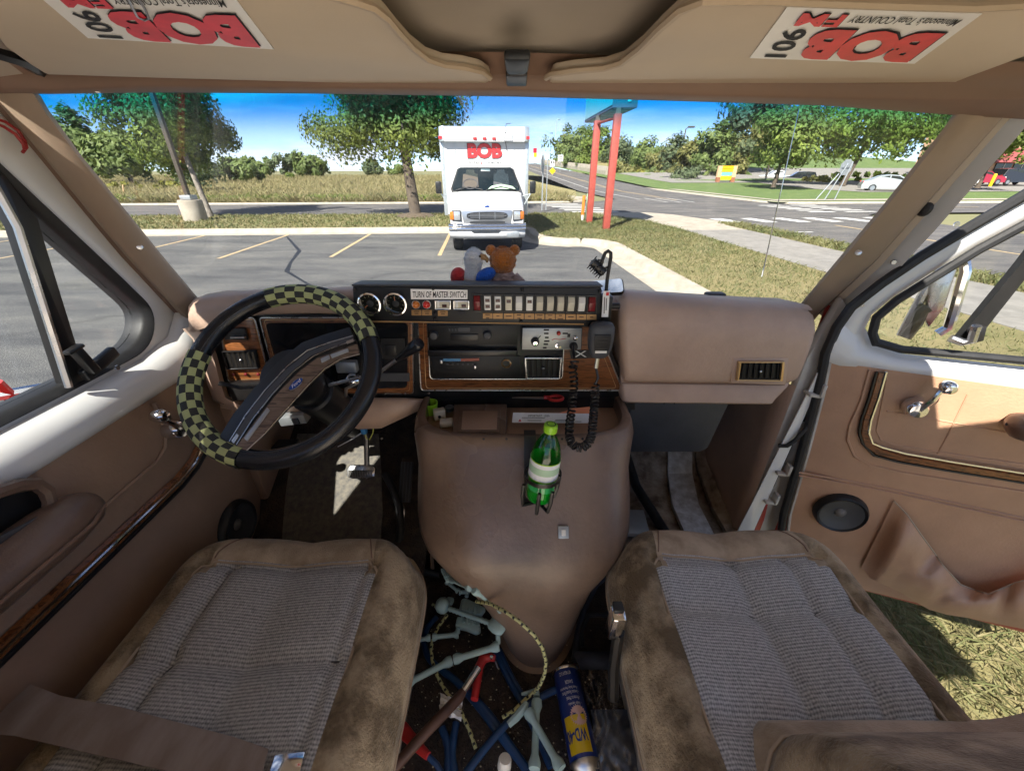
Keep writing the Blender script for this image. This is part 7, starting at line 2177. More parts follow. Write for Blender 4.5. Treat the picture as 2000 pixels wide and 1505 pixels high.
# ================================================================== loose things in the cab
# floor mat
q = MB(); rows = []
for py_, x0_, x1_ in ((1075, 552, 742), (1040, 553, 745), (1000, 556, 748), (960, 560, 746), (920, 566, 745), (880, 575, 742), (850, 582, 740)):
    z_ = lambda y: .852 + (y - .74) * .49
    n_ = Vector((0, -.49, 1)).normalized()
    rows.append([on(lerp(x0_, x1_, t), py_, Vector((0, .74, .853)), n_) for t in (0, .1, .4, .7, .95, 1)])
q.loft(rows, thick=(0, 0, .008)); tag(q.build('floor_mat', 'floor_mat_rubber', None, smooth=60), 'grey rubber floor mat under the brake pedal', 'floor mat')

# ---- CB radio, microphone, coiled cord
cbp = D(1078, 662, .93)
cb = empty('radio_transceiver', cbp, 'silver faced two-way radio set into the dash under the switches', 'radio')
F_ = [D(x, y, .915) for x, y in ((1021, 640), (1136, 640), (1134, 682), (1019, 682))]
q = MB(); q.prism([p + (p - sum(F_, Vector()) / 4) * .03 for p in F_], (0, .03, 0)); q.build('case', 'satin_black', cb, bevel=.002)
q = MB(); q.prism([p + Vector((0, -.0005, 0)) for p in F_], (0, -.002, 0)); q.build('face_plate', 'brushed_face', cb, bevel=.0005)
def C(px, py, off=.0028): return D(px, py, .915 - off)
q = MB(); q.lathe([(.0105, 0), (.0095, .010), (.006, .013), (.001, .0135)], C(1045, 666), (0, -1, 0), 16); kb = q.build('channel_knob', 'black_plastic', cb)
q = MB(); q.lathe([(.0058, .012), (.0055, .0165), (.001, .017)], C(1045, 666), (0, -1, 0), 14); q.build('knob_cap', 'chrome', kb)
q = MB(); q.frame_box(C(1047, 664, .012), C(1054, 656, .012) - C(1047, 664, .012), (.003, 0, .002), (0, -.004, 0)); q.build('knob_pointer', 'black_plastic', kb)
q = MB(); q.lathe([(.0052, 0), (.005, .006), (.003, .009), (.0004, .0095)], C(1091, 650), (0, -1, 0), 14); q.build('red_button', 'red_lens', cb)
q = MB(); q.lathe([(.005, 0), (.0055, .006), (.003, .008), (.0004, .0085)], C(1123, 659), (0, -1, 0), 14); q.build('squelch_knob', 'chrome', cb)
q = MB(); q.lathe([(.0055, 0), (.005, .004), (.003, .004)], C(1088, 674), (0, -1, 0), 12); q.build('toggle_collar', 'chrome', cb)
q = MB(); q.tube([C(1088, 674, .005), C(1094, 678, .017)], [.002, .003], 8); q.build('toggle', 'chrome', cb)
q = MB(); q.lathe([(.010, 0), (.0095, .010), (.006, .014)], C(1120, 675), (0, -1, 0), 14); q.build('mic_socket', 'black_rubber', cb)
for i, (px, py) in enumerate(((1067, 644), (1067, 651), (1068, 659), (1068, 666), (1066, 672), (1064, 679), (1104, 651))):
    q = MB(); q.box(C(px, py, .003), (.013 - .002 * (i % 3), .0012, .004)); q.build('legend_block', 'panel_black', cb, bevel=.0004)
q = MB(); q.box(C(1111, 655, .003), (.007, .0012, .009)); q.build('legend_block', 'panel_black', cb)
q = MB(); q.tube([C(1078, 664, .003), C(1084, 661, .003), C(1092, 663, .003), C(1105, 661, .003)], .0007, 4); q.build('script_mark', 'ink_red', cb)

mc = at(1173, 662, y=.845)
mic = empty('hand_microphone', mc, 'black hand microphone with coiled cord hanging from the dash', 'microphone')
q = MB()
rows = []
for z, w, d in ((.040, .016, .008), (.037, .024, .014), (.028, .0285, .017), (.0, .029, .018), (-.022, .0265, .017), (-.037, .021, .015), (-.044, .014, .010), (-.046, .006, .005)):
    rows.append([mc + Vector((w * math.copysign(abs(math.cos(a)) ** .55, math.cos(a)), d * math.copysign(abs(math.sin(a)) ** .7, math.sin(a)), z)) for a in [2 * math.pi * k / 20 for k in range(20)]])
q.loft(rows, closed=True); q.poly(rows[0]); q.poly(rows[-1]); q.build('mic_body', 'grey_plastic', mic, smooth=50)
q = MB(); q.prism([mc + Vector((x, -.0175, z)) for x, z in ((-.018, .018), (.018, .018), (.019, .012), (.017, -.020), (-.017, -.020), (-.019, .012))], (0, -.003, 0)); mg = q.build('mic_grille', 'panel_black', mic, bevel=.001)
for i in range(9):
    q = MB(); q.box(mc + Vector((0, -.0212, .013 - i * .0034)), (.032, .0016, .0014)); q.build('grille_bar', 'satin_black', mg)
q = MB(); q.box(mc + Vector((-.001, -.0215, -.0225)), (.026, .002, .0055)); q.build('mic_badge', 'white_plastic', mic, bevel=.0005)
q = MB(); q.tube([mc + Vector((-.002, 0, -.044)), mc + Vector((-.003, 0, -.072))], .005, 8); q.build('strain_relief', 'dull_chrome', mic)
def coil(path, r, pitch, tr):
    pts = [Vector(p) for p in path]
    out = []
    L_ = 0
    for a, b in zip(pts, pts[1:]):
        n = max(2, int((b - a).length / pitch * 10))
        t = (b - a).normalized(); u = t.cross(Vector((0, 1, .01))).normalized(); w = t.cross(u)
        for i in range(n):
            ph = L_ / pitch * 2 * math.pi
            out.append(a.lerp(b, i / n) + (u * math.cos(ph) + w * math.sin(ph)) * r)
            L_ += (b - a).length / n
    return out
cpts = [at(x, y, y=yy) for x, y, yy in ((1120, 690, .86), (1123, 704, .85), (1118, 720, .84), (1122, 745, .835), (1119, 775, .83), (1116, 805, .80), (1112, 830, .765), (1112, 850, .74), (1115, 863, .725), (1125, 873, .715), (1138, 874, .715), (1150, 864, .725), (1156, 848, .74), (1158, 825, .765), (1160, 800, .80), (1162, 775, .825), (1163, 750, .832))]
q = MB(); q.tube([C(1120, 675, .013), at(1119, 685, y=.87), at(1122, 700, y=.852)], .0032, 6); q.build('cord_lead', 'satin_black', mic)
q = MB(); q.tube(coil(cpts[1:8], .0085, .0115, .003), .0026, 5); q.build('coiled_cord', 'satin_black', mic)
q = MB(); q.tube(coil(cpts[7:13], .0085, .0068, .003), .0027, 5); q.build('coiled_cord', 'satin_black', mic)
q = MB(); q.tube(coil(cpts[12:], .0085, .0095, .003), .0026, 5); q.build('coiled_cord', 'satin_black', mic)
q = MB(); q.tube([cpts[-1], at(1168, 738, y=.835), mc + Vector((-.003, 0, -.072))], .003, 6); q.build('cord_lead', 'satin_black', mic)

# ---- gooseneck clip stand and tag at the panel's right end
gb_ = at(1183, 600, y=.875)
gn = empty('gooseneck_stand', gb_, 'black gooseneck stand with a finned head beside the switch panel', 'stand')
q = MB(); q.box(gb_ + Vector((.0, 0, -.002)), (.022, .03, .06)); q.build('clamp_body', 'satin_black', gn, bevel=.003)
q = MB(); q.lathe([(.007, 0), (.007, .02), (.003, .022)], gb_ + Vector((.01, 0, .003)), (1, 0, 0), 12); q.build('clamp_knob', 'satin_black', gn)
q = MB(); q.tube([at(x, y, y=.885) for x, y in ((1184, 568), (1186, 545), (1190, 520), (1193, 503), (1193, 494), (1188, 490), (1182, 494), (1177, 506), (1174, 516))], .004, 8); q.build('neck', 'black_rubber', gn)
hd = at(1167, 522, y=.885)
q = MB(); q.tube([hd + Vector((-.012, 0, .012)), hd + Vector((.014, 0, -.012))], .010, 10); q.build('head_core', 'black_plastic', gn)
ax_ = Vector((.026, 0, -.024)).normalized()
for i in range(9):
    for k in range(7):
        u = ax_.orthogonal().normalized(); w = ax_.cross(u); a = 2 * math.pi * k / 7 + i * .4
        d = u * math.cos(a) + w * math.sin(a); c = hd + ax_ * (-.016 + i * .004)
        if (i + k) % 2: continue
        q = MB(); q.tube([c + d * .008, c + d * .0175], [.0022, .0012], 4); q.build('head_fin', 'black_plastic', gn)
tg = [at(x, y, y=.858) for x, y in ((1178, 569), (1191, 568), (1188, 619), (1175, 619))]
q = MB(); q.prism(tg, (0, .002, 0)); tw = tag(q.build('paper_tag', 'paper', None, smooth=0), 'narrow white printed tag with a red square at the panel end', 'tag')
q = MB(); q.prism([at(x, y, y=.8568) for x, y in ((1184, 571), (1189.5, 571), (1189, 577), (1183.5, 577))], (0, -.0006, 0)); q.build('red_square', 'ink_red', tw, smooth=0)
for x0, x1, ya, yb in ((1180, 1181.6, 580, 612), (1184, 1185.4, 582, 606)):
    q = MB(); q.prism([at(x, y, y=.8568) for x, y in ((x0, ya), (x1, ya), (x1 - 1, yb), (x0 - 1, yb))], (0, -.0005, 0)); q.build('print_line', 'grey_plastic', tw, smooth=0)
# ---- rear-view mirror lying on the dash
q = MB(); mm = rrect([(1128, 551), (1217, 543), (1221, 571), (1140, 576)], 7)
mnn = Vector((0, -.643, .766)); mp_ = [on(x, y, at(1180, 574, y=.955), mnn) for x, y in mm]
q.prism(mp_, mnn * -.012); mo = tag(q.build('loose_mirror', 'satin_black', None, bevel=.002), 'mirror lying on the dash reflecting the sky', 'mirror')
c = sum(mp_, Vector()) / len(mp_)
q = MB(); q.prism([c + (p - c) * .93 + mnn * .0015 for p in mp_], mnn * -.0008); mg_ = q.build('mirror_glass', 'mirror_glass', mo, smooth=0)

# ---- plush eagle and bear on the dash
eb = Vector((-.095, .985, 1.695))
eg = empty('plush_eagle', eb, 'plush eagle with white head and blue and red wings on the dash', 'soft toy')
q = MB(); rows = []
for z, r, dx in ((0, .018, 0), (.012, .026, 0), (.028, .025, 0), (.042, .019, .001), (.052, .0195, .002), (.062, .0225, .003), (.074, .0225, .004), (.084, .017, .004), (.090, .008, .004), (.0915, .001, .004)):
    rows.append([eb + Vector((dx + r * math.cos(a), r * .95 * math.sin(a), z)) for a in [2 * math.pi * k / 18 for k in range(18)]])
q.loft(rows, closed=True); q.build('body', 'eagle_white', eg, smooth=80)
f_ = q.fuzz(2200, .004, .0005, 1).build('fur', 'eagle_white', eg, smooth=0, merge=False, fix=False); f_['kind'] = 'stuff'
q = MB(); q.tube([eb + Vector((.020, -.006, .073)), eb + Vector((.030, -.008, .072)), eb + Vector((.036, -.009, .066)), eb + Vector((.036, -.009, .060))], [.008, .007, .005, .002], 8); q.build('beak', 'beak', eg)
q = MB(); q.ball(eb + Vector((.019, -.014, .075)), .0032, 8, 6); q.build('eye', 'panel_black', eg)
q = MB(); q.ball(eb + Vector((-.036, -.004, .026)), (.019, .016, .022), 14, 10, rot=Matrix.Rotation(R(15), 3, 'Y')); q.build('wing', 'plush_red', eg)
f_ = q.fuzz(900, .004, .0005, 2).build('fur', 'plush_red', eg, smooth=0, merge=False, fix=False); f_['kind'] = 'stuff'
q = MB(); q.ball(eb + Vector((.028, -.012, .028)), (.033, .016, .017), 14, 10, rot=Matrix.Rotation(R(-32), 3, 'Y')); q.build('wing', 'plush_blue', eg)
f_ = q.fuzz(900, .004, .0005, 3).build('fur', 'plush_blue', eg, smooth=0, merge=False, fix=False); f_['kind'] = 'stuff'
bb = Vector((-.022, .985, 1.695))
br_ = empty('plush_bear', bb, 'orange plush bear in a camouflage shirt, its back to the seats', 'soft toy')
q = MB(); rows = []
for z, rx in ((.036, .018), (.044, .026), (.058, .0315), (.072, .031), (.084, .025), (.092, .014), (.094, .001)):
    rows.append([bb + Vector((rx * math.cos(a), rx * .95 * math.sin(a), z)) for a in [2 * math.pi * k / 18 for k in range(18)]])
q.loft(rows, closed=True); q.build('head', 'plush_orange', br_, smooth=80)
f_ = q.fuzz(2600, .004, .0005, 4).build('fur', 'plush_orange', br_, smooth=0, merge=False, fix=False); f_['kind'] = 'stuff'
for s in (-1, 1):
    q = MB(); q.ball(bb + Vector((s * .028, .002, .086)), (.013, .008, .013), 12, 8); q.build('ear', 'plush_orange', br_)
q = MB(); rows = []
for z, rx in ((-.006, .036), (.005, .037), (.020, .033), (.032, .026), (.040, .020), (.041, .016)):
    rows.append([bb + Vector((rx * math.cos(a) * 1.05, rx * .8 * math.sin(a), z)) for a in [2 * math.pi * k / 20 for k in range(20)]])
q.loft(rows, closed=True); q.build('shirt', 'camo_cloth', br_, smooth=80)
q = MB(); q.tube([bb + Vector((.026, -.004, .026)), bb + Vector((.044, -.01, .010)), bb + Vector((.052, -.012, -.004))], [.013, .013, .010], 10); q.build('sleeve', 'camo_cloth', br_)

# ---- engine cover tray contents
def thing(mb, name, m, label, cat, **k): return tag(mb.build(name, m, None, **k), label, cat)
q = MB(); q.lathe([(.017, 0), (.021, .034), (.019, .034), (.015, .004)], at(842, 806, z=1.355), (0, 0, 1), 18, cap=False); thing(q, 'green_cup', 'lime_plastic', 'bright green plastic cap in the left tray pocket', 'cap')
p = at(858, 808, z=1.372)
q = MB(); q.box(p, (.030, .020, .028), Matrix.Rotation(R(20), 3, 'Z')); cx_ = tag(q.build('electrical_connector', 'cream_plastic', None, bevel=.002), 'cream plastic connector block in the left tray pocket', 'connector')
q = MB(); q.lathe([(.004, 0), (.004, .002)], p + Vector((.002, -.0105, -.002)), (0.34, -1, 0), 8); q.build('socket_hole', 'ink', cx_)
q = MB(); q.box(at(872, 825, z=1.366), (.034, .026, .016), Matrix.Rotation(R(8), 3, 'Z')); thing(q, 'white_box', 'white_plastic', 'small white plastic case in the left tray pocket', 'case', bevel=.004)
q = MB(); q.lathe([(.012, 0), (.012, .010), (.006, .010), (.006, .004)], at(878, 800, z=1.37), (0, 0, 1), 14); thing(q, 'socket_nut', 'steel', 'dark metal nut in the left tray pocket', 'nut')
# papers
pp = [at(x, y, z=z) for x, y, z in ((1000, 825, 1.372), (1150, 826, 1.372), (1152, 808, 1.395), (1002, 806, 1.395))]
q = MB(); q.prism(pp, (0, .001, .0005)); pap = tag(q.build('paper_card', 'paper', None, smooth=0), 'white printed identification paper in the tray', 'paper')
o_, ax2, ay2 = pp[0] + Vector((0, -.001, .0005)), pp[1] - pp[0], pp[3] - pp[0]
q = MB(); write(q, 'IMPORTANT - IDENTIFICATION CARD', o_ + ax2 * .2 + ay2 * .62, ax2 * .56, ay2 * .2); q.build('lettering', 'ink', pap, smooth=0, fix=False)
q = MB(); write(q, 'FLEET', o_ + ax2 * .42 + ay2 * .42, ax2 * .08, ay2 * .13); q.build('lettering', 'ink', pap, smooth=0, fix=False) if False else None
for a, b, t in ((.12, .42, .5), (.56, .72, .30), (.2, .38, .22), (.55, .9, .14)):
    q = MB(); q.prism([o_ + ax2 * a + ay2 * t, o_ + ax2 * b + ay2 * t, o_ + ax2 * b + ay2 * (t + .05), o_ + ax2 * a + ay2 * (t + .05)], (0, -.0003, 0)); q.build('print_line', 'grey_plastic', pap, smooth=0)
q = MB(); q.prism([o_ + ax2 * .08 + ay2 * .14, o_ + ax2 * .12 + ay2 * .14, o_ + ax2 * .10 + ay2 * .4], (0, -.0003, 0)); q.build('red_emblem', 'ink_red', pap, smooth=0)
q = MB(); q.prism([at(1070, 815, z=1.384), at(1152, 812, z=1.384), at(1152, 795, z=1.402), at(1120, 798, z=1.400)], (0, .001, .001)); thing(q, 'orange_paper', 'orange_paper', 'folded orange paper behind the white one', 'paper', smooth=0)
# scissors
sc = at(1065, 780, z=1.405)
sz = empty('scissors', sc, 'scissors with red handles lying behind the tray', 'scissors')
q = MB(); q.tube([sc + Vector((.028 + .019 * math.cos(a), .0 + .012 * math.sin(a), .004)) for a in [2 * math.pi * k / 18 for k in range(18)]], .0045, 8, closed=True); q.build('handle_loop', 'red_handle', sz)
q = MB(); q.tube([sc + Vector((-.004, .004, .004)), sc + Vector((.012, .004, .004))], .006, 8); q.build('handle_neck', 'red_handle', sz)
q = MB(); q.prism([sc + Vector((x, y, .003)) for x, y in ((-.004, -.004), (-.004, .008), (-.075, .006), (-.09, .003))], (0, 0, .002)); q.build('blade', 'steel', sz, smooth=0)

# ---- bottle and wire holder
bo = Vector((.060, .662, 1.308))
bt = empty('soda_bottle', bo, 'green plastic soda bottle with a lime cap in the black holder', 'bottle')
BA = Vector((.10, .05, 1)).normalized()
BS_ = .85
def bl(prof, seg=28, cap=False):
    q = MB(); q.lathe([(r * .92, h * BS_) for r, h in prof], bo, BA, seg, cap=cap); return q
bl([(.004, .002), (.026, 0), (.034, .010), (.035, .03), (.0325, .05), (.0345, .07), (.0345, .135), (.033, .150), (.027, .172), (.018, .190), (.0125, .200), (.0125, .215)]).build('bottle_body', 'bottle_green', bt, smooth=60)
mat('soda_liquid', (0.04, 0.42, 0.12), 0.08, coat=0.5)
bl([(.001, .004), (.030, .006), (.033, .012), (.0335, .05), (.0335, .075), (.001, .076)]).build('soda', 'soda_liquid', bt)
lab_ = bl([(.0351, .078), (.0351, .132)]).build('bottle_label', 'paper', bt, smooth=60)
bl([(.0354, .098), (.0354, .118)]).build('label_band', 'pale_green', lab_, smooth=60)
for h in (.079, .131):
    bl([(.0354, h - .0015), (.0354, h + .0015)]).build('label_edge', 'lime_plastic', lab_, smooth=60)
cap_ = bl([(.0148, .205), (.0155, .207), (.0152, .223), (.0135, .2255), (.001, .226)]).build('bottle_cap', 'lime_plastic', bt, smooth=30)
bl([(.0085, .2265), (.0105, .2266)]).build('cap_print', 'ink', cap_)
hb = bo + Vector((0, .03, .03))
hd_ = empty('bottle_holder', hb, 'black wire bottle holder hooked over the engine cover', 'bottle holder')
def hoop(h, r=.038, w=.005): return [bo + BA * h + Vector((r * math.cos(a), r * math.sin(a), 0)) for a in [2 * math.pi * k / 28 for k in range(28)]]
q = MB(); hh_ = hoop(.065); q.loft([[p + Vector((0, 0, -.005)) for p in hh_], [p + Vector((0, 0, .005)) for p in hh_], [bo + BA * .05 + (p - bo - BA * .05) * 1.05 + Vector((0, 0, .005)) for p in hh_], [bo + BA * .05 + (p - bo - BA * .05) * 1.05 + Vector((0, 0, -.005)) for p in hh_], [p + Vector((0, 0, -.005)) for p in hh_]], closed=True); q.build('ring', 'satin_black', hd_, smooth=40)
for a in (-100, -62, 200, 20):
    d = Vector((math.cos(R(a)), math.sin(R(a)), 0)) * .042
    q = MB(); q.tube([bo + BA * .05 + d, bo + BA * .02 + d, bo + d * .9 - BA * .008, bo + d * .2 - BA * .01], .0042, 6); q.build('prong', 'satin_black', hd_)
q = MB(); q.loft([[Vector((x, y, z)) for x in (.028, .056)] for y, z in ((.79, 1.402), (.768, 1.404), (.757, 1.39), (.744, 1.362), (.722, 1.33), (.687, 1.285), (.676, 1.282))], thick=(0, -.004, 0)); q.build('hook_strap', 'satin_black', hd_, smooth=40)

# ---- clutter between the seats
def Z(zx, zy, z=.82): return at(760 + zx / 3.541, 1080 + zy / 3.541, z=z)
def bone(q, pts, r, z=.83, knob=1.7):
    P = [Z(x, y, zz) for x, y, zz in pts]
    n = len(P)
    a, b = P[0], P[-1]
    q.tube([a, a.lerp(b, .08), a.lerp(b, .2), a.lerp(b, .8), a.lerp(b, .92), b], [r * knob * .9, r * knob, r, r, r * knob, r * knob * .9], 9)
sk = empty('toy_skeleton', Z(560, 420), 'pale glow plastic toy skeleton lying face down on the cables', 'toy')
q = MB(); rows = []
c = Z(370, 360, .865); fwd = (Z(300, 345, .865) - Z(440, 375, .865)).normalized(); sd2 = Vector((0, 0, 1)).cross(fwd)
for t, r in ((-1, .01), (-.85, .55), (-.5, .9), (0, 1), (.5, .88), (.85, .55), (1, .01)):
    rows.append([c + fwd * (.021 * t) + (sd2 * math.cos(a) + Vector((0, 0, 1)) * math.sin(a)) * .022 * r for a in [2 * math.pi * k / 14 for k in range(14)]])
q.loft(rows, closed=True); q.build('skull', 'bone_plastic', sk, smooth=80)
q = MB(); q.box(Z(420, 330, .85), (.022, .02, .014), Matrix.Rotation(R(-15), 3, 'Z')); q.build('jaw', 'bone_plastic', sk, bevel=.005)
q = MB(); sp0, sp1 = Z(415, 382, .875), Z(705, 485, .90); q.tube([sp0.lerp(sp1, i / 24) for i in range(25)], [.0058 + .0016 * (i % 2) for i in range(25)], 9); q.build('spine', 'bone_plastic', sk)
for side, pts in ((-1, [(500, 310), (530, 305), (600, 335), (670, 375), (640, 415), (600, 430), (480, 395)]), (1, [(470, 430), (560, 450), (625, 470), (635, 530), (600, 545), (530, 515), (455, 500)])):
    q = MB(); q.prism([Z(x, y, .855) for x, y in pts], (0, 0, -.02)); rb3 = q.build('rib_cage', 'bone_plastic', sk, bevel=.005)
    for i in range(4):
        t = i / 3.6
        a, b = pts[0 if side < 0 else 1], pts[2 if side < 0 else 4]
        y0 = (330, 470)[side > 0]
        q = MB(); q.tube([Z(lerp(500, 640, t), lerp(400, 440, t) + side * 12, .858), Z(lerp(515, 640, t), lerp(400, 440, t) + side * (80 - 18 * t), .857)], .0035, 6); q.build('rib', 'bone_plastic', sk)
q = MB(); rows = []
for (x, y), r in (((690, 480), .006), ((710, 470), .016), ((745, 480), .022), ((775, 500), .021), ((795, 520), .014), ((805, 525), .004)):
    cc = Z(x, y, .925); dv = (Z(790, 520, .925) - Z(700, 480, .925)).normalized(); pv = Vector((0, 0, 1)).cross(dv)
    rows.append([cc + pv * (1.25 * r * math.cos(a)) + Vector((0, 0, .6 * r * math.sin(a))) for a in [2 * math.pi * k / 14 for k in range(14)]])
q.loft(rows, closed=True); q.build('pelvis', 'bone_plastic', sk, smooth=80)
for nm, a, b, r in (('thigh_bone', (785, 395, .99), (585, 252, 1.075), .0062), ('shin_bone', (560, 240, 1.075), (430, 182, .99), .0055), ('upper_arm_bone', (548, 268, .86), (485, 268, .86), .0055), ('forearm_bone', (478, 262, .86), (395, 195, .868), .005),
                    ('upper_arm_bone', (480, 560, .845), (300, 580, .845), .0062), ('forearm_bone', (285, 582, .845), (105, 620, .85), .0058), ('thigh_bone', (760, 640, .88), (448, 735, .86), .0078), ('shin_bone', (432, 740, .85), (110, 905, .86), .0078)):
    q = MB(); bone(q, [a, b], r); q.build(nm, 'bone_plastic', sk)
for nm, P in (('hip_joint', [(785, 455, .93), (785, 400, .985)]), ('hip_joint', [(752, 565, .895), (755, 625, .88)]), ('shoulder_joint', [(535, 300, .858), (545, 265, .858)]), ('shoulder_joint', [(475, 520, .85), (475, 555, .846)])):
    q = MB(); q.tube([Z(*p) for p in P], .006, 8); q.build(nm, 'bone_plastic', sk)
q = MB(); q.prism([Z(x, y, .985) for x, y in ((355, 105), (410, 85), (450, 160), (430, 185), (395, 190))], (0, 0, -.012)); hn = q.build('foot', 'bone_plastic', sk, bevel=.003)
for i in range(4):
    q = MB(); q.tube([Z(362 + i * 14, 108 - i * 5, .988), Z(385 + i * 13, 165 - i * 3, .988)], .0022, 5); q.build('toe', 'bone_plastic', hn)
q = MB(); q.tube([Z(78, 880, .86), Z(70, 950, .858), Z(80, 1100, .85)], [.006, .006, .003], 8); q.build('foot', 'bone_plastic', sk)
s2 = empty('broken_toy_skeleton', Z(1010, 1250), 'pair of crossed pale plastic skeleton legs beside the spray can', 'toy')
for nm, a, b, r in (('leg_bone', (1022, 1015, .85), (1005, 1490, .86), .0078), ('leg_bone', (960, 1090, .862), (1190, 1490, .87), .0078)):
    q = MB(); bone(q, [a, b], r); q.build(nm, 'bone_plastic', s2)
q = MB(); q.tube([Z(1020, 990, .85), Z(1020, 950, .85), Z(980, 962, .85), Z(915, 972, .848)], [.008, .009, .006, .003], 8); q.build('foot', 'bone_plastic', s2)
q = MB(); q.tube([Z(950, 1030, .86), Z(935, 1065, .86), Z(880, 1130, .855), Z(825, 1185, .85)], [.006, .009, .009, .007], 8); q.build('foot', 'bone_plastic', s2)
# bungee cord
def bungee(name, label, pts, zs):
    P = [Z(x, y, z) for (x, y), z in zip(pts, zs)]
    fine = []
    for a, b in zip(P, P[1:]):
        n = max(2, int((b - a).length / .005))
        fine += [a.lerp(b, i / n) for i in range(n)]
    q = MB(); sg = 8
    q.tube(fine, .0042, sg)
    q.m = [1 if (i // sg) % 2 and ((i % sg) // 2 + i // sg // 2) % 2 else 0 for i in range(len(q.f))]
    return tag(q.build(name, ['bungee_yellow', 'ink'], None, smooth=60), label, 'cord')
mat('bungee_yellow', (0.50, 0.50, 0.24), 0.7)
bungee('bungee_cord', 'yellow and black bungee cord looping round the engine cover nose', [(605, 332), (700, 348), (800, 400), (900, 470), (1000, 562), (1060, 650), (1085, 745), (1075, 835), (1040, 915), (1005, 955), (940, 1010), (865, 1085), (770, 1142)], (1.0, 1.05, 1.08, 1.08, 1.06, 1.02, .97, .93, .89, .86, .85, .84, .84))
bungee('bungee_cord', 'yellow and black bungee cord running under the skeleton arm', [(300, 352), (400, 430), (345, 500), (305, 580), (290, 660), (300, 750), (335, 850), (375, 925), (415, 980), (500, 1100), (555, 1220), (605, 1365)], [.838] * 12)
def cable(label, pts, r=.0085, z=.815):
    P = [Z(x, y, z) for x, y in pts]
    fine = []
    for i in range(len(P) - 1):
        p0, p1, p2, p3 = P[max(i - 1, 0)], P[i], P[i + 1], P[min(i + 2, len(P) - 1)]
        for k in range(6):
            t = k / 6
            fine.append(.5 * ((2 * p1) + (p2 - p0) * t + (2 * p0 - 5 * p1 + 4 * p2 - p3) * t * t + (3 * p1 - p0 - 3 * p2 + p3) * t ** 3))
    fine.append(P[-1])
    q = MB(); q.tube(fine, r, 8)
    return tag(q.build('jumper_cable', 'blue_cable', None, smooth=60), label, 'cable', 'jumper cables')
cable('blue cable curving left of the toy skull', [(330, 440), (262, 520), (245, 620), (280, 730), (380, 820), (480, 900), (640, 1085), (760, 1250), (900, 1430), (980, 1540)])
cable('blue cable running beside the one left of the skull', [(400, 830), (520, 930), (700, 1120), (820, 1300), (960, 1500)], z=.818)
cable('blue cable running from the toy hip down past the red clamp', [(735, 660), (790, 790), (850, 910), (930, 1050), (1010, 1220), (1120, 1480)])
cable('thin blue cable hugging the one from the toy hip', [(765, 665), (820, 790), (880, 905), (950, 1020)], .006)
cable('blue cable slanting up to the right under the skeleton feet', [(1180, 930), (1060, 985), (930, 1065), (800, 1190), (660, 1350), (530, 1520)], z=.832)
cable('short blue cable, left of two ends near the bottom', [(365, 1205), (395, 1290), (410, 1400), (400, 1530)], z=.83)
cable('short blue cable with an orange end near the bottom', [(462, 1170), (445, 1280), (435, 1400), (455, 1530)], z=.83)
def clamp(label, pts, w, z):
    e = empty('cable_clamp', Z(*pts[0]), label, 'clamp', 'red clamps')
    q = MB(); rows = []
    P = [Z(x, y, z) for x, y in pts]
    for i, p in enumerate(P):
        t = (P[min(i + 1, len(P) - 1)] - P[max(i - 1, 0)]).normalized(); s = Vector((0, 0, 1)).cross(t)
        rows.append([p + s * w[i] * math.cos(a) + Vector((0, 0, .011 * math.sin(a))) for a in [2 * math.pi * k / 12 for k in range(12)]])
    q.loft(rows, closed=True); q.poly(rows[0]); q.poly(rows[-1]); q.build('clamp_handle', 'red_handle', e, smooth=50)
    return e, P
e, P = clamp('red cable clamp hooked beside the chrome bar', [(735, 728), (700, 715), (650, 725), (620, 790), (610, 880), (590, 1010)], [.006, .010, .013, .011, .010, .009], .85)
q = MB(); q.lathe([(.004, 0), (.004, .006), (.001, .007)], Z(708, 722, .86), (0, 0, 1), 10); q.build('rivet', 'chrome', e)
q = MB(); q.tube([Z(735, 745, .85), Z(752, 792, .84)], .002, 5); q.build('jaw', 'steel', e)
e, P = clamp('red cable clamp half under the driver seat', [(-60, 1150), (20, 1175), (90, 1215), (160, 1290), (215, 1350), (270, 1400)], [.012, .015, .015, .012, .010, .008], .85)
q = MB(); q.tube([Z(265, 1395, .845), Z(330, 1460, .84), (Z(370, 1530, .835))], .006, 8); q.build('cable_tail', 'blue_cable', e)
# breaker bar
bs, bm = Z(620, 790, .885), Z(505, 965, .878)
e = empty('breaker_bar', bm, 'wrench bar with chrome socket and brown handle across the floor', 'tool')
q = MB(); q.tube([bs, bs.lerp(bm, .5), bm], [.0085, .0085, .0075], 14); q.build('chrome_socket', 'chrome', e)
q = MB(); q.tube([Z(515, 950, .878), Z(480, 1000, .878), Z(250, 1240, .875), Z(0, 1520, .87)], [.0085, .012, .0115, .0115], 10); q.build('handle', 'brown_handle', e)
q = MB(); rows = []
rnd = random.Random(9)
for i in range(7):
    row = []
    for k in range(9):
        row.append(Z(350 + i * 25 + rnd.uniform(-8, 8), 965 + k * 18 + i * 8 + rnd.uniform(-8, 8), .845 + rnd.uniform(-.008, .012)))
    rows.append(row)
q.loft(rows); thing(q, 'crumpled_wrapper', 'sticker_white', 'crumpled white wrapper under the brown tool handle', 'wrapper', smooth=30)
q = MB(); q.lathe([(.014, 0), (.0145, .004), (.0135, .02), (.012, .024), (.001, .025)], Z(795, 1480, .86), (0.1, .3, 1), 20, cap=False); thing(q, 'small_bottle', 'white_plastic', 'small white bottle top standing at the bottom edge of the view', 'bottle', smooth=40)
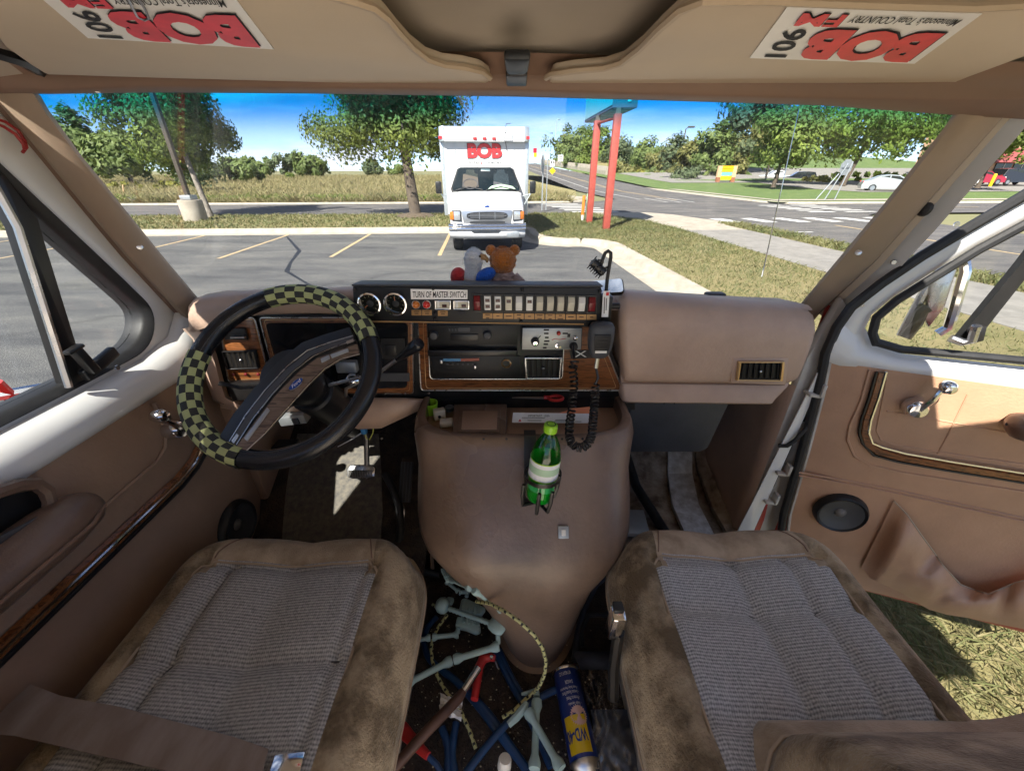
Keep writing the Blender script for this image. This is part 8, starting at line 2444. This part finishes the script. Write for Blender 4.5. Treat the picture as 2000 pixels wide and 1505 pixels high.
# spray can with its print
def K(zx, zy, z=.80 + .035): return at(1040 + zx / 6.69, 1280 + zy / 6.69, z=z)
ca_, cb_ = K(435, 225), K(690, 1425)
cax = (cb_ - ca_).normalized(); CLn = (cb_ - ca_).length; CR = .0325
can = empty('spray_can', ca_.lerp(cb_, .5), 'blue and yellow spray can lying on the floor', 'spray can')
q = MB(); q.lathe([(.001, -.001), (CR - .004, -.001), (CR, .004), (CR, CLn - .004), (CR - .001, CLn)], ca_, cax, 36, cap=False); q.build('can_body', 'can_blue', can, smooth=40)
q = MB(); q.lathe([(CR + .0012, -.003), (CR + .0016, .001), (CR + .0004, .003)], ca_, cax, 36, cap=False); q.build('bottom_rim', 'chrome', can)
q = MB(); q.lathe([(CR + .0006, CLn - .003), (CR + .001, CLn), (CR - .006, CLn + .012), (.012, CLn + .022), (.012, CLn + .03), (.001, CLn + .03)], ca_, cax, 30, cap=False); q.build('can_shoulder', 'dull_chrome', can)
cu_ = (Vector((0, 0, 1)) - cax * cax.z).normalized(); cv_ = cax.cross(cu_)
if cv_.x < 0: cv_ = -cv_
def cyl(u, h, dr=0.0):                               # u: metres round the can from its top line (+ right), h along the axis
    a = u / CR
    return ca_ + cax * h + (cu_ * math.cos(a) + cv_ * math.sin(a)) * (CR + .0004 + dr)
def can_patch(name, m, u0, u1, h0, h1, dr, n=12):
    q = MB(); q.loft([[cyl(lerp(u0, u1, i / n), h, dr) for i in range(n + 1)] for h in (h0, lerp(h0, h1, .5), h1)]); return q.build(name, m, can, smooth=80)
def can_text(body, u0, u1, h0, h1, m, dr=.0004, bold=0.0):
    """reads when seen from the can's top end: letters run from right to left in the picture"""
    vs, fs = text_verts(body, bold)
    q = MB(); q.add([cyl(lerp(u1, u0, x), lerp(h1, h0, 1 - y) if False else lerp(h0, h1, y), dr) for x, y in vs], fs); return q.build('lettering', m, can, smooth=0, fix=False)
can_patch('yellow_field', 'can_yellow', -.034, .018, CLn * .56, CLn * .94, .0)
q = MB(); pts = []
for i in range(48):
    a = 2 * math.pi * i / 48; r = .0205 if i % 2 else .017
    pts.append(cyl(.004 + r * math.cos(a), CLn * .57 + r * math.sin(a), .0004))
q.add([cyl(.004, CLn * .57, .0006)] + pts, [(0, i + 1, (i + 1) % 48 + 1) for i in range(48)]); q.build('starburst', 'can_pink', can, smooth=0)
can_text('WD-40', -.034, .014, CLn * .70, CLn * .835, 'can_blue', .0005, .03)
for i, (t, w) in enumerate((('- Stops Squeaks', .030), ('- Protects Metal', .032), ('- Loosens Rusted Parts', .040), ('- Frees Sticky Mechanisms', .044), ('DANGER', .018), ('NET WEIGHT 8 OZ', .028))):
    h = CLn * (.42, .36, .295, .235, .17, .06)[i]
    can_text(t, .016 - w if i < 4 else .006 - w, .016 if i < 4 else .006, h, h + .0075, 'sticker_white', .0004)
# clear bag with grey cloth
bg_ = empty('plastic_bag', K(1150, 1000, .80), 'clear plastic bag with folded grey cloth beside the passenger seat', 'bag')
rnd = random.Random(21)
def lump(z0, amp, seed, xs_, ys_):
    r = random.Random(seed)
    ph = [(r.uniform(8, 26), r.uniform(0, 6), r.uniform(8, 26), r.uniform(0, 6)) for _ in range(5)]
    rows = []
    for j, zy in enumerate(ys_):
        row = []
        for i, zx in enumerate(xs_):
            u, v = i / (len(xs_) - 1), j / (len(ys_) - 1)
            h = z0 + .02 * math.sin(math.pi * u) * (.4 + .6 * math.sin(math.pi * min(1, v + .15)))
            for a, b, c, d in ph: h += amp / 5 * math.sin(a * u + b) * math.sin(c * v + d)
            row.append(K(zx + 110 * v, zy, h))
        rows.append(row)
    return rows
q = MB(); q.loft(lump(.825, .012, 1, [760 + i * 40 for i in range(14)], [700 + j * 60 for j in range(16)])); q.build('folded_cloth', 'grey_cloth', bg_, smooth=80)
q = MB(); q.loft(lump(.845, .02, 2, [640 + i * 24 for i in range(28)], [190 + j * 45 for j in range(33)])); q.build('clear_film', 'clear_film', bg_, smooth=80)
q = MB(); q.loft(lump(.83, .006, 3, [520 + i * 70 for i in range(10)], [-60 + j * 40 for j in range(7)])); thing(q, 'dark_cloth', 'bag_cloth', 'dark blue folded cloth above the clear bag', 'cloth', smooth=80)
# straps and cables by the passenger seat
q = MB(); q.tube([at(x, y, z=z) for x, y, z in ((1200, 1112, .84), (1165, 1140, .83), (1140, 1190, .82), (1128, 1240, .815), (1122, 1290, .812))], .009, 8); thing(q, 'black_strap', 'bag_cloth', 'black strap running along the right side of the engine cover', 'strap')
q = MB(); q.tube([at(x, y, z=z) for x, y, z in ((1215, 1190, .84), (1180, 1200, .83), (1150, 1200, .825), (1135, 1230, .82), (1138, 1262, .815))], .007, 8); thing(q, 'black_cable', 'black_rubber', 'thin black cable looping beside the passenger seat', 'cable')

# crumbs and grit on the carpet
rnd = random.Random(77)
q = MB()
for i in range(260):
    c = Vector((rnd.uniform(-.24, .24), rnd.uniform(.34, .68), FLOOR + .006))
    r = rnd.uniform(.0008, .003)
    q.ball(c, (r, r * rnd.uniform(.5, 1), r * .6), 5, 3)
tag(q.build('floor_crumbs', 'crumb', None, smooth=0, merge=False, fix=False), 'tiny crumbs and grit scattered over the dark carpet', 'crumbs', None, 'stuff')
